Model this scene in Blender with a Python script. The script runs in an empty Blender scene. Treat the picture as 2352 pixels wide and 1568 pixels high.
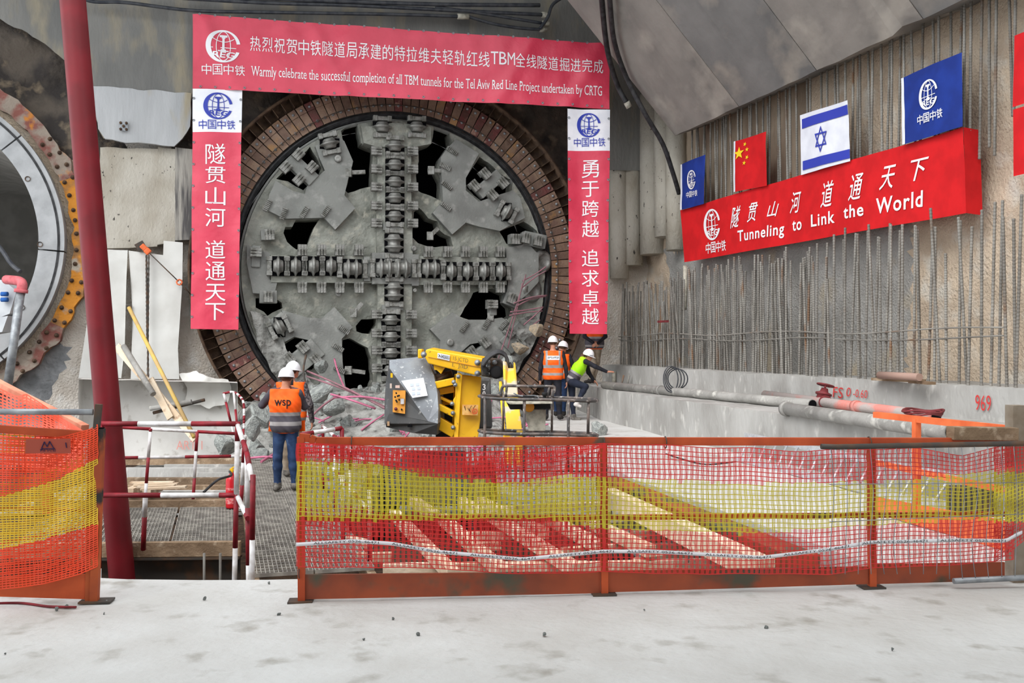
import bpy, bmesh, math, random
import numpy as np
from mathutils import Vector, Matrix, noise, geometry
random.seed(7)
R = random.random
def U_(a, b): return a + (b - a) * random.random()
S = bpy.context.scene
COL = S.collection
# ------------------------------------------------------------ camera, sky, light, exposure
F = 2287.0
cam = bpy.data.cameras.new('camera'); camo = bpy.data.objects.new('camera', cam); COL.objects.link(camo)
cam.sensor_width = 36; cam.lens = F / 2352 * 36; cam.clip_end = 300
CAMZ = 1.7
camo.location = (0, 0, CAMZ); camo.rotation_euler = (math.pi / 2, 0, 0)
S.camera = camo
S.view_settings.view_transform = 'Standard'; S.view_settings.look = 'None'
S.view_settings.exposure = 0.85; S.view_settings.gamma = 1; S.view_settings.use_curve_mapping = False
w = bpy.data.worlds.new('world'); S.world = w; w.use_nodes = True
bg = w.node_tree.nodes['Background']; bg.inputs[0].default_value = (0.93, 0.97, 1.0, 1); bg.inputs[1].default_value = 1.35
sl = bpy.data.lights.new('sun', 'SUN'); so = bpy.data.objects.new('sun', sl); COL.objects.link(so)
sl.energy = 1.5; sl.angle = math.radians(40); sl.color = (1.0, 0.97, 0.94)
so.rotation_euler = Vector((0.34, 0.62, -0.72)).to_track_quat('-Z', 'Y').to_euler()
# ------------------------------------------------------------ helpers
def lin(c):
    c = c / 255.0
    return c / 12.92 if c <= 0.04045 else ((c + 0.055) / 1.055) ** 2.4
def rgb(r, g, b): return (lin(r), lin(g), lin(b), 1)
def P(px, py, Y): return Vector(((px - 1176) / F * Y, Y, CAMZ - (py - 784) / F * Y))
def PZ(px, py, z): return P(px, py, (CAMZ - z) * F / (py - 784))
class Frame:
    def __init__(s, o, u): s.o = Vector(o); s.u = Vector((u[0], u[1], 0)).normalized(); s.v = Vector((0, 0, 1)); s.n = s.u.cross(s.v)
    def to(s, u, v, d=0): return s.o + s.u * u + s.v * v + s.n * d
    def px(s, px, py, d=0):
        r = Vector(((px - 1176) / F, 1, -(py - 784) / F)); c = Vector((0, 0, CAMZ)); o = s.o + s.n * d
        t = (o - c).dot(s.n) / r.dot(s.n); q = c + r * t - o
        return (q.dot(s.u), q.dot(s.v))
    def p(s, px, py, d=0): return s.to(*s.px(px, py, d), d)
TB = Frame((-2.80, 24.3, 3.36), (0.9607, 0.2777))          # tunnel wall, origin = middle of the boring machine
RW = Frame((3.54, 26.1, 0.0), (0.2777, -0.9607))           # right wall, u runs towards the camera
assert TB.n.y < 0 and RW.n.x < 0
ORI = {}
def tag(o, label=None, cat=None, group=None, kind=None):
    if label: o['label'] = label
    if cat: o['category'] = cat
    if group: o['group'] = group
    if kind: o['kind'] = kind
    return o
def thing(name, label, cat, loc, group=None):
    o = bpy.data.objects.new(name, None); COL.objects.link(o); o.location = loc; o.empty_display_size = .2
    ORI[o.name] = Vector(loc); return tag(o, label, cat, group)
class MB:
    def __init__(s): s.v = []; s.f = []; s.m = []; s.sm = []
    def add(s, vs, fs, m=0, sm=False):
        n = len(s.v); s.v += [Vector(q) for q in vs]
        for f in fs: s.f.append(tuple(i + n for i in f)); s.m.append(m); s.sm.append(sm)
        return s
    def hexa(s, a, m=0):      # 8 points: bottom ring 0-3, top ring 4-7
        return s.add(a, [(3, 2, 1, 0), (4, 5, 6, 7), (0, 1, 5, 4), (1, 2, 6, 5), (2, 3, 7, 6), (3, 0, 4, 7)], m)
    def box(s, c, sz, ax=None, m=0):
        c = Vector(c); x, y, z = ax if ax else (Vector((1, 0, 0)), Vector((0, 1, 0)), Vector((0, 0, 1)))
        a, b, d = x * sz[0] / 2, y * sz[1] / 2, z * sz[2] / 2
        return s.hexa([c - a - b - d, c + a - b - d, c + a + b - d, c - a + b - d, c - a - b + d, c + a - b + d, c + a + b + d, c - a + b + d], m)
    def beam(s, p, q, wd, ht, up=(0, 0, 1), m=0):
        p = Vector(p); q = Vector(q); z = (q - p); L = z.length; z.normalize(); x = z.cross(Vector(up))
        if x.length < 1e-4: x = z.cross(Vector((1, 0, 0)))
        x.normalize(); y = x.cross(z)
        return s.box((p + q) / 2, (wd, ht, L), (x, y, z), m)
    def tube(s, pts, r, n=8, m=0, cap=True, closed=False):
        pts = [Vector(q) for q in pts]; N = len(pts); rr = r if isinstance(r, (list, tuple)) else [r] * N
        vs = []; ref = None
        for i, q in enumerate(pts):
            a = pts[(i - 1) % N] if (closed or i) else q; b = pts[(i + 1) % N] if (closed or i < N - 1) else q
            t = (b - a).normalized()
            if ref is None: ref = Vector((0, 0, 1)) if abs(t.z) < .9 else Vector((1, 0, 0))
            x = t.cross(ref)
            if x.length < 1e-5: x = t.orthogonal()
            x.normalize(); y = x.cross(t); ref = y
            # keep frame moving
            for k in range(n):
                an = 2 * math.pi * k / n; vs.append(q + x * (math.cos(an) * rr[i]) + y * (math.sin(an) * rr[i]))
        fs = []
        for i in range(N if closed else N - 1):
            j = (i + 1) % N
            for k in range(n): fs.append((i * n + k, i * n + (k + 1) % n, j * n + (k + 1) % n, j * n + k))
        base = len(s.v)
        s.add(vs, fs, m, True)
        if cap and not closed:
            s.f += [tuple(base + k for k in reversed(range(n))), tuple(base + (N - 1) * n + k for k in range(n))]; s.m += [m, m]; s.sm += [False, False]
        return s
    def prism(s, poly, off, m=0):     # planar polygon of points, extruded by off
        poly = [Vector(q) for q in poly]; off = Vector(off); n = len(poly); vs = poly + [q + off for q in poly]
        fs = [tuple(range(n)), tuple(reversed(range(n, 2 * n)))] + [((i + 1) % n, i, n + i, n + (i + 1) % n) for i in range(n)]
        return s.add(vs, fs, m)
    def lathe(s, c, axis, prof, n=16, m=0):   # prof: (radius, height along axis)
        c = Vector(c); z = Vector(axis).normalized(); x = z.orthogonal().normalized(); y = z.cross(x); vs = []
        for r, h in prof:
            for k in range(n):
                a = 2 * math.pi * k / n; vs.append(c + z * h + (x * math.cos(a) + y * math.sin(a)) * max(r, 1e-4))
        fs = [(i * n + k, i * n + (k + 1) % n, (i + 1) * n + (k + 1) % n, (i + 1) * n + k) for i in range(len(prof) - 1) for k in range(n)]
        return s.add(vs, fs, m, True)
    def sheet(s, fn, nu, nv, th=0.0, m=0, sm=True):     # fn(a,b) -> (point, normal)
        vs = []
        for j in range(nv + 1):
            for i in range(nu + 1): vs.append(fn(i / nu, j / nv))
        fs = [(j * (nu + 1) + i, j * (nu + 1) + i + 1, (j + 1) * (nu + 1) + i + 1, (j + 1) * (nu + 1) + i) for j in range(nv) for i in range(nu)]
        return s.add(vs, fs, m, sm)
    def build(s, name, mats, parent=None, label=None, fix=True, solid=0, bevel=0):
        me = bpy.data.meshes.new(name); V = s.v
        if parent is not None: o0 = ORI[parent.name]
        else:
            a = np.array([tuple(q) for q in V]); mn = a.min(0); mx = a.max(0); o0 = Vector(((mn[0] + mx[0]) / 2, (mn[1] + mx[1]) / 2, mn[2]))
        me.from_pydata([tuple(q - o0) for q in V], [], s.f)
        for q in (mats if isinstance(mats, (list, tuple)) else [mats]): me.materials.append(q)
        me.polygons.foreach_set('material_index', s.m); me.polygons.foreach_set('use_smooth', s.sm)
        if fix:
            bm = bmesh.new(); bm.from_mesh(me); bmesh.ops.recalc_face_normals(bm, faces=bm.faces); bm.to_mesh(me); bm.free()
        me.update()
        o = bpy.data.objects.new(name, me); COL.objects.link(o)
        if parent is not None: o.parent = parent
        else: o.location = o0
        ORI[o.name] = o0
        if solid:
            k = o.modifiers.new('solid', 'SOLIDIFY'); k.thickness = solid; k.offset = 0
        if bevel:
            k = o.modifiers.new('bevel', 'BEVEL'); k.width = bevel; k.segments = 2; k.limit_method = 'ANGLE'; k.angle_limit = .7
        if label: o['label'] = label
        return o
def copy_tree(o, parent=None):
    c = o.copy(); COL.objects.link(c)
    if parent is not None: c.parent = parent
    for ch in [q for q in COL.objects if q.parent == o]: copy_tree(ch, c)
    return c
def inpoly(pts, poly):
    x = pts[:, 0]; y = pts[:, 1]; r = np.zeros(len(pts), bool); n = len(poly)
    for i in range(n):
        x1, y1 = poly[i]; x2, y2 = poly[(i + 1) % n]
        if y1 == y2: continue
        c = ((y1 > y) != (y2 > y)) & (x < (x2 - x1) * (y - y1) / (y2 - y1) + x1); r ^= c
    return r
def resample(poly, h):
    out = []
    for i in range(len(poly)):
        a = Vector(poly[i][:2]); b = Vector(poly[(i + 1) % len(poly)][:2]); k = max(1, int((b - a).length / h))
        for j in range(k): out.append(tuple(a.lerp(b, j / k)))
    return out
def circ(c, r, n=96): return [(c[0] + r * math.cos(2 * math.pi * i / n), c[1] + r * math.sin(2 * math.pi * i / n)) for i in range(n)]
def rough(poly, amp, fr=3.0, seed=0):
    return [(u + amp * noise.noise((u * fr, v * fr, seed)), v + amp * noise.noise((u * fr, v * fr, seed + 9))) for u, v in poly]
def plate(mb, outer, holes, h, fn, thick, to, m=0, sm=True):
    """triangulated slab with holes; front displaced by fn(u,v), side walls, open back"""
    loops = [resample(outer, h)] + [resample(q, h) for q in holes]
    pts = []; ed = []
    for lp in loops:
        b = len(pts); pts += lp; ed += [(b + i, b + (i + 1) % len(lp)) for i in range(len(lp))]
    o = np.array(outer); mn = o.min(0); mx = o.max(0)
    gx = np.arange(mn[0] + h / 2, mx[0], h); gy = np.arange(mn[1] + h / 2, mx[1], h)
    if len(gx) and len(gy):
        g = np.array([(x, y) for x in gx for y in gy]); rs = np.random.RandomState(3); g = g + rs.uniform(-.25, .25, g.shape) * h
        k = inpoly(g, outer)
        for q in holes: k &= ~inpoly(g, q)
        g = g[k]; B = np.array(pts)
        if len(g):
            d = np.full(len(g), 9.0)
            for i in range(0, len(B), 200): d = np.minimum(d, np.sqrt(((g[:, None] - B[None, i:i + 200]) ** 2).sum(2)).min(1))
            g = g[d > h * .45]; pts += [tuple(q) for q in g]
    V, E, Fs, *_ = geometry.delaunay_2d_cdt([Vector(q) for q in pts], ed, [], 0, 1e-5)
    cen = np.array([np.mean([V[i][:] for i in f], axis=0) for f in Fs]); k = inpoly(cen, outer)
    for q in holes: k &= ~inpoly(cen, q)
    Fs = [tuple(f) for f, q in zip(Fs, k) if q]
    cnt = {}
    for f in Fs:
        for i in range(len(f)):
            a, b = f[i], f[(i + 1) % len(f)]; cnt.setdefault((min(a, b), max(a, b)), []).append((a, b))
    fr = [to(q[0], q[1], fn(q[0], q[1])) for q in V]
    mb.add(fr, Fs, m, sm)
    bd = [q[0] for q in cnt.values() if len(q) == 1]
    vs = []; fs = []
    for a, b in bd:
        i = len(vs); vs += [fr[a], fr[b], to(V[b][0], V[b][1], -thick), to(V[a][0], V[a][1], -thick)]; fs.append((i, i + 3, i + 2, i + 1))
    mb.add(vs, fs, m, False)
    return mb
def nz(u, v, f, s=0, o=4): return noise.fractal((u * f, v * f, s), 1.0, 2.0, o)
# ------------------------------------------------------------ materials
def mat(name, c, c2=None, sc=3, lo=.4, hi=.6, rough_=.85, metal=0, bump=0, bsc=30, c3=None, sc3=20, lo3=.55, hi3=.7, stretch=(1, 1, 1), spec=.3, vary=0, trans=0, emit=0, vor=0):
    m = bpy.data.materials.new(name); m.use_nodes = True; nt = m.node_tree; N = nt.nodes; L = nt.links
    b = N['Principled BSDF']; b.inputs['Roughness'].default_value = rough_; b.inputs['Metallic'].default_value = metal
    b.inputs['Specular IOR Level'].default_value = spec; b.inputs['Base Color'].default_value = c
    tc = N.new('ShaderNodeTexCoord'); mp = N.new('ShaderNodeMapping'); mp.inputs['Scale'].default_value = stretch
    L.new(tc.outputs['Object'], mp.inputs[0]); vec = mp.outputs[0]
    if vary:
        oi = N.new('ShaderNodeObjectInfo'); va = N.new('ShaderNodeVectorMath'); va.operation = 'ADD'; sc_ = N.new('ShaderNodeMath'); sc_.operation = 'MULTIPLY'; sc_.inputs[1].default_value = 37
        L.new(oi.outputs['Random'], sc_.inputs[0]); L.new(vec, va.inputs[0]); L.new(sc_.outputs[0], va.inputs[1]); vec = va.outputs[0]
    col = None
    def layer(prev, pc, cc, s, l, h):
        t = N.new('ShaderNodeTexNoise'); t.inputs['Scale'].default_value = s; t.inputs['Detail'].default_value = 6; L.new(vec, t.inputs['Vector'])
        r = N.new('ShaderNodeMapRange'); r.inputs[1].default_value = l; r.inputs[2].default_value = h; L.new(t.outputs[0], r.inputs[0])
        x = N.new('ShaderNodeMix'); x.data_type = 'RGBA'; L.new(r.outputs[0], x.inputs[0])
        if prev is None: x.inputs[6].default_value = pc
        else: L.new(prev, x.inputs[6])
        x.inputs[7].default_value = cc; return x.outputs[2]
    if c2: col = layer(col, c, c2, sc, lo, hi)
    if c3: col = layer(col, c, c3, sc3, lo3, hi3)
    if vary:
        hs = N.new('ShaderNodeHueSaturation'); mr = N.new('ShaderNodeMapRange'); mr.inputs[3].default_value = 1 - vary; mr.inputs[4].default_value = 1 + vary
        L.new(oi.outputs['Random'], mr.inputs[0]); L.new(mr.outputs[0], hs.inputs['Value'])
        if col is None: hs.inputs['Color'].default_value = c
        else: L.new(col, hs.inputs['Color'])
        col = hs.outputs[0]
    if col is not None: L.new(col, b.inputs['Base Color'])
    if bump:
        t = N.new('ShaderNodeTexNoise'); t.inputs['Scale'].default_value = bsc; t.inputs['Detail'].default_value = 5; L.new(vec, t.inputs['Vector'])
        bp = N.new('ShaderNodeBump'); bp.inputs['Strength'].default_value = bump; bp.inputs['Distance'].default_value = .05; L.new(t.outputs[0], bp.inputs['Height']); L.new(bp.outputs[0], b.inputs['Normal'])
    if trans: b.inputs['Transmission Weight'].default_value = trans
    return m
M = {}
M['slab'] = mat('slab', rgb(200, 200, 198), rgb(184, 182, 178), 1.3, .35, .7, .9, bump=.3, bsc=14, c3=rgb(150, 146, 138), sc3=4, lo3=.58, hi3=.78)
M['conc'] = mat('concrete', rgb(178, 177, 174), rgb(150, 148, 144), 1.6, .35, .65, .9, bump=.3, bsc=16, c3=rgb(205, 203, 198), sc3=6, lo3=.58, hi3=.75, stretch=(1, 1, .5))
M['conc_d'] = mat('concrete_dark', rgb(135, 134, 130), rgb(112, 112, 110), 1.1, .35, .65, .85, bump=.3, bsc=12, c3=rgb(150, 142, 124), sc3=2.0, lo3=.52, hi3=.7, stretch=(1, 1, .35))  # darker grey concrete with tan blotches
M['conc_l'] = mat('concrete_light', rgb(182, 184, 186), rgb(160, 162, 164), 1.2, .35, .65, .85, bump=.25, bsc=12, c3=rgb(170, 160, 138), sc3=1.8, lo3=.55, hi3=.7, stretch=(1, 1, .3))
M['soffit'] = mat('soffit_concrete', rgb(150, 144, 138), rgb(120, 116, 112), 1.0, .35, .65, .9, bump=.3, bsc=6, c3=rgb(172, 165, 156), sc3=1.6, lo3=.52, hi3=.75, stretch=(1, .5, .5))
M['soffit2'] = mat('soffit_concrete_grey', rgb(132, 130, 128), rgb(108, 107, 106), 1.0, .35, .65, .9, bump=.3, bsc=6, c3=rgb(160, 152, 142), sc3=1.6, lo3=.55, hi3=.75, stretch=(1, .5, .5))
M['shot'] = mat('shotcrete', rgb(206, 198, 188), rgb(186, 176, 164), 1.2, .4, .65, .95, bump=.9, bsc=22, c3=rgb(214, 210, 204), sc3=3, lo3=.5, hi3=.7)
M['shot_g'] = mat('shotcrete_grey', rgb(172, 170, 166), rgb(150, 148, 143), 1.2, .4, .65, .95, bump=1.0, bsc=25, c3=rgb(182, 170, 150), sc3=1.0, lo3=.58, hi3=.7)
M['shot_t'] = mat('shotcrete_tan', rgb(206, 188, 166), rgb(184, 166, 146), 1.2, .4, .65, .95, bump=.9, bsc=20, c3=rgb(205, 198, 186), sc3=2.0, lo3=.52, hi3=.7)
M['dark_rock'] = mat('shaded_sooty_rock', rgb(92, 84, 76), rgb(58, 54, 52), 1.5, .4, .6, .95, bump=1.0, bsc=9, c3=rgb(130, 116, 98), sc3=2.4, lo3=.56, hi3=.7)  # soot plus the shade above the ring, both put into the colour
M['grey_rock'] = mat('grey_rock', rgb(150, 152, 154), rgb(112, 114, 116), 2.5, .4, .6, .95, bump=1.0, bsc=9)
M['dirt'] = mat('dirt', rgb(92, 72, 56), rgb(62, 48, 38), 5, .4, .6, 1, bump=1, bsc=30)
M['black'] = mat('black', rgb(26, 26, 28), rough_=.7)
M['void'] = mat('painted_dark_void', rgb(22, 22, 24), rough_=1, spec=0)  # flat near-black, the darkness of hollows put into the colour
M['rubber'] = mat('black_rubber', rgb(38, 38, 40), rough_=.5, c2=rgb(60, 60, 62), sc=8)
M['cable'] = mat('cable', rgb(52, 55, 62), rough_=.45, c2=rgb(74, 76, 80), sc=6)
M['pvc'] = mat('pale_pvc', rgb(188, 184, 170), rough_=.5, c2=rgb(150, 146, 134), sc=12)
M['steel'] = mat('galvanised', rgb(158, 162, 166), rgb(130, 134, 138), 9, .4, .6, .5, metal=.5)
M['dark_steel'] = mat('dark_steel', rgb(70, 66, 62), rgb(96, 74, 58), 6, .45, .65, .6, metal=.2)
M['rust'] = mat('rusty_steel', rgb(98, 78, 62), rgb(70, 54, 44), 5, .4, .6, .85, bump=.3, bsc=30)
# ------------------------------------------------------------ the setting
def struct(mb, name, m, **k): return tag(mb.build(name, m, **k), kind='structure')
def ground(name, outer, z, th, m, h=.2, amp=.012, fr=1.2):
    mb = MB(); plate(mb, outer, [], h, lambda u, v: amp * nz(u, v, fr), th, lambda u, v, d: Vector((u, v, z + d)), 0)
    return struct(mb, name, m)
edge = [(-9 + i * .25, 7.12 + .07 * noise.noise((i * .37, 0, 0)) + (.05 if i % 7 == 3 else 0)) for i in range(45)]
edge = [q for q in edge if q[0] < 2.2]
ground('floor', [(-9, -14), (9.5, -14), (9.5, 7.1), (2.3, 7.1)] + edge[::-1], 0, .35, M['slab'], .17, .014, 1.5)
ground('floor.001', [(2.95, 7.14), (10.5, 7.14), (8.2, 13), (4.2, 26.4), (.6, 25.2), (.9, 17), (1.52, 12.9), (2.8, 7.8)], -.05, 1.1, M['slab'], .22, .02, 1.0)
ground('floor.002', [(-16, 7.0), (5, 7.0), (5, 25.2), (-16, 21)], -1.05, .3, M['dirt'], .25, .06, 1.6)
mb = MB(); mb.hexa([(-9, 7.0, -1.2), (2.4, 7.0, -1.2), (2.4, 7.05, -1.2), (-9, 7.05, -1.2), (-9, 7.0, -.3), (2.4, 7.0, -.3), (2.4, 7.05, -.3), (-9, 7.05, -.3)]); struct(mb, 'trim_1', M['dirt'])
# ledges along the right wall
lo_f = [(1.62, 26.6), (1.8, 24.2), (1.98, 22.2), (2.85, 18.3), (3.84, 14.5), (4.78, 10.9), (5.6, 7.9), (6.0, 6.4)]
up_f = [(2.15, 26.6), (3.3, 22.8), (4.05, 20.1), (4.72, 17.8), (6.48, 12.6), (8.0, 7.6), (8.3, 6.4)]
ground('trim_2', lo_f + [(9.5, 6.4), (4.5, 26.6)], .65, .8, M['conc'], .22, .012, 2)
ground('trim_3', up_f + [(10.5, 6.4), (5, 26.6)], 1.1, .6, M['conc'], .2, .02, 2)
# tunnel wall with its two round openings
LC = TB.px(-239, 547, 0)
def wfn(u, v):
    p = .10 * nz(u, v, .55) + .05 * nz(u, v, 2.3, 3)
    x, y = u, v
    if math.hypot(x, y) < 5.6 and v > -1: p += .12 * nz(u, v, 1.1, 7) - .05
    if u < -6.3 and v > 1.5: p += .3 * nz(u, v, .8, 11)
    return p - .12
mb = MB()
plate(mb, [(-17, -5), (7.2, -5), (7.2, 8.6), (-17, 8.6)], [circ((0, 0), 4.72, 120), circ(LC, 3.62, 100)], .15, wfn, .5, TB.to)
for i, f in enumerate(mb.f):
    q = sum((mb.v[k] for k in f), Vector()) / len(f) - TB.o; u = q.dot(TB.u); v = q.z; r = math.hypot(u, v); w_ = noise.noise((u * .8, v * .8, 4)) * .5
    if v + w_ > 1.9 and -5.2 < u < 6.3: mb.m[i] = 1
    elif u < -6.2 and v + w_ > 2.35 - (u + 6.2) * .35 * 0: mb.m[i] = 1
    elif u < -7.6 + w_ and v < -1.7: mb.m[i] = 2
    elif u < -6.2 and v + w_ > 1.2: mb.m[i] = 3
    else: mb.m[i] = 0
struct(mb, 'wall_back', [M['shot'], M['dark_rock'], M['grey_rock'], M['shot_t']])
def px_plate(name, poly, d, th, m, h=.2, amp=.012, fr=1.0, ra=.03, fr_=TB, add=0):
    uv = [fr_.px(x, y, d) for x, y in poly]; uv = rough(resample(uv, .12), ra, 3, add)
    mb = MB(); plate(mb, uv, [], h, lambda u, v: d + amp * nz(u, v, fr), th - d, fr_.to, 0)
    return mb
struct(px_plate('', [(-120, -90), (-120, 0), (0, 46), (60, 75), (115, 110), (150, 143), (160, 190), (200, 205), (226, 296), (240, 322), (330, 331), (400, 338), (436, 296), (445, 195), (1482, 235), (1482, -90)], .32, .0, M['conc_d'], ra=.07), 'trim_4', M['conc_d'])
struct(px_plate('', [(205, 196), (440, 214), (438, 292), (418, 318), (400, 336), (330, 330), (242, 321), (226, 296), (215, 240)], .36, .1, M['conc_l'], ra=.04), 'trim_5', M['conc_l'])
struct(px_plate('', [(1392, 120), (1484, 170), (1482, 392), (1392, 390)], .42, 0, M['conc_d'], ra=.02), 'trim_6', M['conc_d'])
mpile = mat('pile_concrete', rgb(186, 181, 170), rgb(160, 152, 138), 1.4, .4, .65, .9, bump=.4, bsc=18, c3=rgb(70, 66, 62), sc3=11, lo3=.66, hi3=.7, stretch=(1, 1, .6))
mb = MB()
for a, b, z0 in ((230, 362, 572), (362, 402, 562)):
    uv = rough(resample([TB.px(x, y, .14) for x, y in ((a, 338), (b, 342), (b, z0 - 6), (a, z0))], .15), .02, 3)
    plate(mb, uv, [], .15, lambda u, v: .14 + .02 * nz(u, v, 1), .1, TB.to)
struct(mb, 'trim_7', mpile)
mb = MB(); plate(mb, rough(resample([TB.px(x, y, .14) for x, y in ((402, 338), (442, 342), (442, 550), (402, 552))], .15), .02, 3), [], .15, lambda u, v: .14 + .02 * nz(u, v, 1), .1, TB.to); struct(mb, 'trim_11', mat('streaked_pile_concrete', rgb(168, 164, 156), rgb(92, 90, 90), 3.0, .42, .6, .9, bump=.3, bsc=18, stretch=(2.5, 2.5, .25)))
# right wall
mb = MB()
plate(mb, [(-.6, .4), (24, .4), (24, 11), (-.6, 11)], [], .16, lambda u, v: .05 * nz(u, v, .6) + .05 * nz(u, v, 2.6, 3) - .04, .4, RW.to)
for i, f in enumerate(mb.f):
    q = sum((mb.v[k] for k in f), Vector()) / len(f) - RW.o; u = q.dot(RW.u); v = q.z; w_ = noise.noise((u * .6, v * .6, 2)) * .8
    mb.m[i] = 1 if (v + w_ < 4.2 and 1.2 < u + w_ < 10.6) else (2 if v > 4.4 and u < 7.5 else 0)
struct(mb, 'wall_right', [M['shot_t'], M['shot_g'], mat('wall_sheathing', rgb(172, 156, 136), rgb(128, 112, 96), .9, .4, .65, .9, c3=rgb(110, 82, 64), sc3=1.4, lo3=.58, hi3=.72, stretch=(1, 1, .35), bump=.3)])
mb = MB()      # vertical pile fronts at the corner
for k, (px, w0, y1) in enumerate(((1500, .34, 585), (1530, .3, 545), (1553, .26, 575), (1420, .25, 640), (1448, .3, 610))):
    d = .12; fr_ = RW if px > 1490 else TB; u, v = fr_.px(px, 330, d); v1 = fr_.px(px, y1, d)[1]
    z0 = fr_.o.z
    mb.tube([fr_.to(u, 8 - z0, d), fr_.to(u, (v + v1) / 2, d), fr_.to(u + .03, v1, d)], w0, 12)
struct(mb, 'trim_8', mpile)
# concrete haunch above the right wall
for k, (a, b) in enumerate(((3.26, 6.2), (6.2, 8.92), (8.92, 11.67), (11.67, 14.6), (14.6, 24))):
    mb = MB(); prof = [(.75, 6.4), (3.45, 9.35), (3.45, 11.2), (-.4, 11.2), (-.4, 6.8)]
    n = 12; vs = []
    for i in range(n + 1):
        t = a + .012 + (b - a - .024) * i / n
        for j, (d, z) in enumerate(prof):
            jj = .03 * noise.noise((t * 1.7, d, z)) if j in (0, 1) else 0
            if j == 0 and 11.2 < t < 12.9: jj += .07
            vs.append(RW.to(t, z + jj, d))
    m_ = len(prof); fs = [(i * m_ + j, i * m_ + (j + 1) % m_, (i + 1) * m_ + (j + 1) % m_, (i + 1) * m_ + j) for i in range(n) for j in range(m_)]
    fs += [tuple(range(m_)), tuple(reversed(range(n * m_, n * m_ + m_)))]
    mb.add(vs, fs); struct(mb, 'ceiling' if k == 0 else 'ceiling.%03d' % k, M['soffit2'] if k in (1, 3) else M['soffit'])
# roof slab over the tunnel end of the pit
mb = MB(); mb.hexa([TB.to(u, v, d) for v in (8.2, 8.8) for u, d in ((-17, 6.2), (7, 6.2), (7, -.5), (-17, -.5))]); struct(mb, 'ceiling.005', M['conc_d'])
# unseen roof slab and rear wall added behind the camera to block sky light, pit wall on the left
mb = MB(); mb.hexa([(-16, -14, 6.6), (12, -14, 6.6), (12, 2.2, 6.6), (-16, 2.2, 6.6), (-16, -14, 7.3), (12, -14, 7.3), (12, 2.2, 7.3), (-16, 2.2, 7.3)]); struct(mb, 'ceiling.006', M['conc_d'])
mb = MB(); mb.hexa([(-16, -14.5, -.5), (12, -14.5, -.5), (12, -14, -.5), (-16, -14, -.5), (-16, -14.5, 7), (12, -14.5, 7), (12, -14, 7), (-16, -14, 7)]); struct(mb, 'wall_sky_blocker', M['conc'])
# ------------------------------------------------------------ tunnel boring machine
M['mud'] = mat('drying_mud', rgb(150, 152, 144), rgb(122, 124, 116), 2.2, .4, .65, .95, bump=1.0, bsc=9, c3=rgb(172, 170, 158), sc3=5, lo3=.56, hi3=.72)
M['mud_s'] = mat('muddy_plate', rgb(136, 138, 134), rgb(116, 117, 114), 1.6, .4, .65, .7, bump=.25, bsc=24, c3=rgb(160, 160, 156), sc3=4, lo3=.56, hi3=.75)
M['cutter'] = mat('worn_cutter_steel', rgb(150, 150, 146), rgb(112, 112, 108), 6, .4, .65, .45, metal=.35, bump=.2, bsc=30)
M['tooth'] = mat('worn_tooth_steel', rgb(146, 146, 142), rgb(104, 104, 98), 7, .42, .62, .55, metal=.25, bump=.4, bsc=30)
tbm = thing('tunnel_boring_machine', 'huge round grey mud-caked cutterhead of a tunnel boring machine filling the round opening', 'tunnel boring machine', TB.to(0, -3.9, 0))
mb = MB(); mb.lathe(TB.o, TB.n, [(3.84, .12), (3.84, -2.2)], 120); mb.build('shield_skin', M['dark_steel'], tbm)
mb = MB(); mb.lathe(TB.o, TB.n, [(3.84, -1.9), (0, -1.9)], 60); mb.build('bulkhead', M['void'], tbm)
def uvs(poly, d): return [TB.px(x, y, d) for x, y in poly]
HO = [[(633, 411), (657, 387), (690, 357), (713, 337), (739, 387), (729, 406), (696, 437), (679, 428), (661, 417)],
 [(782, 300), (800, 288), (822, 280), (828, 330), (857, 341), (854, 428), (800, 443), (794, 437), (802, 404), (811, 370), (791, 333)],
 [(679, 504), (733, 504), (722, 522), (711, 550), (705, 570), (681, 574), (660, 557), (652, 535), (655, 522), (672, 520)],
 [(961, 341), (992, 328), (996, 286), (1032, 300), (1037, 328), (1013, 363), (1007, 380), (1004, 395), (1015, 415), (1011, 461), (957, 437), (955, 404), (961, 370)],
 [(950, 487), (963, 476), (983, 502), (1005, 508), (1010, 530), (1035, 545), (1042, 565), (1015, 565), (985, 568), (960, 558), (948, 545)],
 [(1070, 409), (1102, 359), (1122, 374), (1158, 406), (1180, 413), (1176, 437), (1113, 466), (1106, 463), (1072, 432)],
 [(1148, 532), (1204, 508), (1232, 528), (1240, 545), (1205, 545), (1190, 555), (1165, 560), (1155, 545)],
 [(586, 683), (630, 683), (647, 695), (649, 707), (613, 724), (605, 714), (588, 706)],
 [(649, 794), (678, 777), (707, 780), (714, 785), (735, 803), (733, 828), (715, 850), (700, 850), (690, 830), (672, 818)],
 [(817, 748), (831, 734), (865, 731), (865, 744), (853, 768), (831, 765), (819, 760)],
 [(785, 780), (802, 776), (845, 799), (853, 826), (857, 874), (850, 896), (797, 899), (792, 877), (787, 831)],
 [(1087, 671), (1131, 661), (1160, 676), (1165, 698), (1174, 707), (1177, 724), (1162, 736), (1120, 740), (1075, 735), (1056, 727), (1075, 695)],
 [(1080, 792), (1104, 786), (1138, 804), (1159, 821), (1157, 826), (1116, 819), (1087, 802)]]
mb = MB()
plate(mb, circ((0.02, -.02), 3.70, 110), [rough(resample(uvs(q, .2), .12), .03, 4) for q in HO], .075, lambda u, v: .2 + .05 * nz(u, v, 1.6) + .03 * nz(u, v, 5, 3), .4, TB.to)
mb.build('cutterhead_face', M['mud'], tbm)
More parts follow.
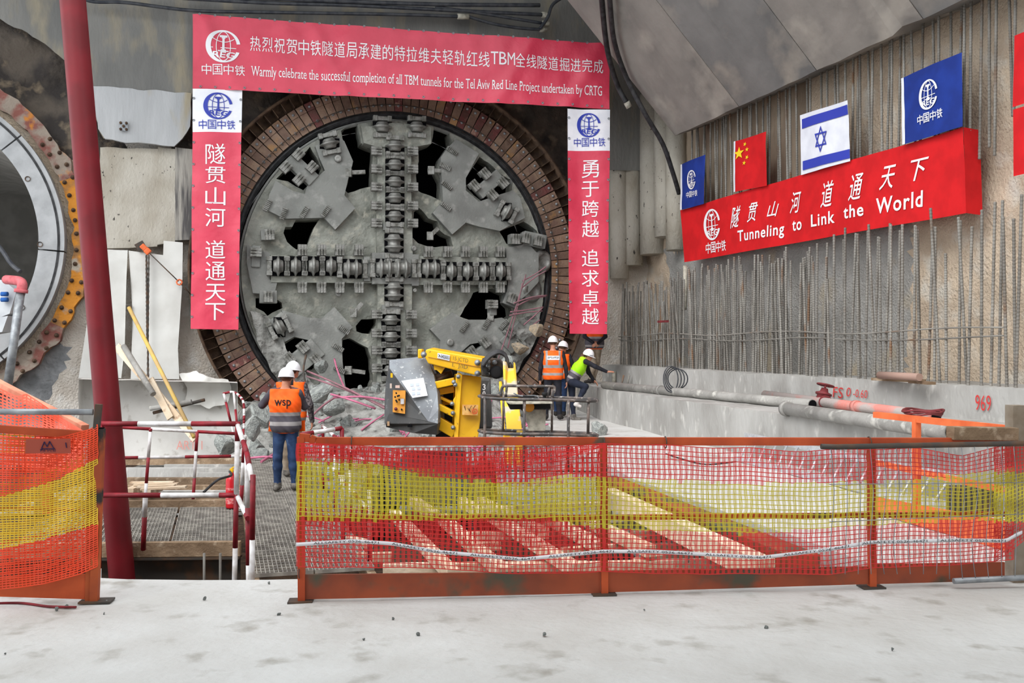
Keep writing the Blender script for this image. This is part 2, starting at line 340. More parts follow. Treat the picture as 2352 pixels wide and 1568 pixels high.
PL = [[(633, 415), (674, 439), (700, 445), (705, 428), (720, 415), (746, 391), (733, 361), (724, 335), (776, 313), (791, 324), (811, 370), (809, 380), (800, 409), (791, 448), (816, 478), (770, 527), (744, 500), (653, 502), (614, 482), (618, 448)],
 [(1013, 361), (1028, 339), (1048, 320), (1100, 352), (1070, 409), (1070, 437), (1100, 463), (1137, 450), (1178, 437), (1195, 454), (1206, 500), (1148, 530), (1104, 521), (1070, 511), (1039, 538), (994, 489), (1018, 461), (1015, 415), (1013, 380)],
 [(647, 712), (707, 729), (739, 731), (768, 705), (810, 751), (785, 778), (787, 831), (792, 879), (800, 920), (740, 900), (732, 860), (734, 828), (729, 797), (714, 782), (676, 773), (656, 741)],
 [(988, 756), (1041, 717), (1065, 734), (1121, 734), (1153, 729), (1179, 746), (1184, 758), (1172, 815), (1150, 850), (1138, 804), (1104, 786), (1080, 790), (1058, 809), (1010, 802), (1012, 782)],
 [(567, 562), (620, 581), (620, 642), (637, 647), (630, 676), (581, 673), (567, 603)],
 [(1162, 569), (1213, 559), (1237, 584), (1237, 647), (1211, 676), (1187, 695), (1162, 683), (1167, 654)],
 [(612, 741), (647, 715), (660, 742), (676, 773), (645, 790), (628, 770)]]
for q in PL:
    mb = MB(); plate(mb, uvs(q, .4), [], .12, lambda u, v: .4 + .006 * nz(u, v, 2), -.1, TB.to, 0, False)
    mb.build('armour_plate', M['mud_s'], tbm)
# spokes: the cross that carries the cutters
def bar(name, poly, d, m=M['mud_s']):
    mb = MB(); plate(mb, uvs(poly, d), [], .1, lambda u, v: d + .012 * nz(u, v, 3), -.05, TB.to); return mb.build(name, m, tbm)
sp = bar('spoke', [(868, 300), (945, 302), (944, 420), (948, 580), (946, 700), (944, 900), (866, 898), (868, 700), (865, 500), (867, 400)], .42, M['mud'])
sp2 = bar('spoke', [(622, 586), (862, 588), (862, 650), (622, 648)], .42, M['mud']); sp3 = bar('spoke', [(950, 588), (1164, 592), (1164, 654), (950, 654)], .42, M['mud'])
bar('cutter_mount', [(829, 288), (850, 290), (900, 282), (935, 284), (990, 292), (990, 330), (960, 336), (870, 338), (836, 328)], .46, M['mud'])
bar('hub_block', [(855, 580), (948, 580), (948, 652), (855, 652)], .5); bar('cover_strip', [(836, 590), (850, 590), (850, 645), (836, 645)], .5); bar('cover_strip', [(946, 584), (962, 584), (962, 656), (946, 656)], .5)
bar('cover_strip', [(878, 700), (926, 700), (926, 712), (878, 712)], .5); bar('cover_strip', [(880, 513), (925, 513), (925, 528), (880, 528)], .5)
# disc cutters
def disc_mesh(nd):
    mb = MB(); w_ = .23 if nd == 1 else .42; prof = [(.001, -w_ / 2), (.12, -w_ / 2), (.14, -w_ / 2 + .02)]
    for k in range(nd):
        c = 0 if nd == 1 else (-.095 + .19 * k)
        prof += [(.15, c - .055), (.175, c - .035), (.235, c - .012), (.235, c + .012), (.175, c + .035), (.15, c + .055)]
    prof += [(.14, w_ / 2 - .02), (.12, w_ / 2), (.001, w_ / 2)]
    mb.lathe((0, 0, 0), (1, 0, 0), prof, 20); me = mb.build('disc_cutter', M['cutter']); d = me.data; bpy.data.objects.remove(me); return d
def fit(d, c, ax):      # copy of mesh data turned so that local x follows ax on the wall
    x = ax.normalized(); y = TB.n; z = x.cross(y); m4 = Matrix((x, y, z)).transposed().to_4x4(); m4.translation = c; return m4
DM = {1: disc_mesh(1), 2: disc_mesh(2)}
# the disc mesh is centred on its axle: move vertices so the axle is the origin
for d in DM.values():
    c = sum((q.co for q in d.vertices), Vector()) / len(d.vertices)
    for q in d.vertices: q.co -= c
def place(name, data, m4, par, mt=None):
    o = bpy.data.objects.new(name, data); COL.objects.link(o); o.parent = par; m4 = m4.copy(); m4.translation -= ORI[par.name]; o.matrix_local = m4; return o
def slot_shade(px, py, hw, hh, d=.43):      # dark plate painting the shade of a slot behind a cutter
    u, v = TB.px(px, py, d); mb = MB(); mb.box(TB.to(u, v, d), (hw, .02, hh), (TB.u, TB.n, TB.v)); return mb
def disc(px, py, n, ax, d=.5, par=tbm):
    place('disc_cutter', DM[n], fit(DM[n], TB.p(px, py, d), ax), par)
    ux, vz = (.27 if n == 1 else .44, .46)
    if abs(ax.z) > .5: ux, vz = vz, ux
    slot_shade(px, py, ux, vz, d - .06).build('slot_shade_plate', M['void'], par)
    for s in (-1, 1):      # saddle blocks either side
        mb = MB(); a = ax.normalized(); b = a.cross(TB.n); c = TB.p(px, py, d - .02) + a * s * ((.20 if n == 1 else .3))
        mb.box(c, (.10, .14, .40), (a, TB.n, b)); mb.box(c + b * .17, (.13, .18, .1), (a, TB.n, b)); mb.box(c - b * .17, (.13, .18, .1), (a, TB.n, b)); mb.build('cutter_saddle', M['tooth'], par, bevel=.012)
for y in (336, 379, 418, 455, 497): disc(907, y, 1, TB.v)
for y in (559, 670): disc(905, y, 2, TB.v)
for y in (735, 773, 810, 850): disc(898, y, 1, TB.v)
for x in (639, 679, 720, 760): disc(x, 611, 1, TB.u)
for x in (809, 989): disc(x, 617, 2, TB.u)
for x in (884, 922): disc(x, 616, 2, TB.u, .55)
for x in (1036, 1073, 1111, 1149): disc(x, 623, 1, TB.u)
disc(878, 292, 1, TB.v, .5); disc(957, 292, 1, TB.v, .5)
for x, y, a in ((757, 330, (-.25, 1)), (1163, 487, (.9, -.45)), (642, 751, (.9, .45))):
    disc(x, y, 1, TB.u * a[0] + TB.v * a[1], .46)
# scraper teeth along the spokes: block body with a ribbed bit
def tooth_mesh():
    mb = MB(); mb.box((0, .0, .05), (.22, .2, .14)); mb.box((0, .08, -.075), (.21, .12, .12))
    for k in (-1, 0, 1):
        mb.box((k * .068, .15, .05), (.045, .03, .13)); mb.box((k * .068, .148, -.075), (.058, .04, .12))
    o = mb.build('scraper_tooth', M['tooth'], None, bevel=.008); d = o.data; bpy.data.objects.remove(o)
    for q in d.vertices: q.co.z -= .12
    return d
TM = tooth_mesh()
def tooth(px, py, up, d=.42, par=tbm, s=1.0):     # up: direction on the wall away from the bit
    z = up.normalized(); y = TB.n; x = y.cross(z); m4 = Matrix((x * s, y * s, z * s)).transposed().to_4x4(); m4.translation = TB.p(px, py, d); place('scraper_tooth', TM, m4, par)
for y in (348, 389, 430, 473, 513): tooth(863, y, TB.u); tooth(947, y, -TB.u)
for y in (722, 765, 804, 845, 887): tooth(864, y, TB.u); tooth(944, y, -TB.u)
for x in (694, 738, 780, 824): tooth(x, 574, -TB.v); tooth(x, 661, TB.v)
for x in (983, 1027, 1068, 1109, 1148): tooth(x, 578, -TB.v); tooth(x, 661, TB.v)
def bucket(cx, cy, ang, offs, size=(.85, .5)):
    a = math.radians(ang); x = TB.u * math.cos(a) + TB.v * math.sin(a); y = TB.n.cross(x)
    mb = MB(); c = TB.p(cx, cy, .3); mb.box(c, (size[0], .3, size[1]), (x, TB.n, y)); o = mb.build('bucket_lip', M['mud_s'], tbm, bevel=.02)
    for p, q in offs:
        u, v = TB.px(cx, cy, .44); c2 = TB.to(u, v, .44) + x * p + y * q
        m4 = Matrix((x, TB.n, y)).transposed().to_4x4(); m4.translation = c2; place('scraper_tooth', TM, m4, tbm)
bucket(693, 391, -42, ((-.3, .2), (.12, .2), (-.3, -.22), (.1, -.22)), (.75, .34))
bucket(1122, 424, 42, ((-.3, .2), (.1, .25), (.3, -.2), (-.1, -.25)), (.75, .32))
bucket(697, 822, 40, ((-.25, .2), (.15, .2), (.2, -.2)), (.85, .5))
bucket(1110, 812, 38, ((-.2, .2), (.2, .2)), (.6, .4)); bucket(1180, 775, 45, ((0, .18), (0, -.2)), (.7, .45))
bucket(616, 682, 0, ((0, 0),), (.4, .3)); bucket(1172, 690, -20, ((0, 0.05),), (.4, .3)); bucket(1225, 552, -10, ((-.22, 0), (.1, 0)), (.6, .35)); bucket(614, 540, 5, ((.05, 0),), (.3, .25)); bucket(1182, 550, 0, ((0, 0),), (.3, .25)); bucket(588, 590, 88, ((.1, 0),), (.5, .2)); bucket(1130, 708, 90, ((.1, 0),), (.35, .18))
# wear bars and bolts on the armour plates
def ribbar(px, py, ang, L=.3):
    a = math.radians(ang); x = TB.u * math.cos(a) + TB.v * math.sin(a); y = TB.n.cross(x); c = TB.p(px, py, .41); mb = MB()
    mb.box(c, (L, .06, .1), (x, TB.n, y))
    for k in range(7): mb.box(c + x * (L * (k - 3) / 7.5) + TB.n * .03, (.022, .06, .11), (x, TB.n, y))
    mb.build('wear_bar', M['tooth'], tbm)
for a in ((614, 472, 65), (651, 491, 70), (699, 487, 60), (748, 486, 55), (1038, 347, -30), (1022, 383, -25), (1026, 426, -35), (1024, 474, -35), (790, 757, -35), (776, 798, -30), (780, 848, -28), (1066, 750, 55), (1117, 743, 60), (1157, 745, 50), (1189, 764, 65)): ribbar(*a)
for x, y, r in ((776, 365, .09), (1033, 786, .09), (950, 571, .07), (952, 667, .05), (777, 674, .08)):
    mb = MB(); mb.lathe(TB.p(x, y, .38), TB.n, [(r, 0), (r, .08), (r * .85, .1), (r * .5, .1), (0, .09)], 16); mb.build('bolt', M['cutter'], tbm)
for x, y, L, ang in ((815, 396, .5, 5), (1003, 392, .45, 0), (815, 852, .5, -8), (1127, 718, .35, 90), (820, 710, .4, 50), (995, 535, .35, 45)):    # spray nozzles and picks sticking out at the plate edges
    a = math.radians(ang); mb = MB(); c = TB.p(x, y, .36); x_ = TB.u * math.cos(a) + TB.v * math.sin(a); mb.beam(c - x_ * L / 2, c + x_ * L / 2, .07, .1); mb.box(c - x_ * L * .3, (.16, .12, .2)); mb.build('pick', M['tooth'], tbm, bevel=.01)
mb = MB()
mb.lathe(TB.o, TB.n, [(3.66, .0), (3.69, .1), (3.74, .1), (3.76, -.3)], 120); mb.build('cutterhead_rim', M['mud_s'], tbm)
for px, py, r in ((1246, 600, .28), (1222, 665, .3)):
    mb = MB(); mb.lathe(TB.p(px, py, .28), TB.u * .4 + TB.n, [(.0, .02), (r * .6, .02), (r * .62, .06), (r, .02), (r, -.06)], 20); mb.build('gauge_cutter', M['cutter'], tbm)
# ------------------------------------------------------------ seal ring round the opening
seal = thing('portal_seal_ring', 'round steel seal ring of bolted rust-brown flap plates framing the boring machine', 'seal ring', TB.to(0, -4.8, 0))
mb = MB(); mb.lathe(TB.o, TB.n, [(4.86, -.1), (4.86, .34), (4.80, .34), (4.80, .02), (4.45, .02), (4.45, -.1)], 130); mb.build('flange', M['rust'], seal)
mb = MB(); mb.lathe(TB.o, TB.n, [(4.8, .0), (3.8, .03), (3.8, -.6), (4.8, -.6)], 120); mb.build('backing_ring', M['dark_steel'], seal)
mb = MB(); mb.lathe(TB.o, TB.n, [(4.0, .12), (3.9, .02), (3.86, .12), (3.80, .04), (3.77, .02)], 130); mb.build('rubber_lip', M['rubber'], seal)
mflap = mat('flap_plate', rgb(146, 122, 104), rgb(122, 98, 86), 3, .4, .6, .75, bump=.4, bsc=22, c3=rgb(168, 130, 90), sc3=2.2, lo3=.6, hi3=.7, vary=.2, metal=.1)
mflap2 = mat('flap_plate_red', rgb(122, 72, 70), rgb(104, 72, 66), 4, .4, .6, .75, bump=.4, bsc=22, c3=rgb(172, 140, 124), sc3=6, lo3=.58, hi3=.7, vary=.12)
NP = 126; W_ = 2 * math.pi * 4.0 / NP * .90
def flap_data(m):
    mb = MB(); w0 = W_ / 2; w1 = W_ / 2 * 1.08
    mb.hexa([(-w0, 0, -.02), (w0, 0, -.02), (w0, .03, -.02), (-w0, .03, -.02), (-w1, 0, .42), (w1, 0, .42), (w1, .03, .42), (-w1, .03, .42)])
    mb.hexa([(-w1, 0.03, .41), (w1, 0.03, .41), (w1, .06, .41), (-w1, .06, .41), (-w1, 0.03, .60), (w1, 0.03, .60), (w1, .06, .60), (-w1, .06, .60)])
    o = mb.build('flap_plate', m, None, bevel=.006); d = o.data; c = o.location.copy(); bpy.data.objects.remove(o)
    for q in d.vertices: q.co += c
    return d
mb = MB(); mb.lathe((0, 0, 0), (0, 1, 0), [(.036, 0), (.036, .012), (.022, .014), (.022, .04), (.0, .042)], 8); o = mb.build('bolt', M['steel']); c = o.location.copy(); BD = o.data; bpy.data.objects.remove(o)
for q in BD.vertices: q.co += c
FD = [flap_data(mflap), flap_data(mflap2)]
fin = MB()
for i in range(NP):
    a = 2 * math.pi * (i + .5) / NP; rad = TB.u * math.cos(a) + TB.v * math.sin(a); tan = TB.n.cross(rad); deg = math.degrees(a)
    c0 = TB.o + (rad * 4.62 + tan * (4.62 * math.pi / NP)) + TB.n * .1
    if i % 1 == 0: fin.box(c0 + rad * .08, (.3, .36, .014), (rad, TB.n, tan))
    if 243 < deg < 303: continue
    b = TB.o + rad * 3.93 + TB.n * .16
    nn = (TB.n + rad * .12).normalized(); rr = tan.cross(nn)
    m4 = Matrix((tan, nn, rr)).transposed().to_4x4(); m4.translation = b
    red = (52 < deg < 78 and i % 2) or (328 < deg < 338) or i in (10, 31, 41, 56, 73, 77) or (308 < deg < 316)
    f = place('flap_plate', FD[1 if red else 0], m4, seal); ORI[f.name] = ORI[seal.name]
    for h, y in ((.12, .03), (.5, .06)):
        o = bpy.data.objects.new('bolt', BD); COL.objects.link(o); o.parent = f; o.location = (0, y, h)
fin.build('stiffener', M['rust'], seal)
mb = MB(); pts = []
for i in range(NP):
    a = 2 * math.pi * (i + .5) / NP; r = 4.05 + .025 * noise.noise((i * .3, 0, 0)); pts.append(TB.to(r * math.cos(a), r * math.sin(a), .24 + .01))
mb.tube(pts, .012, 5, closed=True); mb.build('wire_rope', M['dark_steel'], seal)
# ------------------------------------------------------------ second tunnel on the left
lin_ = thing('tunnel_lining_ring', 'pale grey concrete segment ring of the open tunnel at the left edge', 'tunnel lining', TB.to(LC[0], LC[1] - 3.4, .3))
O2 = TB.to(LC[0], LC[1], 0)
def arc(mb, r0, r1, a0, a1, d0, d1, n=16, m=0):
    q = []
    for i in range(n + 1):
        a = math.radians(a0 + (a1 - a0) * i / n); q.append(TB.u * math.cos(a) + TB.v * math.sin(a))
    for i in range(n):
        A, B = q[i], q[i + 1]
        mb.hexa([O2 + A * r0 + TB.n * d0, O2 + B * r0 + TB.n * d0, O2 + B * r1 + TB.n * d0, O2 + A * r1 + TB.n * d0, O2 + A * r0 + TB.n * d1, O2 + B * r0 + TB.n * d1, O2 + B * r1 + TB.n * d1, O2 + A * r1 + TB.n * d1], m)
mb = MB(); mb.lathe(O2, TB.n, [(3.75, .0), (3.3, .02), (3.3, -.8), (3.75, -.8)], 90); mb.build('collar', M['shot_t'], lin_)
mseg = mat('segment_concrete', rgb(176, 178, 180), rgb(158, 160, 162), 3, .4, .65, .7, bump=.15, bsc=20)
for a in range(-110, 120, 46):
    mb = MB(); arc(mb, 2.86, 3.38, a + 14.3, a + 59.7, -1.3, .42, 20); s = mb.build('segment', mseg, lin_)
    mb = MB(); arc(mb, 3.24, 3.29, a + 14.3, a + 59.7, .415, .432, 16); mb.build('gasket', M['rubber'], s)
mb = MB(); mb.lathe(O2, TB.n, [(2.88, -1.3), (2.88, -14), (0.01, -14)], 64); tag(mb.build('trim_9', mat('tunnel_inside', rgb(196, 194, 190), rgb(176, 174, 170), 2)), kind='structure')
for px, py in ((64, 411), (92, 561), (51, 706)):
    mb = MB(); mb.lathe(TB.p(px, py, .41), TB.n, [(.06, 0.03), (.045, .03), (.04, -.02), (0, -.02)], 12); mb.build('bolt_pocket', M['dark_steel'], lin_)
oring = thing('portal_ring', 'broken orange and rust painted steel ring around the left tunnel', 'portal ring', TB.to(LC[0], LC[1] - 4, .2))
mor = mat('orange_rust', rgb(196, 130, 48), rgb(150, 110, 70), 2.2, .48, .58, .85, bump=.5, bsc=14, c3=rgb(170, 160, 146), sc3=1.7, lo3=.57, hi3=.64)
mor2 = mat('grey_rust', rgb(150, 138, 126), rgb(132, 84, 76), 3, .45, .6, .9, bump=.6, bsc=14, c3=rgb(190, 124, 60), sc3=2, lo3=.6, hi3=.66)
for a0, a1, m in ((-62, -30, mor2), (-30, 22, mor), (22, 62, mor2)):
    mb = MB(); uv = [(LC[0] + r * math.cos(math.radians(a)), LC[1] + r * math.sin(math.radians(a))) for r, rg in ((3.53, range(a0, a1 + 1, 2)), (3.87, range(a1, a0 - 1, -2))) for a in rg]
    plate(mb, rough(uv, .09, 4, 1), [], .08, lambda u, v: .2 + .03 * nz(u, v, 3), .1, TB.to); mb.build('ring_plate', m, oring)
for a in range(-48, 40, 5):
    for r in (3.6, 3.8):
        aa = math.radians(a + U_(-1, 1)); mb = MB(); mb.lathe(O2 + (TB.u * math.cos(aa) + TB.v * math.sin(aa)) * r + TB.n * .2, TB.n, [(.05, 0), (.045, .025), (.025, .03), (.022, .08), (0, .08)], 10); mb.build('bolt', M['rust'], oring)
# ------------------------------------------------------------ banners and flags
def text2d(body, off=0.0, shear=0.0, spacing=1.0):
    c = bpy.data.curves.new('t', 'FONT'); c.body = body; c.offset = off; c.shear = shear; c.space_character = spacing; c.resolution_u = 3
    o = bpy.data.objects.new('t', c); COL.objects.link(o); bpy.context.view_layer.update()
    me = bpy.data.meshes.new_from_object(o.evaluated_get(bpy.context.evaluated_depsgraph_get()))
    v = np.array([q.co[:2] for q in me.vertices]); f = [tuple(p.vertices) for p in me.polygons]
    bpy.data.objects.remove(o); bpy.data.curves.remove(c); bpy.data.meshes.remove(me)
    return v, f
def norm01(v, box=None):
    mn = v.min(0) if box is None else np.array(box[0]); mx = v.max(0) if box is None else np.array(box[1])
    return (v - mn) / (mx - mn)
def emblem2d():
    V = []; Fc = []
    def strip(o, i):
        b = len(V); n = len(o); V.extend(o); V.extend(i)
        for k in range(n - 1): Fc.append((b + k, b + k + 1, b + n + k + 1, b + n + k))
    A = [math.radians(a) for a in range(10, 345, 5)]
    strip([(math.cos(a), math.sin(a)) for a in A], [(.05 + .74 * math.cos(a), .90 * math.sin(a)) for a in A])
    def line(pts, w_):
        o = []; i = []
        for k, q in enumerate(pts):
            a = Vector(pts[max(k - 1, 0)]); b = Vector(pts[min(k + 1, len(pts) - 1)]); t = (b - a).normalized(); n = Vector((-t.y, t.x)) * w_ / 2
            o.append((q[0] + n.x, q[1] + n.y)); i.append((q[0] - n.x, q[1] - n.y))
        strip(o, i)
    B = [math.radians(a) for a in range(0, 361, 10)]
    line([(.02 + .40 * math.cos(a), .90 * math.sin(a)) for a in B], .045)
    line([(-.74, -.1), (.75, -.1)], .045)
    line([(.02 + .62 * x, .26 + .22 * x * x + .0) for x in [k / 6 for k in range(-6, 7)]], .045)
    for x0, x1, y0, y1 in ((-.2, .24, .55, .68), (-.09, .13, .48, .55), (-.045, .085, -.22, .5), (-.12, .16, -.28, -.2), (-.28, .32, -.34, -.27)):
        strip([(x0, y0), (x1, y0)], [(x0, y1), (x1, y1)])
    tv, tf = text2d('REG', .02, .1); tv = norm01(tv) * np.array([1.3, .38]) + np.array([-.62, -.72]); b = len(V)
    V.extend([tuple(q) for q in tv]); Fc.extend([tuple(i + b for i in f) for f in tf])
    v = (np.array(V) + 1) / 2; return v, Fc
EMB = emblem2d()
M['vinyl'] = mat('red_vinyl', rgb(216, 62, 88), rgb(206, 54, 80), 2, rough_=.42, bump=.35, bsc=3.5, spec=.5)
M['red_cloth'] = mat('red_cloth', rgb(206, 22, 28), rgb(190, 18, 24), 3, rough_=.75, bump=.15, bsc=8)
M['white_print'] = mat('white_print', rgb(236, 236, 240), rough_=.5)
M['white_vinyl'] = mat('white_vinyl', rgb(240, 240, 246), rgb(228, 230, 238), 3, rough_=.45, bump=.15, bsc=6)
M['blue_print'] = mat('blue_print', rgb(52, 66, 170), rough_=.5)
M['blue_cloth'] = mat('blue_cloth', rgb(26, 54, 140), rgb(22, 46, 124), 3, rough_=.75, bump=.15, bsc=8)
M['white_cloth'] = mat('white_cloth', rgb(226, 228, 236), rgb(214, 216, 226), 3, rough_=.8, bump=.15, bsc=8)
M['yellow_print'] = mat('yellow_print', rgb(240, 205, 40), rough_=.6)
M['wood'] = mat('raw_timber', rgb(216, 200, 178), rgb(198, 176, 150), 2, .4, .6, .85, c3=rgb(160, 132, 106), sc3=7, lo3=.58, hi3=.72, stretch=(1, 1, 1), bump=.2, bsc=25, vary=.12)
class Sheet:
    def __init__(s, fr, d, wave): s.fr = fr; s.d = d; s.wave = wave
    def at(s, u, v, off=0): return s.fr.to(u, v, s.d + s.wave(u, v) + off)
    def q(s, pts, off=0): return [s.fr.px(x, y, s.d) for x, y in pts]
    def cloth(s, mb, quad, nu, nv, m=0, th=.006):
        a, b, c, d = [Vector(q) for q in s.q(quad)]
        def fn(i, j, off=0):
            q = a.lerp(b, i).lerp(d.lerp(c, i), j); return s.at(q.x, q.y, off)
        mb.sheet(lambda i, j: fn(i, j), nu, nv, 0, m)
    def lay(s, mb, v01, faces, tl, tr, bl, off=.014, m=0):      # v01: 0..1, y up
        a, b, c = [Vector(q) for q in s.q([tl, tr, bl])]
        vs = []
        for x, y in v01:
            q = a + (b - a) * x + (c - a) * (1 - y); vs.append(s.at(q.x, q.y, off))
        mb.add(vs, faces, m)
    def text(s, mb, body, tl, tr, bl, off=0.0, shear=0, m=0, box=None):
        v, f = text2d(body, off, shear); s.lay(mb, norm01(v, box), f, tl, tr, bl, m=m)
def rowtext(sh, mb, body, x0, x1, ya, yb, slope, off=.0, m=0):
    """equal cells for each character, from x0 to x1, y top/bottom at x0, slope in px"""
    n = len(body); w_ = (x1 - x0) / (n - 1 + .88)
    for k, ch in enumerate(body):
        a = x0 + k * w_; dy = (a - x0) * slope; h = .88 * w_; sh.text(mb, ch, (a, ya + dy), (a + h, ya + dy + h * slope), (a, yb + dy), off, m=m)
def coltext(sh, mb, items, xc, w_, off=.0):
    for ch, y0, y1 in items: sh.text(mb, ch, (xc - w_ / 2, y0), (xc + w_ / 2, y0), (xc - w_ / 2, y1), off)
FB = Frame(P(443, 784, 22.3), (P(1400, 784, 23.55) - P(443, 784, 22.3)).to_2d())
def eyelets(sh, par, pts, m='steel'):
    d = None
    for x, y in pts:
        u, v = sh.fr.px(x, y, sh.d); c = sh.at(u, v, .012)
        if d is None:
            mb = MB(); mb.lathe((0, 0, 0), (0, 1, 0), [(.028, 0), (.026, .008), (.012, .008), (.012, 0)], 10); o = mb.build('eyelet', M[m]); d = o.data; bpy.data.objects.remove(o)
        o = bpy.data.objects.new('eyelet', d); COL.objects.link(o); o.parent = par; o.location = c - ORI[par.name]
def lerp2(a, b, n): return [(a[0] + (b[0] - a[0]) * (i + .5) / n, a[1] + (b[1] - a[1]) * (i + .5) / n) for i in range(n)]
# the long banner across the top
def wv(u, v):
    g = 0
    for c in (1.2, 3.6, 6.7, 8.4): x = (u - c) + (v - 5.2) * .5 * (1 if int(c) % 2 else -1); g += .055 * math.exp(-(x / .2) ** 2)
    return (.03 * math.sin(u * 2.1 + v * .8) + .045 * noise.noise((u * 1.8, v * 1.8, 0))) + g
sh = Sheet(FB, 0, wv); qd = [(443, 33), (1400, 101), (1400, 250), (442, 203)]
ban = thing('banner', 'long red banner with white slogan stretched over the top of the boring machine', 'banner', P(920, 240, 23))
mb = MB(); sh.cloth(mb, qd, 130, 24); mb.build('banner_cloth', M['vinyl'], ban, fix=False)
mb = MB(); sh.lay(mb, EMB[0], EMB[1], (473, 67), (553, 72), (473, 143)); mb.build('emblem', M['white_print'], ban)
mb = MB(); rowtext(sh, mb, '中国中铁', 463, 563, 146, 170, .06, .0); mb.build('emblem_caption', M['white_print'], ban)
mb = MB()
v0 = '热烈祝贺中铁隧道局承建的特拉维夫轻轨红线'; rowtext(sh, mb, v0, 575, 1124, 83, 118, .067, .0)
rowtext(sh, mb, 'TBM', 1127, 1182, 119, 148, .07, 0); rowtext(sh, mb, '全线隧道掘进完成', 1183, 1385, 124, 155, .072, .0)
mb.build('slogan', M['white_print'], ban)
def serif_text(sh, mb, body, tl, tr, bl):
    """one line of text with small serifs added at the flat stem ends"""
    v, f = text2d(body, 0); V = [tuple(q) for q in v]; Fc = list(f); cnt = {}
    for q in f:
        for i in range(len(q)):
            e = tuple(sorted((q[i], q[(i + 1) % len(q)]))); cnt[e] = cnt.get(e, 0) + 1
    for (a, b), c in cnt.items():
        if c > 1: continue
        (xa, ya), (xb, yb) = v[a], v[b]; w_ = abs(xb - xa)
        if abs(ya - yb) < .004 and .05 < w_ < .17 and (abs(ya) < .02 or ya > .5):
            s_ = 1 if ya < .1 else -1; x0 = min(xa, xb) - .06; x1 = max(xa, xb) + .06; n = len(V)
            V += [(x0, ya), (x1, ya), (x1, ya + s_ * .045), (x0, ya + s_ * .045)]; Fc.append((n, n + 1, n + 2, n + 3))
    V = np.array(V); sh.lay(mb, norm01(V), Fc, tl, tr, bl)
mb = MB(); serif_text(sh, mb, 'Warmly celebrate the successful completion of all TBM tunnels for the Tel Aviv Red Line Project undertaken by CRTG', (577, 152), (1383, 198), (577, 182)); mb.build('english_line', M['white_print'], ban)
eyelets(sh, ban, lerp2((443, 36), (1400, 104), 28) + lerp2((443, 200), (1400, 247), 28))
def wv2(u, v): return .02 * math.sin(v * 2.6 + u * 3) + .015 * noise.noise((u * 3, v * 2, 1)) + .03 * math.sin(u * 5.5)
for nm, lb, d, quad, ysp, lg, ch, col_, xc, w_ in (
  ('banner', 'tall red vertical banner with white head hanging left of the boring machine', .03, [(443, 204), (556, 206), (547, 757), (438, 755)], 303, ((468, 212), (534, 213), (468, 274)), (457, 540, 276, 297),
   [('隧', 330, 377), ('贯', 383, 421), ('山', 430, 471), ('河', 478, 521), ('道', 552, 594), ('通', 601, 644), ('天', 652, 691), ('下', 696, 735)], 495, 45),
  ('banner', 'tall red vertical banner with white head hanging right of the boring machine', .03, [(1303, 250), (1401, 252), (1394, 767), (1308, 766)], 346, ((1325, 259), (1379, 260), (1325, 315)), (1318, 1389, 317, 337),
   [('勇', 368, 408), ('于', 416, 452), ('跨', 460, 498), ('越', 506, 545), ('追', 573, 612), ('求', 620, 658), ('卓', 666, 704), ('越', 708, 745)], 1356, 38)):
    sh = Sheet(FB, d, wv2); t = thing(nm, lb, 'banner', FB.p((quad[2][0] + quad[3][0]) / 2, quad[2][1], d), 'vertical banners beside the boring machine')
    a, b, c, e = quad; k = (ysp - a[1]) / (e[1] - a[1]); l = (a[0] + (e[0] - a[0]) * k, ysp); r = (b[0] + (c[0] - b[0]) * k, ysp + 1)
    mb = MB(); sh.cloth(mb, [l, r, c, e], 16, 70); mb.build('banner_cloth', M['vinyl'], t, fix=False)
    mb = MB(); sh.cloth(mb, [a, b, r, l], 16, 16); mb.build('header_panel', M['white_vinyl'], t, 'white header panel with blue emblem', fix=False)
    mb = MB(); sh.lay(mb, EMB[0], EMB[1], *lg); mb.build('emblem', M['blue_print'], t); mb = MB(); rowtext(sh, mb, '中国中铁', ch[0], ch[1], ch[2], ch[3], 0, .0); mb.build('emblem_caption', M['blue_print'], t)
    
    for part in (col_[:4], col_[4:]): mb = MB(); coltext(sh, mb, part, xc, w_, .0); mb.build('slogan', M['white_print'], t)
    eyelets(sh, t, lerp2((a[0] + 3, a[1]), (e[0] + 3, e[1]), 11) + lerp2((b[0] - 3, b[1]), (c[0] - 3, c[1]), 11))
# right wall banner and flags
def wv3(u, v): return .02 * math.sin(u * 1.7 + v) + .012 * noise.noise((u * 2, v * 2, 5))
sh = Sheet(RW, .5, wv3)
t = thing('banner', 'long red cloth banner with white slogan tied to the rebar of the right wall', 'banner', RW.p(1900, 545, .5))
mb = MB(); sh.cloth(mb, [(1562, 483), (2213, 292), (2219, 489), (1573, 602)], 90, 14)
a = RW.p(2213, 292, .5); b = RW.p(2219, 489, .5); mb.sheet(lambda i, j: a.lerp(b, j) - RW.n * (.30 * i) - RW.u * (.02 * i) + Vector((0, 0, -.02 * i)), 6, 10)
mb.build('banner_cloth', M['red_cloth'], t, fix=False)
mb = MB(); sh.lay(mb, EMB[0], EMB[1], (1614, 485), (1654, 475), (1617, 555)); mb.build('emblem', M['white_print'], t)
mb = MB(); rowtext(sh, mb, '中国中铁', 1620, 1668, 558, 583, -.16, .006); mb.build('emblem_caption', M['white_print'], t)
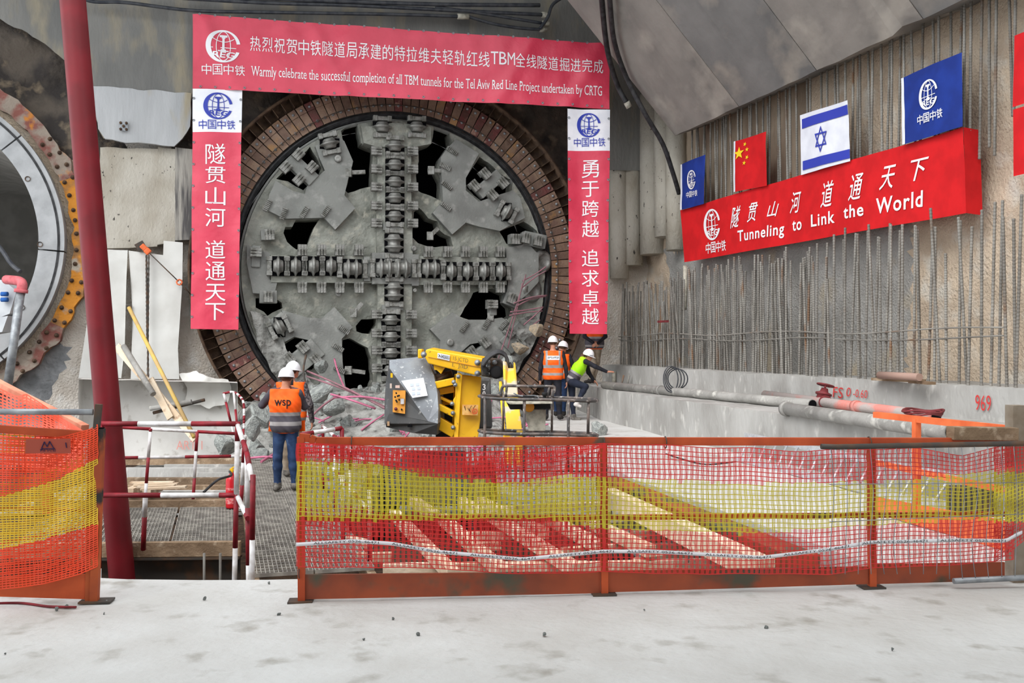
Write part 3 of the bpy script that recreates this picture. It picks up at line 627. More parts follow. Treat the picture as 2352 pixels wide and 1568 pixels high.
for ch, x, y, w_, h in (('隧', 1692, 498, 24, 48), ('贯', 1731, 487, 23, 42), ('山', 1775, 480, 26, 34), ('河', 1827, 464, 26, 48), ('道', 1902, 445, 33, 58), ('通', 1969, 429, 34, 58), ('天', 2040, 407, 36, 52), ('下', 2112, 388, 42, 48)):
    mb = MB(); k = -.24; v, f = text2d(ch, .004, .35); sh.lay(mb, norm01(v), f, (x - w_ / 2, y - h / 2 - k * w_ / 2), (x + w_ / 2, y - h / 2 + k * w_ / 2), (x - w_ / 2, y + h / 2 - k * w_ / 2)); mb.build('slogan_character', M['white_print'], t)
for wd, x0, x1, y0, y1 in (('Tunneling', 1697, 1801, 530, 563), ('to', 1820, 1841, 507, 531), ('Link', 1863, 1920, 493, 521), ('the', 1941, 1987, 473, 503), ('World', 2015, 2119, 456, 492)):
    mb = MB(); k = (x1 - x0) * -.19; hh = (y1 - y0); v, f = text2d(wd, .016, 0, 1.12); sh.lay(mb, norm01(v), f, (x0, y0), (x1, y0 + k), (x0, y1)); mb.build('slogan_word', M['white_print'], t)
FL = 'flags hung on the right wall above the red banner'
def flag(label, quad, m, hem=True):
    t = thing('flag', label, 'flag', RW.p((quad[2][0] + quad[3][0]) / 2, quad[3][1], .55), FL); s_ = Sheet(RW, .56, lambda u, v: .015 * math.sin(u * 4 + v * 2) + .012 * noise.noise((u * 3, v * 3, quad[0][0])))
    mb = MB(); s_.cloth(mb, quad, 16, 16); mb.build('flag_cloth', m, t, fix=False)
    if hem:
        a, b, c, d = quad; e = max(2.5, (b[0] - a[0]) * .035); mb = MB(); s_.d += .006; s_.cloth(mb, [(a[0] - 1, a[1]), (a[0] + e, a[1] - e * .4), (d[0] + e, d[1] - e * .3), (d[0] - 1, d[1])], 2, 12); mb.build('hem', M['white_cloth'], t, 'white hem', fix=False); s_.d -= .006
    return t, s_
t, s_ = flag('small blue flag with white emblem, leftmost on the right wall', [(1563, 378), (1619, 355), (1618, 468), (1563, 482)], M['blue_cloth'])
mb = MB(); s_.lay(mb, EMB[0], EMB[1], (1579, 395), (1600, 387), (1579, 438)); rowtext(s_, mb, '中国中铁', 1576, 1604, 441, 455, -.2, .006); mb.build('emblem', M['white_print'], t)
t, s_ = flag('red flag with one large and four small yellow stars', [(1687, 325), (1761, 302), (1760, 426), (1687, 441)], M['red_cloth'])
mb = MB()
def star(x, y, r, rot=0):
    v = [(.5 + .5 * (1 if k % 2 == 0 else .4) * math.sin(k * math.pi / 5 + rot), .5 + .5 * (1 if k % 2 == 0 else .4) * math.cos(k * math.pi / 5 + rot)) for k in range(10)] + [(.5, .5)]
    s_.lay(mb, v, [(k, (k + 1) % 10, 10) for k in range(10)], (x - r * .75, y - r + r * .24), (x + r * .75, y - r - r * .24), (x - r * .75, y + r + r * .24))
star(1699, 352, 15)
for x, y, a in ((1711, 331, .4), (1716, 343, .1), (1716, 361, .5), (1710, 374, .2)): star(x, y, 5.5, a)
mb.build('star', M['yellow_print'], t)
t, s_ = flag('white flag with two blue stripes and a six-pointed star', [(1838, 265), (1946, 230), (1952, 370), (1838, 402)], M['white_cloth'], False)
for q in ([(1842, 274), (1945, 240), (1946, 262), (1842, 296)], [(1842, 370), (1950, 342), (1951, 363), (1842, 391)]):
    mb = MB(); s_.d += .012; s_.cloth(mb, q, 12, 3); s_.d -= .012; mb.build('stripe', M['blue_print'], t, 'blue stripe', fix=False)
mb = MB()
for sg in (1, -1):
    v = [(.5 + .5 * sg * math.sin(k * 2 * math.pi / 3), .5 + .5 * sg * math.cos(k * 2 * math.pi / 3)) for k in range(3)]; v += [(.5 + (x - .5) * .76, .5 + (y - .5) * .76) for x, y in v]
    s_.lay(mb, v, [(k, (k + 1) % 3, 3 + (k + 1) % 3, 3 + k) for k in range(3)], (1872, 293), (1903, 284), (1872, 354))
mb.build('star', M['blue_print'], t)
t, s_ = flag('large blue flag with white emblem above the right end of the red banner', [(2069, 180), (2208, 120), (2213, 290), (2073, 332)], M['blue_cloth'])
mb = MB(); s_.lay(mb, EMB[0], EMB[1], (2111, 192), (2156, 174), (2112, 259)); rowtext(s_, mb, '中国中铁', 2107, 2167, 266, 288, -.32, .008); mb.build('emblem', M['white_print'], t)
for lb, q in (('red cloth banner cut by the right edge, upper one', [(2330, 82), (2480, 20), (2480, 200), (2328, 246)]), ('red cloth banner cut by the right edge, lower one', [(2329, 252), (2480, 205), (2480, 370), (2330, 405)])):
    s_ = Sheet(RW, .6, wv3); mb = MB(); s_.cloth(mb, q, 16, 14); o = mb.build('banner', M['red_cloth'], None, fix=False); tag(o, lb, 'banner', 'red banners at the right edge')
# ------------------------------------------------------------ rebar on the right wall
M['rebar'] = mat('rebar', rgb(140, 137, 131), rgb(118, 114, 108), 2, .4, .6, .75, metal=.15, vary=.16, c3=rgb(122, 96, 76), sc3=1.2, lo3=.6, hi3=.7)
def rebar_data(L, r):
    mb = MB(); n = 7; st = .045; k = int(L / st); pts = []; rr = []
    for i in range(k):
        z = i * L / k
        for a, b in ((0, 0), (.012, 0), (.018, 1), (.028, 1), (.034, 0)): pts.append((0, 0, z + a)); rr.append(r * (1.11 if b else .95))
    pts.append((0, 0, L)); rr.append(r); mb.tube(pts, rr, n); o = mb.build('rebar', M['rebar']); d = o.data; bpy.data.objects.remove(o); return d
RD = rebar_data(2.3, .021); RD2 = rebar_data(2.4, .021)
def rebar(data, base, top, label, group):
    o = bpy.data.objects.new('rebar', data); COL.objects.link(o); v = top - base; o.location = base
    o.rotation_euler = v.to_track_quat('Z', 'Y').to_euler(); o.scale = (1, 1, v.length / max(q.co.z for q in (data.vertices[-1],))); tag(o, label, 'rebar', group)
rs = random.Random(5); u = .1
while u < 13.6:
    d = .73 + (-.06, .05)[int(u * 50) % 2] + rs.uniform(-.02, .02); base = RW.to(u, 1.08, d)
    zt = 3.25 + .2 * (u > 9.5) - .25 * math.exp(-((u - 1.5) / 2) ** 2) + rs.uniform(-.18, .18)
    if rs.random() < .07: zt -= rs.uniform(.3, .7)
    top = RW.to(u + rs.gauss(0, .06), zt, d + rs.gauss(0, .05))
    rebar(RD, base, top, 'ribbed steel rebar standing in the dense row on the upper concrete ledge', 'rebar standing on the ledge'); u += rs.uniform(.06, .10) + (.06 if u > 9 else 0)
u = 3.35
while u < 14.2:
    d = .36 + rs.choice((-.08, 0)); top = RW.to(u, 6.75 + .1 * (11.2 < u < 12.9), d); zb = rs.uniform(4.15, 4.6)
    if 11.2 < u < 12.3 or u > 12.8: zb = rs.uniform(4.5, 4.8)
    base = RW.to(u + rs.gauss(0, .05), zb, d + rs.uniform(-.04, .04))
    rebar(RD2, top, base, 'ribbed steel rebar hanging from the underside of the concrete haunch', 'rebar hanging from the haunch'); u += rs.uniform(.1, .24)
for z0, lab in ((1.86, 'thin steel tie bar running level through the standing rebar, upper of two'), (1.74, 'thin steel tie bar running level through the standing rebar, lower of two')):
    pts = [RW.to(i * .7, z0 + .035 * math.sin(i * .9 + z0 * 9) + .02 * noise.noise((i, z0, 0)), .8) for i in range(20)]
    mb = MB(); mb.tube(pts, .013, 6); tag(mb.build('tie_bar', M['rebar']), lab, 'rebar')
M['pipe'] = mat('grey_pipe', rgb(158, 156, 152), rgb(134, 132, 128), 3, .4, .6, .7, c3=rgb(186, 184, 178), sc3=6, lo3=.56, hi3=.7, bump=.15, bsc=25)
M['pipe_r'] = mat('pink_pipe', rgb(168, 158, 154), rgb(204, 128, 118), 1.3, .5, .6, .7, bump=.15)
M['valve'] = mat('maroon_paint', rgb(128, 52, 56), rgb(104, 46, 48), 6, rough_=.6)
M['wood_g'] = mat('weathered_timber', rgb(150, 128, 104), rgb(116, 96, 76), 2.5, .4, .6, .9, c3=rgb(178, 160, 138), sc3=9, lo3=.56, hi3=.72, stretch=(1, .3, 1), bump=.3, bsc=25, vary=.15)
def pipe(a, b, r, m, label, z, flange=()):
    t = thing('pipe', label, 'pipe', (PZ(*a, z) + PZ(*b, z)) / 2 - Vector((0, 0, r)), 'pipes lying on the lower ledge'); A = PZ(*a, z); B = PZ(*b, z); dr = (B - A).normalized()
    mb = MB(); mb.tube([A, B], r, 18); mb.build('pipe_body', m, t)
    mb = MB(); mb.tube([B - dr * .001, B + dr * .012], r * .86, 16); mb.build('bore_shade', M['void'], t)  # solid black disc painting the shaded hollow of the pipe
    for f in flange:
        mb = MB(); c = A.lerp(B, f); mb.tube([c - dr * .05, c + dr * .05], r * 1.22, 18); mb.build('coupling', m, t)
    return A, B
pipe((1387, 884), (1866, 929), .082, M['pipe'], 'long grey pipe lying on the lower ledge, far end towards the workers', .735, (.35,))
pipe((1803, 938), (2186, 993), .088, M['pipe'], 'grey pipe lying on the lower ledge, nearest to the camera', .742, (.015,))
A, B = pipe((1757, 906), (2150, 957), .075, M['pipe_r'], 'pink and grey pipe on the lower ledge joined to the red valve', .74, (.62,))
t = thing('gate_valve', 'maroon gate valve with a round handwheel on the pink pipe', 'valve', PZ(1896, 940, .66)); c = PZ(1888, 922, .74)
mb = MB(); mb.tube([c - Vector((.0, .17, 0)) , c + Vector((0, .17, 0))], .09, 16); mb.lathe(c, (.25, .1, 1), [(.10, 0), (.1, .1), (.13, .11), (.13, .14), (.07, .16), (.05, .22), (.0, .22)], 14); mb.build('body', M['valve'], t)
ax = Vector((.25, .1, 1)).normalized(); hw = c + ax * .27; x = ax.orthogonal().normalized(); y = ax.cross(x); mb = MB()
mb.tube([hw + (x * math.cos(k * math.pi / 10) + y * math.sin(k * math.pi / 10)) * .13 for k in range(20)], .014, 6, closed=True)
for k in range(3): a = k * math.pi / 3; q = (x * math.cos(a) + y * math.sin(a)) * .13; mb.tube([hw - q, hw + q], .01, 5)
mb.tube([hw - ax * .08, hw + ax * .02], .018, 8); mb.build('handwheel', M['valve'], t)
mb = MB(); mb.tube([c - Vector((.0, .2, 0)), c - Vector((0, .17, 0))], .11, 16); mb.build('flange', M['valve'], t); mb = MB(); mb.tube([c - Vector((.0, .201, 0)), c - Vector((0, .19, 0))], .075, 16); mb.build('bore_shade', M['void'], t)  # flange, then a black disc painting its shaded hollow
c = PZ(2120, 950, .8); mb = MB()
for k in range(3): mb.tube([c + Vector((.2 * math.cos(a) * (1 + .1 * k), .25 * math.sin(a), .02 * k + .015 * math.sin(3 * a + k))) for a in [i * math.pi / 9 for i in range(18)]], .014, 6, closed=True)
tag(mb.build('hose', M['valve']), 'small coil of dark red hose lying over the pink pipe', 'hose')
c = PZ(1541, 868, 1.0); mb = MB()
for k in range(4): mb.tube([c + Vector((.14 * math.cos(a) * (1 + .12 * k) + .05 * k, .1 + .03 * k - .08, -.02 + .25 * math.sin(a) * (1 - .08 * k))) for a in [i * math.pi / 10 for i in range(20)]], .012, 6, closed=True)
tag(mb.build('cable_coil', M['cable']), 'loop of black cable hanging on the face of the upper ledge', 'cable')
for px, py, z, r, L, m, lb in ((1410, 880, .65, .055, .3, M['pvc'], 'short white pipe stub on the lower ledge near the reaching worker'), (1473, 836, 1.1, .05, .42, M['pipe'], 'short grey pipe stub standing on the upper ledge before the rebar')):
    c = PZ(px, py, z); mb = MB(); mb.tube([c - Vector((0, 0, .02)), c + Vector((0, 0, L))], r, 14); tag(mb.build('pipe_stub', m), lb, 'pipe')
for px in (1427, 1440):
    c = PZ(px, 884, .65); mb = MB(); mb.tube([c - Vector((0, 0, .02)), c + Vector((.06, 0, .24))], .022, 8); tag(mb.build('rebar_stub', M['rebar']), 'short rebar stub poking up beside the far end of the grey pipe', 'rebar', 'rebar stubs')
for a, b, r, m, lb in (((2020, 861), (2112, 866), .055, mat('pink_tube', rgb(160, 132, 120), rough_=.7), 'pinkish tube lying on top of the small planks on the upper ledge'),):
    mb = MB(); mb.tube([PZ(*a, 1.2), PZ(*b, 1.2)], r, 14); tag(mb.build('tube', m), lb, 'tube')
for k, (a, b, z) in enumerate((((2008, 870), (2090, 874), 1.13), ((2014, 866), (2118, 874), 1.125), ((2095, 876), (2140, 880), 1.12))):
    mb = MB(); mb.beam(PZ(*a, z), PZ(*b, z), .12, .04); tag(mb.build('plank', M['wood_g']), ('small plank on the upper ledge, left one under the pinkish tube', 'small plank on the upper ledge, behind the others', 'short plank on the upper ledge right of the pinkish tube')[k], 'plank', 'planks on the upper ledge')
mb = MB(); mb.box(RW.p(1523, 738, .95), (.06, .05, .5), (RW.n, Vector((0, 0, 1)), RW.u)); tag(mb.build('level', M['valve']), 'small red spirit level tied across the standing rebar', 'tool')
mb = MB(); A = RW.p(1574, 610, .6); mb.tube([A, A + Vector((.0, 0, -.55)), A + Vector((-.02, -.0, -1.0))], .05, 10); tag(mb.build('hanging_hose', M['pvc']), 'pale plastic hose hanging below the left end of the wall banner', 'hose')
# spray-painted figures on the ledge face
M['spray'] = mat('red_spray', rgb(196, 60, 58), rough_=.8)
ff = Frame((4.72, 17.8, 0), (6.48 - 4.72, 12.6 - 17.8)); led = [o for o in COL.objects if o.name == 'trim_3'][0]
mb = MB()
for body, tl, tr, bl in (('FS', (1913, 887), (1937, 890), (1913, 912)), ('0', (1945, 889), (1955, 890), (1944, 910)), ('-0,60', (1960, 893), (1993, 896), (1960, 914)), ('969', (2240, 906), (2276, 908), (2242, 942))):
    v, f = text2d(body, .0, .1); v = norm01(v); a, b, c = [Vector(ff.px(x, y, .02)) for x, y in (tl, tr, bl)]
    mb.add([ff.to(*(a + (b - a) * x + (c - a) * (1 - y)), .025) for x, y in v], f)
mb.build('graffiti', M['spray'], led)
# ------------------------------------------------------------ cables
SP = RW.to(6, 6.4, .75); SN = (RW.to(6, 9.35, 3.45) - SP).cross(RW.u).normalized()
def soffit(px, py, off):
    r = Vector(((px - 1176) / F, 1, -(py - 784) / F)); c = Vector((0, 0, CAMZ)); t = (SP - c).dot(SN) / r.dot(SN); return c + r * (t - off)
def smooth(pts, k=6):
    out = []
    for i in range(len(pts) - 1):
        p0, p1, p2, p3 = pts[max(i - 1, 0)], pts[i], pts[i + 1], pts[min(i + 2, len(pts) - 1)]
        for j in range(k):
            t = j / k; out.append(.5 * ((2 * p1) + (p2 - p0) * t + (2 * p0 - 5 * p1 + 4 * p2 - p3) * t * t + (3 * p1 - p0 - 3 * p2 + p3) * t ** 3))
    return out + [pts[-1]]
t = thing('hose', 'black hose hanging off the haunch, left one ending in a white coupling', 'hose', soffit(1440, 235, .3), 'hoses hanging off the haunch')
q = [soffit(1380, -60, .25)] + [soffit(*p, .3) for p in ((1384, 20), (1396, 120), (1418, 195))]; q += [P(1440, 236, q[-1].y + .1)]
mb = MB(); mb.tube(smooth(q), .06, 10); mb.build('hose_body', M['rubber'], t); mb = MB(); e = (q[-1] - q[-2]).normalized(); mb.tube([q[-1] - e * .02, q[-1] + e * .12], .075, 10); mb.build('coupling', M['pvc'], t)
q = [soffit(1398, -60, .25)] + [soffit(*p, .3) for p in ((1402, 20), (1412, 100), (1440, 180))]; y = q[-1].y; q += [P(1482, 262, y + .2), P(1522, 330, y + .5), P(1545, 395, y + .9), P(1560, 445, y + 1.2)]
mb = MB(); mb.tube(smooth(q), .055, 10); tag(mb.build('hose', M['rubber']), 'black hose hanging off the haunch, right one reaching down to the blue flag', 'hose', 'hoses hanging off the haunch')
for k, (pts, r, lb) in enumerate((([(150, -30), (205, 2), (290, 6), (440, 24), (600, 28), (900, 33), (1060, 38)], .04, 'black cable running along the top of the wall just above the banner'),
   ([(330, -10), (600, 6), (800, 12), (1000, 22), (1250, 34)], .045, 'black cable along the top of the wall, second above the banner'),
   ([(560, -6), (760, 2), (1000, 10), (1240, 12)], .05, 'black cable along the top of the wall, third above the banner'),
   ([(1076, 38), (1130, 54), (1190, 64), (1245, 68)], .04, 'short black cable sagging from the white joint to the wall bracket'),
   ([(1000, 16), (1100, 30), (1250, 54)], .04, 'black cable dipping between the upper cables and the sagging one'),
   ([(1300, -10), (1270, 10), (1258, 40), (1240, 66)], .04, 'black cable turning up beside the haunch'))):
    pts = [TB.p(x, y, .75 + .06 * (k % 3)) for x, y in pts]; t = thing('cable', lb, 'cable', pts[len(pts) // 2], 'cables along the top of the wall')
    mb = MB(); mb.tube(smooth(pts), r, 8); mb.build('cable_body', M['cable'], t)
    if k in (1, 3, 4): mb = MB(); e = (pts[-1] - pts[-2]).normalized(); mb.tube([pts[-1] - e * .06, pts[-1] + e * .12], r * 1.6, 10); mb.build('connector', M['pvc'], t)
    if k == 0: mb = MB(); e = (pts[-1] - pts[-2]).normalized(); mb.tube([pts[-1] - e * .1, pts[-1] + e * .18], r * 1.7, 10); mb.build('connector', M['pvc'], t)
# ------------------------------------------------------------ yellow boom lift
M['yel'] = mat('yellow_paint', rgb(236, 184, 26), rgb(222, 168, 20), 3, rough_=.4, c3=rgb(150, 110, 50), sc3=14, lo3=.68, hi3=.74, spec=.4)
M['yel_w'] = mat('worn_yellow', rgb(226, 184, 60), rgb(186, 176, 156), 5, .5, .58, .6)
M['hood'] = mat('grey_hood', rgb(140, 146, 152), rgb(120, 124, 130), 3, rough_=.5, c3=rgb(204, 206, 208), sc3=26, lo3=.62, hi3=.7)
M['hood_d'] = mat('dark_hood', rgb(66, 68, 70), rgb(84, 84, 84), 3, rough_=.55, c3=rgb(150, 150, 148), sc3=22, lo3=.64, hi3=.74, stretch=(1, 1, .4))
M['paper'] = mat('paper', rgb(236, 240, 246), rgb(222, 228, 238), 8, rough_=.6)
M['panel'] = mat('orange_panel', rgb(206, 140, 50), rough_=.6)
M['bar'] = mat('basket_tube', rgb(72, 70, 70), rgb(112, 100, 94), 9, .45, .6, .5, c3=rgb(170, 168, 164), sc3=18, lo3=.6, hi3=.7)
M['tyre'] = mat('tyre', rgb(48, 48, 48), rgb(92, 88, 82), 6, rough_=.9)
def E(x, y, Y): return P(x / 5.6 + 860, y / 5.6 + 760, Y)
lift = thing('boom_lift', 'yellow articulated boom lift with grey hood and basket standing before the cutterhead', 'boom lift', P(1010, 1180, 14.6))
# hood: front faces with a diagonal crease, then a rounded body behind
mb = MB(); f0 = 13.6
pt = {'A': E(194, 372, 14.1), 'B': E(640, 325, 14.2), 'B2': E(710, 420, 14.1), 'C': E(765, 570, 13.95), 'D': E(810, 800, 13.75), 'E': E(822, 1010, 13.65), 'F': E(815, 1190, f0), 'K': E(195, 480, 13.75), 'L': E(690, 1160, f0), 'H': E(150, 640, 13.75), 'I': E(130, 900, 13.72), 'J': E(130, 1190, f0), 'N': E(190, 1060, f0 + .02)}
o_ = list(pt); ix = {k: i for i, k in enumerate(o_)}; vs = [pt[k] for k in o_]
vs2 = [q + Vector((.06, .95, 0)) for q in vs]
fs = [tuple(ix[k] for k in q.split()) for q in ('A K B', 'B K B2', 'B2 K C', 'C K D', 'D K L', 'D L E', 'E L F')]; fd = [tuple(ix[k] for k in s.split()) for s in ('K H I J N L', 'A H K', 'N J F L')]
loop = 'A B B2 C D E F J I H'.split(); n0 = len(vs)
sides = [(ix[loop[i]], ix[loop[(i + 1) % 10]], n0 + ix[loop[(i + 1) % 10]], n0 + ix[loop[i]]) for i in range(10)]
mb.add(vs + vs2, fs + sides, 0); mb.add(vs, fd, 1); mb.add(vs2, [tuple(ix[k] for k in loop[::-1])], 0)
mb.build('hood', [M['hood'], M['hood_d']], lift)
mb = MB(); a = [E(150, 1180, f0 + .0), E(815, 1195, f0 + .0), E(800, 1335, f0 + .1), E(500, 1312, f0 + .05), E(150, 1235, f0 + .1)]; mb.prism(a, (.06, .9, 0)); mb.build('bumper', M['hood_d'], lift)
mb = MB(); fn = Vector((0, -.03, 0)); mb.prism([q + fn for q in (E(240, 760, 13.66), E(402, 765, 13.64), E(395, 1062, 13.58), E(238, 1040, 13.6))], (0, .06, 0)); cp = mb.build('control_panel', M['panel'], lift)
for x, y in ((282, 800), (300, 838), (268, 850), (318, 832), (280, 895), (290, 912), (320, 885), (352, 1010)):
    mb = MB(); c = E(x, y, 13.56); mb.lathe(c, (0, -1, .2), [(.012, 0), (.012, .03), (0, .032)], 8); mb.build('switch', M['black'], cp)
mb = MB(); mb.lathe(E(278, 1000, 13.55), (0, -1, 0), [(.02, 0), (.024, .02), (0, .025)], 10); mb.build('stop_button', M['valve'], cp)
mb = MB(); mb.prism([E(335, 870, 13.56), E(380, 870, 13.56), E(380, 940, 13.54), E(335, 938, 13.54)], (0, .03, 0)); mb.build('key_plate', M['yel'], cp)
SH = lambda x, y: E(x, y, 13.70 + .17 * ((x - 345) / 300 - (y - 640) / 260) * .62 - .075 + .0)
q = [SH(345, 640), SH(630, 600), SH(685, 830), SH(490, 860)]; mb.prism(q, (0, .012, 0)); pp = mb.build('notice_sheet', M['paper'], lift)
mb = MB()
for cx, cy in ((480, 690), (555, 685), (500, 740), (570, 735), (500, 800), (565, 795)):
    mb.prism([SH(cx + a, cy + b) - Vector((0, .006, 0)) for a, b in ((-22, -14), (20, -18), (24, 18), (-18, 22))], (0, .004, 0))
mb.build('print', mat('pale_print', rgb(196, 206, 224), rough_=.6), pp)
for x, y, w_, h, m in ((222, 570, 26, 55, M['yel']), (298, 715, 55, 34, mat('pink_label', rgb(210, 180, 170))), (212, 705, 24, 60, mat('pale_label', rgb(196, 180, 170))), (180, 1190, 30, 55, mat('tan_label', rgb(170, 140, 110)))):
    mb = MB(); c = E(x, y, 13.60); mb.box(c, (w_ / 5.6 / F * 13.6, .03, h / 5.6 / F * 13.6)); mb.build('label_plate', m, lift)
mb = MB(); mb.box(E(455, 1220, 13.6), (.06, .04, .03)); mb.build('slot', M['void'], lift)
# second hood beyond the tower
mb = MB(); q = [E(1385, 600, 14.6), E(1505, 605, 14.7), E(1515, 900, 14.6), E(1530, 1260, 14.5), E(1340, 1270, 14.5), E(1385, 800, 14.6)]; mb.prism(q, (-.3, .9, 0)); mb.build('hood', M['hood_d'], lift, bevel=.04)
mb = MB()
for ch, y0, y1 in (('3', 680, 760), ('0', 770, 850)):
    v, f = text2d(ch, .02); v = norm01(v); mb.add([E(1390 + 40 * x, y1 - (y1 - y0) * y, 14.55) for x, y in v], f)
mb.build('lettering', M['white_print'], lift)
# tower
mb = MB(); q = [E(1112, 558, 13.9), E(1382, 590, 14.0), E(1372, 800, 14.0), E(1366, 1150, 13.95), E(1335, 1420, 13.9), E(1080, 1420, 13.8)]; mb.prism(q, (-.12, .34, 0)); tw = mb.build('tower', M['yel'], lift, bevel=.02)
mb = MB(); q = [E(1045, 560, 13.82), E(1080, 530, 13.82), E(1130, 560, 13.82), E(1105, 900, 13.8), E(1075, 1420, 13.76), E(1022, 1420, 13.78), E(1030, 1000, 13.8), E(1010, 890, 13.8), E(1040, 840, 13.8)]; mb.prism(q, (-.0, .05, 0)); mb.build('side_plate', M['yel'], tw, bevel=.008)
mb = MB(); mb.prism([E(1130, 948, 13.79), E(1335, 950, 13.86), E(1330, 1085, 13.84), E(1128, 1078, 13.77)], (0, .03, 0)); st = mb.build('warning_sticker', mat('sticker', rgb(222, 178, 110), rgb(210, 150, 80), 12, rough_=.6), tw)
c = E(1290, 1033, 13.80); mb = MB(); mb.tube([c + Vector((math.cos(a) * .034, 0, math.sin(a) * .034)) for a in [k * math.pi / 9 for k in range(18)]], .005, 5, closed=True); mb.beam(c + Vector((-.024, 0, .024)), c + Vector((.024, 0, -.024)), .008, .006); mb.build('prohibition_mark', mat('sign_red', rgb(206, 70, 40)), st)
mb = MB()
for a, b in (((1160, 965), (1175, 1050)), ((1200, 990), (1240, 1040)), ((1250, 960), (1215, 1020)), ((1300, 955), (1270, 1000))): mb.beam(E(*a, 13.79), E(*b, 13.80), .008, .006)
mb.build('diagram', M['black'], st)
def bolts(lst, par, Y, r=.022):
    for x, y in lst: mb = MB(); mb.lathe(E(x, y, Y), (0, -1, 0), [(r * 1.4, 0), (r * 1.4, .015), (r, .02), (r * .9, .05), (0, .055)], 10); mb.build('bolt', M['steel'], par)
bolts(((1080, 585), (1020, 655), (1040, 690), (1000, 935), (1010, 1055), (1012, 1240)), tw, 13.78)
# linkage arms between hood and tower
for a, b, wd, Y in (((760, 700), (1035, 640), .1, 13.95), ((770, 790), (1030, 745), .09, 14.1), ((790, 950), (1030, 1070), .08, 13.9), ((820, 840), (1010, 925), .04, 14.1), ((800, 1160), (1040, 1300), .16, 13.95), ((770, 930), (1000, 915), .06, 14.2)):
    mb = MB(); mb.beam(E(*a, Y), E(*b, Y), .16, wd, (0, 0, 1)); mb.build('link_arm', M['yel'], lift, bevel=.01)
mb = MB(); mb.prism([E(740, 420, 14.3), E(1060, 500, 14.3), E(1040, 1400, 14.3), E(790, 1400, 14.3)], (0, .1, 0)); mb.build('inner_frame', M['black'], lift)
mb = MB(); mb.tube([E(760, 600, 14.1), E(1000, 540, 14.1)], .05, 10); mb.tube([E(800, 640, 14.05), E(950, 560, 14.05)], .03, 8); mb.build('hydraulic_ram', M['dark_steel'], lift)
# upper boom
mb = MB(); q = [E(690, 335, 13.85), E(1372, 470, 13.75), E(1362, 585, 13.75), E(1200, 545, 13.8), E(690, 415, 13.85), E(640, 320, 13.85), E(660, 240, 13.9), E(700, 232, 13.9), E(1395, 352, 13.75), E(1372, 470, 13.75)]
mb = MB(); q = [E(660, 240, 13.85), E(700, 232, 13.85), E(1395, 352, 13.7), E(1362, 585, 13.7), E(690, 418, 13.85), E(640, 325, 13.85)]; mb.prism(q, (.05, .3, .02)); bo = mb.build('boom', M['yel'], lift, bevel=.015)
mb = MB(); mb.beam(E(690, 330, 13.83), E(1375, 468, 13.69), .012, .006); mb.build('seam', M['panel'], bo)
mb = MB(); mb.box(E(598, 290, 13.95), (.06, .3, .13)); mb.build('pin_lug', M['yel'], bo, bevel=.015)
mb = MB(); q = [E(812, 280, 13.79), E(970, 312, 13.76), E(966, 384, 13.76), E(810, 348, 13.79)]; mb.prism(q, (0, .02, 0)); pl = mb.build('number_plate', M['paper'], bo)
mb = MB(); v, f = text2d('04-8420055', .015); v = norm01(v); mb.add([E(818 + 146 * x, 290 + 31 * x + 48 * (1 - y), 13.745 + .02 * (1 - x)) for x, y in v], f); mb.build('lettering', M['black'], pl)
mb = MB(); v, f = text2d('15 JCTD', .0, .1); v = norm01(v); mb.add([E(1010 + 195 * x, 322 + 35 * x + 68 * (1 - y), 13.70 + .05 * (1 - x)) for x, y in v], f)
v, f = text2d('I.  J/ID', .0, .1); v = norm01(v); mb.add([E(1000 + 200 * x, 405 + 35 * x + 68 * (1 - y), 13.70 + .05 * (1 - x)) for x, y in v], f); mb.build('lettering', mat('faded_black', rgb(98, 86, 54)), bo)
bolts(((1325, 405), (1325, 545), (635, 300)), bo, 13.7, .03)
mb = MB(); mb.prism([E(760, 440, 13.9), E(900, 475, 13.9), E(855, 550, 13.9), E(800, 500, 13.9), E(770, 500, 13.9)], (0, .2, 0)); mb.build('boom_lug', M['yel'], bo)
# knuckle, hoses, jib
mb = MB(); mb.prism([E(1372, 400, 13.6), E(1420, 330, 13.6), E(1600, 365, 13.6), E(1660, 430, 13.6), E(1650, 600, 13.6), E(1500, 600, 13.6), E(1372, 580, 13.6)], (.02, .3, 0)); kn = mb.build('knuckle', M['dark_steel'], lift, bevel=.02)
bolts(((1545, 405), (1465, 400), (1465, 455), (1460, 495), (1465, 545)), kn, 13.58, .025)
mb = MB(); mb.lathe(E(1570, 530, 13.6), (0, -1, 0), [(.09, 0), (.09, .05), (.05, .06), (0, .06)], 16); mb.build('pivot', M['black'], kn)
for k, pts in enumerate((((1380, 420), (1440, 340), (1500, 290), (1590, 255), (1670, 290), (1700, 350), (1700, 440)), ((1740, 400), (1735, 470), (1700, 560), (1680, 650), (1670, 690)))):
    for j in range(3):
        mb = MB(); mb.tube(smooth([E(x + 6 * j, y + 14 * j, 13.5 - .03 * j) for x, y in pts]), .022, 8); mb.build('hydraulic_hose', M['rubber'], lift)
for j in range(5):
    mb = MB(); mb.tube(smooth([E(1440 - 10 * j, 350, 13.55), E(1400 - 6 * j, 420 + 10 * j, 13.5), E(1440, 470 + 22 * j, 13.5), E(1480, 500 + 16 * j, 13.55)]), .01, 6); mb.build('hydraulic_hose', M['rubber'], kn)
mb = MB(); q = [E(1650, 385, 13.4), E(1690, 380, 13.4), E(1700, 470, 13.4), E(1810, 470, 13.4), E(1805, 400, 13.4), E(1780, 375, 13.4)]
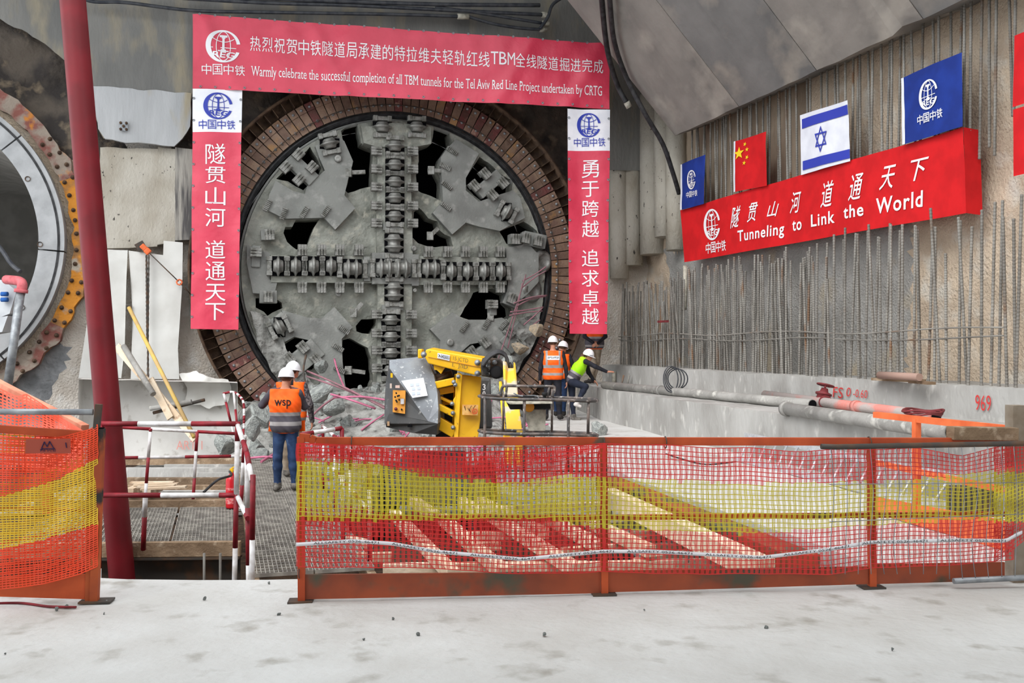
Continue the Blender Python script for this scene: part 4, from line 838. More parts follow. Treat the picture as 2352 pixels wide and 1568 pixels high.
mb.prism([E(1650, 385, 13.3), E(1700, 400, 13.3), E(1720, 480, 13.3), E(1790, 480, 13.3), E(1790, 395, 13.3), E(1815, 420, 13.3), E(1850, 850, 12.7), E(1900, 1270, 12.1), E(1700, 1270, 12.1), E(1670, 900, 12.6)], (0, .12, 0)); jb = mb.build('jib', M['yel_w'], lift, bevel=.012)
mb = MB(); mb.prism([E(1600, 650, 13.2), E(1640, 650, 13.2), E(1680, 1270, 12.3), E(1720, 1560, 12.2), E(1680, 1560, 12.2), E(1650, 1270, 12.4)], (0, .12, 0)); mb.build('jib_link', M['yel'], lift, bevel=.01)
mb = MB(); mb.beam(E(1730, 1270, 12.1), E(1720, 1720, 12.1), .12, .1); mb.beam(E(1880, 1270, 12.1), E(1850, 1720, 12.1), .12, .1); mb.build('jib_link', M['yel_w'], lift)
# basket
B_ = lambda x, y, Y: P(x / 5.226 + 1080, y / 5.226 + 740, Y)
bk = None
mb = MB(); r = .0175
def loop_pts(y, e): return smooth([B_(105, y - 5, 11.5), B_(190, y + 15, 11.0), B_(500, y + 35, 10.9), B_(1000, y + 40, 10.9), B_(1450, y + 55, 11.0), B_(1525, y + 50, 11.4), B_(1420, y + 28, 11.9), B_(1000, y + 10, 12.05), B_(500, y - 5, 12.05), B_(170, y - 12, 11.9), B_(105, y - 5, 11.5)], 5)[:-1]
mb.tube(loop_pts(890, 0), r, 8, closed=True); bk = mb.build('basket_rail', M['bar'], lift)
mb = MB(); mb.tube(loop_pts(1305, 0), r * 1.1, 8, closed=True); mb.build('basket_rail', M['bar'], lift)
for x, a, b, Y in ((178, 905, 1760, 11.0), (650, 930, 1780, 10.9), (1180, 935, 1780, 10.9), (1420, 945, 1350, 11.0), (985, 800, 1310, 12.0), (400, 880, 1300, 12.0)):
    mb = MB(); mb.tube([B_(x, a, Y), B_(x - 6, b, Y)], .0165 if Y < 11.5 else .014, 8); mb.build('basket_post', M['bar'], lift)
mb = MB(); mb.tube(smooth([B_(370, 880, 11.8), B_(380, 790, 11.8), B_(440, 762, 11.8), B_(700, 768, 11.8), B_(960, 770, 11.8), B_(1012, 790, 11.8), B_(985, 900, 11.8)], 4), .017, 8); mb.tube([B_(440, 765, 11.8), B_(425, 895, 11.8)], .015, 8); mb.tube([B_(950, 770, 11.8), B_(925, 905, 11.8)], .015, 8); mb.build('control_guard', M['bar'], lift)
mb = MB(); mb.prism([B_(425, 945, 11.6), B_(960, 935, 11.6), B_(970, 1040, 11.6), B_(480, 1048, 11.6)], (0, .25, .02)); cb = mb.build('control_box', M['black'], lift, bevel=.01)
mb = MB(); mb.prism([B_(425, 940, 11.62), B_(960, 930, 11.62), B_(985, 960, 11.45), B_(480, 968, 11.45)], (0, 0, -.015)); mb.build('control_face', M['pvc'], cb)
mb = MB(); mb.lathe(B_(708, 1015, 11.58), (0, -1, 0), [(.06, 0), (.06, .02), (.03, .03), (0, .03)], 16); mb.build('knob', M['panel'], cb)
mb = MB(); mb.tube([B_(890, 940, 11.6), B_(893, 850, 11.6)], .02, 8); mb.tube([B_(893, 880, 11.6), B_(895, 840, 11.6)], .035, 10); mb.build('joystick', M['black'], cb)
for k in range(4): mb = MB(); mb.box(B_(650 + 35 * k, 905, 11.6), (.035, .03, .05)); mb.build('switch', M['black'], cb)
mb = MB(); mb.tube(smooth([B_(520, 850, 11.7), B_(620, 885, 11.7), B_(780, 880, 11.7), B_(830, 920, 11.7)]), .008, 6); mb.build('switch_guard', M['steel'], cb)
mb = MB(); mb.prism([B_(660, 1050, 11.7), B_(910, 1050, 11.7), B_(900, 1300, 11.7), B_(700, 1300, 11.7)], (0, .1, 0)); mb.build('control_pedestal', M['pvc'], lift)
mb = MB(); mb.hexa([B_(120, 1790, 11.5), B_(1500, 1800, 11.5), B_(1500, 1800, 12.0), B_(120, 1790, 12.0), B_(120, 1770, 11.0), B_(1500, 1780, 11.0), B_(1500, 1780, 12), B_(120, 1770, 12)]); mb.build('basket_floor', M['bar'], lift)
# undercarriage
z0 = -1.02; cx, cy = -1.15, 14.6
mb = MB(); mb.box((cx, cy, z0 + .62), (1.2, 2.0, .3)); mb.box((cx, cy, z0 + .9), (.9, .9, .35)); mb.build('chassis', M['hood_d'], lift, bevel=.03)
for sx in (-1, 1):
    for sy in (-1, 1):
        mb = MB(); c = Vector((cx + sx * .75, cy + sy * .85, z0 + .43)); mb.lathe(c - Vector((.15, 0, 0)), (1, 0, 0), [(.0, 0), (.24, 0), (.3, .0), (.42, .03), (.44, .08), (.44, .22), (.42, .27), (.3, .3), (.24, .3), (0, .3)], 24); wv_ = mb.build('wheel', M['tyre'], lift)
        mb = MB(); mb.lathe(c + Vector((sx * .15, 0, 0)), (sx, 0, 0), [(.23, 0), (.23, .01), (.1, .02), (0, .02)], 16); mb.build('hub', M['yel'], wv_)
# ------------------------------------------------------------ orange barriers with safety netting
M['orange'] = mat('orange_rusty_paint', rgb(190, 84, 44), rgb(164, 68, 36), 3, .4, .6, .6, c3=rgb(96, 80, 66), sc3=4, lo3=.6, hi3=.68)
M['orange_d'] = mat('orange_dirty_paint', rgb(160, 78, 50), rgb(132, 68, 48), 3, .4, .6, .7, c3=rgb(84, 80, 66), sc3=2.6, lo3=.53, hi3=.64)
M['orange_l'] = mat('bright_orange_paint', rgb(236, 120, 70), rgb(216, 100, 56), 3, rough_=.6)
def netmat(n, c): return mat(n, c, rough_=.5, spec=.4)
M['net_r'] = netmat('net_red', rgb(206, 44, 42)); M['net_y'] = netmat('net_yellow', rgb(196, 180, 44)); M['net_r2'] = netmat('net_orange', rgb(232, 74, 40)); M['net_y2'] = netmat('net_amber', rgb(222, 182, 48))
def pw(tab):
    xs = [q[0] for q in tab]; ys = [q[1] for q in tab]; return lambda x: float(np.interp(x, xs, ys))
def net(mb, at, x0, x1, top, bot, pu, pv, wu, wv_, band, nthread=1, mdx=0, seed=0):
    """woven net: at(x, y) -> point; top/bot are functions of x; ribbons along both directions"""
    nx = int((x1 - x0) / pu); ny = max(3, int(sum(bot(x) - top(x) for x in (x0, (x0 + x1) / 2, x1)) / 3 / pv))
    def pos(i, j):
        x = x0 + (x1 - x0) * i / nx; t = j / ny; y = top(x) + (bot(x) - top(x)) * t
        return x + pu * .25 * noise.noise((i * .21, j * .27, seed)), y + pv * .35 * noise.noise((i * .13, j * .3, seed + 5))
    for j in range(ny + 1):
        vs = []; ms = []
        for i in range(nx + 1):
            x, y = pos(i, j); vs += [at(x, y - wv_ / 2), at(x, y + wv_ / 2)]; ms.append(band(x, y))
        b = len(mb.v); mb.v += vs
        for i in range(nx): mb.f.append((b + 2 * i, b + 2 * i + 1, b + 2 * i + 3, b + 2 * i + 2)); mb.m.append(ms[i] + mdx); mb.sm.append(False)
    for i in range(nx + 1):
        for th in range(nthread):
            off = (th - (nthread - 1) / 2) * wu * 1.6 if nthread > 1 else 0
            vs = []; ms = []
            for j in range(ny + 1):
                x, y = pos(i, j); k = off + (wu * .9 * noise.noise((i * 1.7, j * 1.3, th + seed)) if nthread > 1 else 0)
                vs += [at(x + k - wu / 2, y), at(x + k + wu / 2, y)]; ms.append(band(x, y + pv * .5))
            b = len(mb.v); mb.v += vs
            for j in range(ny): mb.f.append((b + 2 * j, b + 2 * j + 1, b + 2 * j + 3, b + 2 * j + 2)); mb.m.append(ms[j] + mdx); mb.sm.append(False)
A_ = P(690, 784, 6.5); B__ = P(2340, 784, 6.98)
FF = Frame((A_.x, A_.y, 0), ((B__ - A_).x, (B__ - A_).y))
def fbar(mb, a, b, wd, dp, d=0):      # bar between two photo points on the barrier plane
    p = FF.p(*a, d); q = FF.p(*b, d); mb.beam(p, q, dp if abs((q - p).z) < .3 else wd, wd if abs((q - p).z) < .3 else dp, FF.v if abs((q - p).z) < .3 else FF.n); return mb
fe = thing('safety_barrier', 'long orange steel barrier hung with red and yellow netting, right of the walkway', 'barrier', FF.p(1500, 1362), 'orange safety barriers')
mb = MB(); pts = [(688, 1004), (712, 1006), (725, 1013), (1380, 1013), (2322, 1014)]
for a, b in zip(pts[:-1], pts[1:]): fbar(mb, a, b, .052, .045)
mb.build('top_rail', M['orange'], fe); mb = MB(); fbar(mb, (694, 1190), (1384, 1188), .034, .03); fbar(mb, (1384, 1188), (2312, 1180), .034, .03); mb.build('middle_rail', M['orange'], fe)
for x, y0, y1 in ((691, 1003, 1380), (1386, 1014, 1366), (2001, 1014, 1346)):
    mb = MB(); fbar(mb, (x, y0), (x + 2, y1), .046, .046, .004); p = mb.build('post', M['orange'], fe)
    mb = MB(); c = FF.p(x, y1, 0); c.z = .004; mb.box(c + Vector((0, 0, .004)), (.16, .12, .012), (FF.u, -FF.n, FF.v)); mb.build('foot_plate', M['dark_steel'], p)
for a, b, c, d in (((700, 1320), (1379, 1312), (1379, 1362), (700, 1376)), ((1395, 1311), (1994, 1301), (1994, 1341), (1395, 1360)), ((2010, 1296), (2308, 1291), (2308, 1333), (2010, 1341))):
    mb = MB(); mb.prism([FF.p(*q, .012) for q in (a, b, c, d)], FF.n * -.02); mb.build('kick_board', M['orange_d'], fe)
def wave(x, s): return .02 + .03 * noise.noise((x * .006, s * .004, 3)) + .015 * math.sin(x * .03 + s * .01)
ty = pw([(683, 1018), (720, 1020), (808, 1022), (930, 1032), (1060, 1040), (1200, 1034), (1380, 1018), (1500, 1022), (1720, 1030), (1850, 1036), (2000, 1030), (2100, 1030), (2210, 1045), (2300, 1026), (2330, 1022)])
by = pw([(683, 1300), (1000, 1305), (1200, 1318), (1390, 1312), (1500, 1316), (1900, 1318), (2000, 1305), (2200, 1296), (2330, 1285)])
b1 = pw([(683, 1060), (850, 1062), (950, 1088), (1060, 1104), (1180, 1108), (1300, 1090), (1390, 1098), (1700, 1108), (2000, 1108), (2200, 1090), (2330, 1075)])
b2 = pw([(683, 1192), (900, 1196), (1100, 1192), (1250, 1190), (1390, 1214), (1700, 1224), (2000, 1206), (2200, 1194), (2330, 1195)])
def band(x, y):
    k = 6 * noise.noise((x * .09, y * .05, 2)); return 1 if b1(x) + k < y < b2(x) + k else 0
mb = MB()
at1 = lambda x, y: FF.p(x, y, .035 + wave(x, y))
net(mb, at1, 1388, 2325, ty, by, 12.4, 10.2, 1.2, 1.9, band, 4, 0, 1)
net(mb, at1, 684, 1388, ty, by, 12.6, 10.4, 1.25, 2.0, band, 4, 0, 2)
b1b = pw([(683, 1050), (800, 1052), (900, 1070), (1050, 1085), (1200, 1120), (1388, 1090)]); b2b = pw([(683, 1165), (780, 1160), (900, 1178), (1100, 1176), (1388, 1190)])
net(mb, lambda x, y: FF.p(x, y, -.05 - .5 * wave(y, x)), 690, 1384, pw([(690, 1030), (1384, 1024)]), pw([(690, 1205), (1000, 1250), (1384, 1262)]), 11.7, 11.0, 1.5, 1.5, lambda x, y: 1 if b1b(x) < y < b2b(x) else 0, 3, 0, 3)
fold = pw([(683, 1020), (810, 1024), (1000, 1046), (1150, 1052), (1388, 1020)]); foldb = pw([(683, 1040), (810, 1052), (1000, 1086), (1150, 1080), (1300, 1050), (1388, 1024)])
net(mb, lambda x, y: FF.p(x, y, .07 + wave(x, y)), 684, 1388, fold, foldb, 9, 5.2, 1.2, 1.5, lambda x, y: 0, 2, 0, 4)
net(mb, lambda x, y: FF.p(x, y, .06 + .02 * math.sin(y * .1)), 2285, 2352, pw([(2285, 1024), (2352, 1018)]), pw([(2285, 1290), (2352, 1240)]), 8, 9, 1.8, 2, lambda x, y: 1 if 1085 < y < 1200 else 0, 2, 0, 6)
mb.build('net', [M['net_r'], M['net_y']], fe, 'red and yellow woven plastic netting', fix=False)
for x, y in ((808, 1016), (1528, 1016), (1996, 1016), (688, 1315), (1386, 1018)):      # wire ties
    c = FF.p(x, y, 0); mb = MB(); mb.tube([c + FF.v * .04 * math.cos(a) + FF.n * .04 * math.sin(a) for a in [k * math.pi / 5 for k in range(10)]], .004, 5, closed=True); mb.build('wire_tie', M['dark_steel'], fe)
# silver tape threaded through the net
tp = pw([(683, 1250), (810, 1242), (900, 1248), (1000, 1266), (1200, 1284), (1300, 1274), (1385, 1266), (1500, 1266), (1750, 1280), (1900, 1262), (2000, 1245), (2200, 1240), (2310, 1242), (2345, 1222)])
mb = MB(); vs = []
for i in range(150):
    x = 680 + i * 1668 / 149; y = tp(x); vs += [FF.p(x, y - 4.2, .09 + wave(x, y)), FF.p(x, y + 4.2, .09 + wave(x, y) + .004)]
mb.add(vs, [(2 * i, 2 * i + 1, 2 * i + 3, 2 * i + 2) for i in range(149)], 0, True); o = mb.build('barrier_tape', mat('silver_tape', rgb(214, 212, 216), rough_=.4), None, fix=False, solid=.002); tag(o, 'thin printed silver tape threaded along the netting of the right barrier', 'tape')
v, f = text2d('ALLSAFETY 0526-46471', .0); v = norm01(v)
for i in range(9):
    mb = MB(); xa = 720 + i * 180; mb.add([FF.p(xa + 150 * x, tp(xa + 150 * x) + 2.6 - 5.2 * y, .098 + wave(xa + 150 * x, tp(xa + 150 * x))) for x, y in v], f); mb.build('lettering', M['black'], o)
# left barrier
LA = P(240, 784, 6.5); LB = P(-60, 784, 6.42); FL_ = Frame((LB.x, LB.y, 0), ((LA - LB).x, (LA - LB).y))
fl = thing('safety_barrier', 'orange steel barrier with dense red and yellow netting at the left edge', 'barrier', FL_.p(110, 1380), 'orange safety barriers')
def lbar(mb, a, b, wd, dp, d=0):
    p = FL_.p(*a, d); q = FL_.p(*b, d); vert = abs((q - p).z) > .3; mb.beam(p, q, wd if vert else dp, dp if vert else wd, FL_.n if vert else FL_.v); return mb
mb = MB(); lbar(mb, (-60, 981), (212, 999), .05, .04); mb.build('top_rail', M['orange'], fl)
mb = MB(); lbar(mb, (-60, 1164), (210, 1173), .016, .03); mb.build('middle_rail', M['orange'], fl)
M['orange_b'] = mat('orange_burnt_paint', rgb(176, 84, 40), rgb(150, 70, 40), 3, .4, .6, .65, c3=rgb(46, 42, 40), sc3=1.9, lo3=.55, hi3=.6)
mb = MB(); lbar(mb, (213, 985), (206, 1378), .045, .05); p = mb.build('post', M['orange_b'], fl); mb = MB(); lbar(mb, (231, 984), (217, 1380), .05, .05, .01); p2 = mb.build('post', M['orange_b'], fl)
mb = MB(); c = FL_.p(231, 984, .01); mb.box(c + FL_.v * .004, (.04, .04, .006), (FL_.u, -FL_.n, FL_.v)); mb.build('open_end_shade', M['void'], p2)  # black plate painting the dark inside of the post
mb = MB(); c = FL_.p(222, 1380, 0); c.z = .01; mb.box(c, (.2, .12, .012), (FL_.u, -FL_.n, FL_.v)); mb.build('foot_plate', M['dark_steel'], p2)
mb = MB(); mb.prism([FL_.p(*q, .02) for q in ((-60, 1330), (200, 1318), (200, 1376), (-60, 1368))], FL_.n * -.02); mb.build('kick_board', M['orange'], fl)
mb = MB(); c1 = pw([(-60, 1150), (0, 1139), (131, 1101), (207, 1060), (226, 1055)]); c2 = pw([(-60, 1270), (0, 1261), (100, 1239), (207, 1208), (226, 1206)])
net(mb, lambda x, y: FL_.p(x, y, .045 + .03 * noise.noise((x * .02, y * .012, 0))), -40, 224, pw([(-60, 1000), (100, 1008), (150, 1002), (207, 985), (224, 975)]), pw([(-60, 1360), (100, 1340), (180, 1318), (224, 1300)]), 9, 5.2, 2.2, 2.9, lambda x, y: 1 if c1(x) < y < c2(x) else 0, 1, 0, 11)
net(mb, lambda x, y: FL_.p(x, y, -.03 - .03 * noise.noise((x * .02, y * .012, 4))), -40, 214, pw([(-60, 985), (214, 1005)]), pw([(-60, 1330), (214, 1310)]), 12, 7.3, 2.6, 2.6, lambda x, y: 1 if (c1(x) - 30 < y < c2(x) - 20 or (y < 1040 and x < 70)) else 0, 1, 0, 12)
mb.build('net', [M['net_r2'], M['net_y2']], fl, 'dense red and yellow plastic netting', fix=False)
mb = MB(); mb.prism([FL_.p(*q, .085) for q in ((60, 1008), (162, 1007), (163, 1041), (58, 1041))], FL_.n * .004); sg = tag(mb.build('sign_plate', mat('brown_red_plate', rgb(156, 72, 56), rough_=.6)), 'small brownish red sign plate tied to the left netting', 'sign')
mb = MB(); v, f = text2d('תוריהז', .0); v = norm01(v); mb.add([FL_.p(92 + 36 * x, 1037 - 6 * y, .092) for x, y in v], f)
for a, b in (((95, 1030), (102, 1014)), ((102, 1014), (108, 1026)), ((108, 1026), (114, 1013)), ((114, 1013), (124, 1030)), ((96, 1030), (126, 1030)), ((151, 1016), (153, 1028))): mb.beam(FL_.p(*a, .091), FL_.p(*b, .091), .008, .004)
mb.build('print', mat('dark_blue_print', rgb(44, 34, 70)), sg)
t = thing('scaffold_tube', 'grey steel tube lying level above the left barrier with a flat end bracket', 'tube', FL_.p(110, 950)); mb = MB(); mb.tube([FL_.p(-60, 945, .02), FL_.p(214, 946, .02)], .02, 10); mb.build('tube', M['steel'], t)
mb = MB(); mb.prism([FL_.p(*q, .04) for q in ((218, 928), (232, 929), (226, 984), (213, 984))], FL_.n * -.04); mb.build('end_bracket', M['dark_steel'], t)
# wire panel in front of the right end
t = thing('wire_panel', 'grey wire mesh panel with round tubes hung on the right end of the barrier', 'fence panel', FF.p(2120, 1335, .12))
mb = MB(); mb.tube([FF.p(1886, 1025, .11), FF.p(1920, 1026, .11), FF.p(2352, 1018, .11), FF.p(2420, 1016, .11)], .019, 10); mb.build('top_tube', M['dark_steel'], t)
mb = MB(); mb.tube([FF.p(2190, 1334, .11), FF.p(2352, 1326, .11), FF.p(2420, 1322, .11)], .02, 10); mb.build('bottom_tube', M['steel'], t)
mb = MB()
for i in range(15):
    x = 1908 + i * 30; mb.tube(smooth([FF.p(x, 1024, .12), FF.p(x + 8, 1130, .13), FF.p(x + 6 * math.sin(i), 1240, .13), FF.p(x + 3, 1330 if i > 8 else 1318, .12)], 3), .0028, 4)
mb.tube([FF.p(1905, 1112, .13), FF.p(2352, 1108, .13)], .0028, 4); mb.tube([FF.p(1905, 1198, .13), FF.p(2352, 1180, .13)], .0028, 4)
mb.build('wire_grid', M['steel'], t)
mb = MB(); fbar(mb, (2333, 930), (2333, 1342), .1, .1, -.1); tag(mb.build('post', mat('grey_post', rgb(150, 140, 126), rgb(120, 106, 90), 4)), 'square timber post standing at the right end of the barrier', 'post')
mb = MB(); mb.beam(FF.p(2182, 994, .0), FF.p(2330, 996, -.02), .1, .09, FF.v); mb2 = tag(mb.build('timber_block', M['wood_g'], bevel=.004), 'short square timber resting on the right end of the barrier top rail', 'timber')
# bright orange barrier lying beyond, and the slanted one on the far left
OB = Frame((PZ(2008, 1175, -.05).x, PZ(2008, 1175, -.05).y, 0), ((PZ(2340, 1275, -.05) - PZ(2008, 1175, -.05)).x, (PZ(2340, 1275, -.05) - PZ(2008, 1175, -.05)).y))
ob = thing('guard_barrier', 'bright orange steel guard frame standing on the concrete beyond the netting', 'barrier', OB.p(2150, 1220))
for nm, a, b, wd in (('top_rail', (2010, 952), (2345, 988), .06), ('middle_rail', (2012, 1062), (2330, 1130), .05)):
    mb = MB(); mb.beam(OB.p(*a), OB.p(*b), .05, wd, OB.v); mb.build(nm, M['orange_l'], ob)
mb = MB(); mb.beam(OB.p(2105, 962), OB.p(2105, 1200), .06, .06, OB.n); mb.build('post', M['orange_l'], ob)
mb = MB(); mb.prism([OB.p(*q) for q in ((2010, 1140), (2325, 1197), (2325, 1268), (2010, 1176))], OB.n * .02); mb.build('kick_board', M['orange_l'], ob)
t = thing('guard_barrier', 'faded orange rail frame draped with red netting beyond the left barrier', 'barrier', P(100, 1010, 12))
mb = MB(); q = [P(-30, 868, 13.5), P(40, 905, 13), P(195, 985, 12)]; mb.beam(q[0], q[1], .1, .1); mb.beam(q[1], q[2], .1, .1); mb.build('top_rail', mat('faded_orange', rgb(214, 150, 124), rgb(190, 120, 96), 4), t)
mb = MB(); mb.beam(P(112, 945, 12.5), P(110, 1180, 12.5), .11, .1); mb.build('post', M['orange'], t)
mb = MB(); net(mb, lambda x, y: P(x, y, 12.9 - .006 * x + .08 * noise.noise((x * .03, y * .02, 0))), -30, 190, pw([(-30, 880), (40, 912), (60, 905), (190, 990)]), pw([(-30, 1080), (190, 1080)]), 9, 6, 3.6, 3.6, lambda x, y: 0, 1, 0, 21); mb.build('net', M['net_r2'], t, 'red plastic netting', fix=False)
# ------------------------------------------------------------ walkway, platform, rails on the left
M['grate'] = mat('grating', rgb(176, 172, 164), rgb(140, 136, 130), 6, .4, .6, .6, metal=.2)
M['redp'] = mat('red_paint', rgb(112, 20, 30), rgb(98, 18, 26), 3, rough_=.5, spec=.3)
M['gr'] = mat('rail_maroon', rgb(138, 30, 42), rough_=.5, c2=rgb(112, 28, 36), sc=9); M['gw'] = mat('rail_white', rgb(222, 222, 224), rough_=.5, c2=rgb(190, 186, 184), sc=9)
ZW = -.5; WD = Vector((-.2777, .9607, 0)).normalized(); WX = Vector((.9607, .2777, 0)).normalized()
def grating(o, ax, ay, lx, ly, px_, py_, label, grp):
    """o corner, ax/ay unit directions, bars every px_ across and every py_ along"""
    mb = MB(); n = int(lx / px_); k = int(ly / py_); h = .03
    for i in range(n + 1): a = o + ax * (lx * i / n); mb.beam(a, a + ay * ly, .006, h, (0, 0, 1))
    for j in range(k + 1): a = o + ay * (ly * j / k); mb.beam(a + Vector((0, 0, .006)), a + ax * lx + Vector((0, 0, .006)), .007, .018, (0, 0, 1))
    for a, b in ((o, o + ax * lx), (o + ay * ly, o + ax * lx + ay * ly), (o, o + ay * ly), (o + ax * lx, o + ax * lx + ay * ly)): mb.beam(a, b, .008, .036, (0, 0, 1))
    return tag(mb.build('grating_panel', M['grate']), label, 'grating', grp)
c0 = PZ(578, 1322, ZW); s0 = 0; rows = [(0, 1.05), (1.07, 2.6), (2.62, 4.9), (4.92, 7.2), (7.22, 9.4)]; nmz = ['nearest the camera', 'second from the camera', 'third from the camera', 'fourth from the camera', 'at the far end']
for i, (a, b) in enumerate(rows):
    for j in (0, 1):
        grating(c0 + WD * a + WX * (.58 * j + .01), WX, WD, .56, b - a, .04, .11, 'steel grating panel of the walkway, %s column, %s' % (('left', 'right')[j], nmz[i]), 'walkway grating')
for j, xx in enumerate((.03, .58, 1.12)):
    mb = MB(); a = c0 + WX * xx - Vector((0, 0, .1)); mb.beam(a - WD * .6, a + WD * 9.4, .08, .14); tag(mb.build('support_beam', M['wood_g']), 'timber bearer running under the %s edge of the walkway' % ('left', 'middle', 'right')[j], 'beam', 'walkway bearers')
PXa = Vector((1, .05, 0)).normalized(); PYa = WD
p0 = PZ(548, 1246, ZW)
for i in range(3):
    w_ = (.72, .8, .8)[i]; off = (.72, 1.54, 2.36)[i]
    grating(p0 - PXa * off, PXa, PYa, w_ - .02, 2.35, .04, .11, 'steel grating panel of the side platform, %s' % ('next to the walkway rail', 'middle one', 'behind the red pole')[i], 'platform grating')
mb = MB(); a = p0 - PYa * .06 - Vector((0, 0, .05)); mb.beam(a + PXa * .02, a - PXa * 2.6, .08, .16); tag(mb.build('edge_timber', M['wood_g'], bevel=.006), 'brown timber along the front edge of the side platform', 'timber')
mb = MB(); a = p0 - PYa * .05 - Vector((0, 0, .145)); mb.beam(a + PXa * .02, a - PXa * 2.6, .16, .02); mb.beam(a + PXa * .02 - Vector((0, 0, .2)) + PYa * .1, a - PXa * 2.6 - Vector((0, 0, .2)) + PYa * .1, .02, .38); mb.beam(a + PYa * 2.2, a - PXa * 2.6 + PYa * 2.2, .15, .02); tag(mb.build('steel_beam', M['dark_steel']), 'dark steel beam carrying the front of the side platform', 'beam')
for px in (469, 506):
    mb = MB(); mb.tube([P(px, 1270, 10.6), P(px, 1400, 10.6)], .014, 6); tag(mb.build('rod', M['rebar']), 'bent steel rod standing under the front of the platform, %s' % ('left' if px == 469 else 'right'), 'rod', 'rods under the platform')
mb = MB(); a = p0 + PYa * 2.42 - Vector((0, 0, -.02)); mb.beam(a, a - PXa * 2.6, .08, .17); tag(mb.build('edge_timber', M['wood_g'], bevel=.006), 'brown timber along the rear edge of the side platform', 'timber')
for k, (py, x0, hh, dd) in enumerate(((1052, 285, .12, .3), (1066, 378, .05, .12), (1074, 287, .2, .32), (1085, 455, .06, .12), (1097, 290, .16, .3), (1114, 292, .1, .25), (1126, 340, .08, .16), (1140, 300, .1, .25))):
    a = PZ(x0, py, ZW - .02); b = PZ(556, py, ZW - .02); c = Vector((0, 0, hh / 2)); mb = MB(); mb.beam(a - c, b - c, dd * .55, hh, (0, 0, 1))
    tag(mb.build('cross_beam', M['wood_g'] if k in (0, 4, 5, 7) else M['conc']), 'dusty cross beam behind the platform, %s from the rubble' % ('first', 'second', 'third', 'fourth', 'fifth', 'sixth', 'seventh', 'eighth')[k], 'beam', 'cross beams behind the platform')
t = thing('pallet', 'broken wooden pallet lying on the cross beams behind the platform', 'pallet', PZ(350, 1122, -.45))
for k in range(4): mb = MB(); a = PZ(300 + 8 * k, 1108 + 5 * k, -.36); mb.beam(a, a + Vector((.62 - .1 * (k == 2), .03, .01 * k)), .1, .025); mb.build('slat', M['wood'], t)
for x in (306, 345): mb = MB(); mb.box(PZ(x + 6, 1124, -.43), (.12, .5, .1)); mb.build('block', M['wood'], t)
# red and white guard rails
def rw(mb, pts, r, seg=.55, ph=0, n=8):
    pts = [Vector(q) for q in pts]; L = ph
    for a, b in zip(pts[:-1], pts[1:]):
        d = (b - a).length; s = 0
        while s < d - 1e-4:
            k = int((L + s) / seg); e = min(d, (k + 1) * seg - L); e = max(e, s + .01); mb.tube([a.lerp(b, s / d), a.lerp(b, min(1, e / d))], r, n, k % 2); s = e
        L += d
    return mb
GM = [M['gr'], M['gw']]
def rail(label, parts, base, r=.022):
    t = thing('guard_rail', label, 'guard rail', base, 'red and white guard rails')
    for nm, pts, ph, sg in parts: mb = MB(); rw(mb, pts, r, sg, ph); mb.build(nm, GM, t)
    return t
Yf = 10.25
rail('red and white guard rail crossing in front of the red pole', [('rail', [P(228, 973, Yf), P(546, 973, Yf)], .15, .55), ('rail', [P(236, 1137, Yf), P(546, 1137, Yf)], .0, .6),
   ('post', [P(546, 968, Yf), P(537, 1420, Yf)], .35, .55), ('post', [P(334, 1137, Yf + .15), P(329, 1262, Yf + .35)], .55, .4), ('post', [P(232, 970, Yf), P(226, 1400, Yf)], .3, .6)], P(400, 1400, Yf), .027)
rail('red and white guard rail behind the side platform', [('rail', [P(275, 981, 13.2), P(546, 996, 13.4)], .2, .6), ('rail', [P(282, 1051, 13.2), P(556, 1047, 13.4)], .4, .6),
   ('post', [P(346, 984, 13.1), P(332, 1160, 13.1)], .3, .34), ('post', [P(453, 991, 13.3), P(443, 1155, 13.3)], .1, .36)], PZ(430, 1160, ZW), .022)
s1 = P(546, 976, Yf)
rail('red and white guard rail stepping along the left side of the walkway', [('rail', [s1, P(567, 1040, 9.6), P(579, 1105, 9.2)], .55, .5), ('rail', [P(546, 1141, Yf), P(569, 1190, 9.6)], .6, .6),
   ('post', [P(567, 1035, 9.7), P(572, 1380, 9.6)], .55, .55), ('post', [P(581, 1090, 9.2), P(578, 1400, 9.2)], .0, .6), ('post', [P(562, 1000, 12.4), P(553, 1168, 12.6)], .55, .3)], P(570, 1385, 9.6), .026)
lp = smooth([P(512, 904, 16.5), P(535, 900, 16.5), P(552, 911, 16.2), P(560, 930, 15.8), P(560, 985, 15.6)], 5)
rail('red and white curved hoop rail standing before the rubble at the far end', [('rail', lp, .0, .12), ('post', [P(514, 904, 16.5), P(548, 1042, 16.2)], .55, .35), ('post', [P(537, 902, 16.4), P(550, 1030, 16.0)], .3, .3), ('post', [P(559, 985, 15.6), P(556, 1090, 15.4)], .0, .3)], PZ(545, 1085, ZW), .02)
rail('low red and white rail end between the standing worker and the rubble', [('rail', [P(690, 998, 10.5), P(785, 983, 10.8)], .1, .25), ('post', [P(785, 983, 10.8), P(788, 1250, 10.8)], .0, .5)], P(740, 1250, 10.7), .024)
for px, a, b in ((768, 1180, 1322), (835, 1180, 1322)): pass
rail('red and white guard rail along the right side of the walkway, seen through the netting', [('rail', [PZ(1, 1, 5)] and [c0 + WX * 1.15 + WD * s + Vector((0, 0, .95)) for s in (.3, 3, 5.2)], .1, .5), ('rail', [c0 + WX * 1.15 + WD * s + Vector((0, 0, .5)) for s in (.3, 3, 5.2)], .3, .5)] + [('post', [c0 + WX * 1.15 + WD * s + Vector((0, 0, .97)), c0 + WX * 1.15 + WD * s], .2, .45) for s in (.3, 1.9, 3.5, 5.2)], c0 + WX * 1.15 + WD * 2.5, .022)
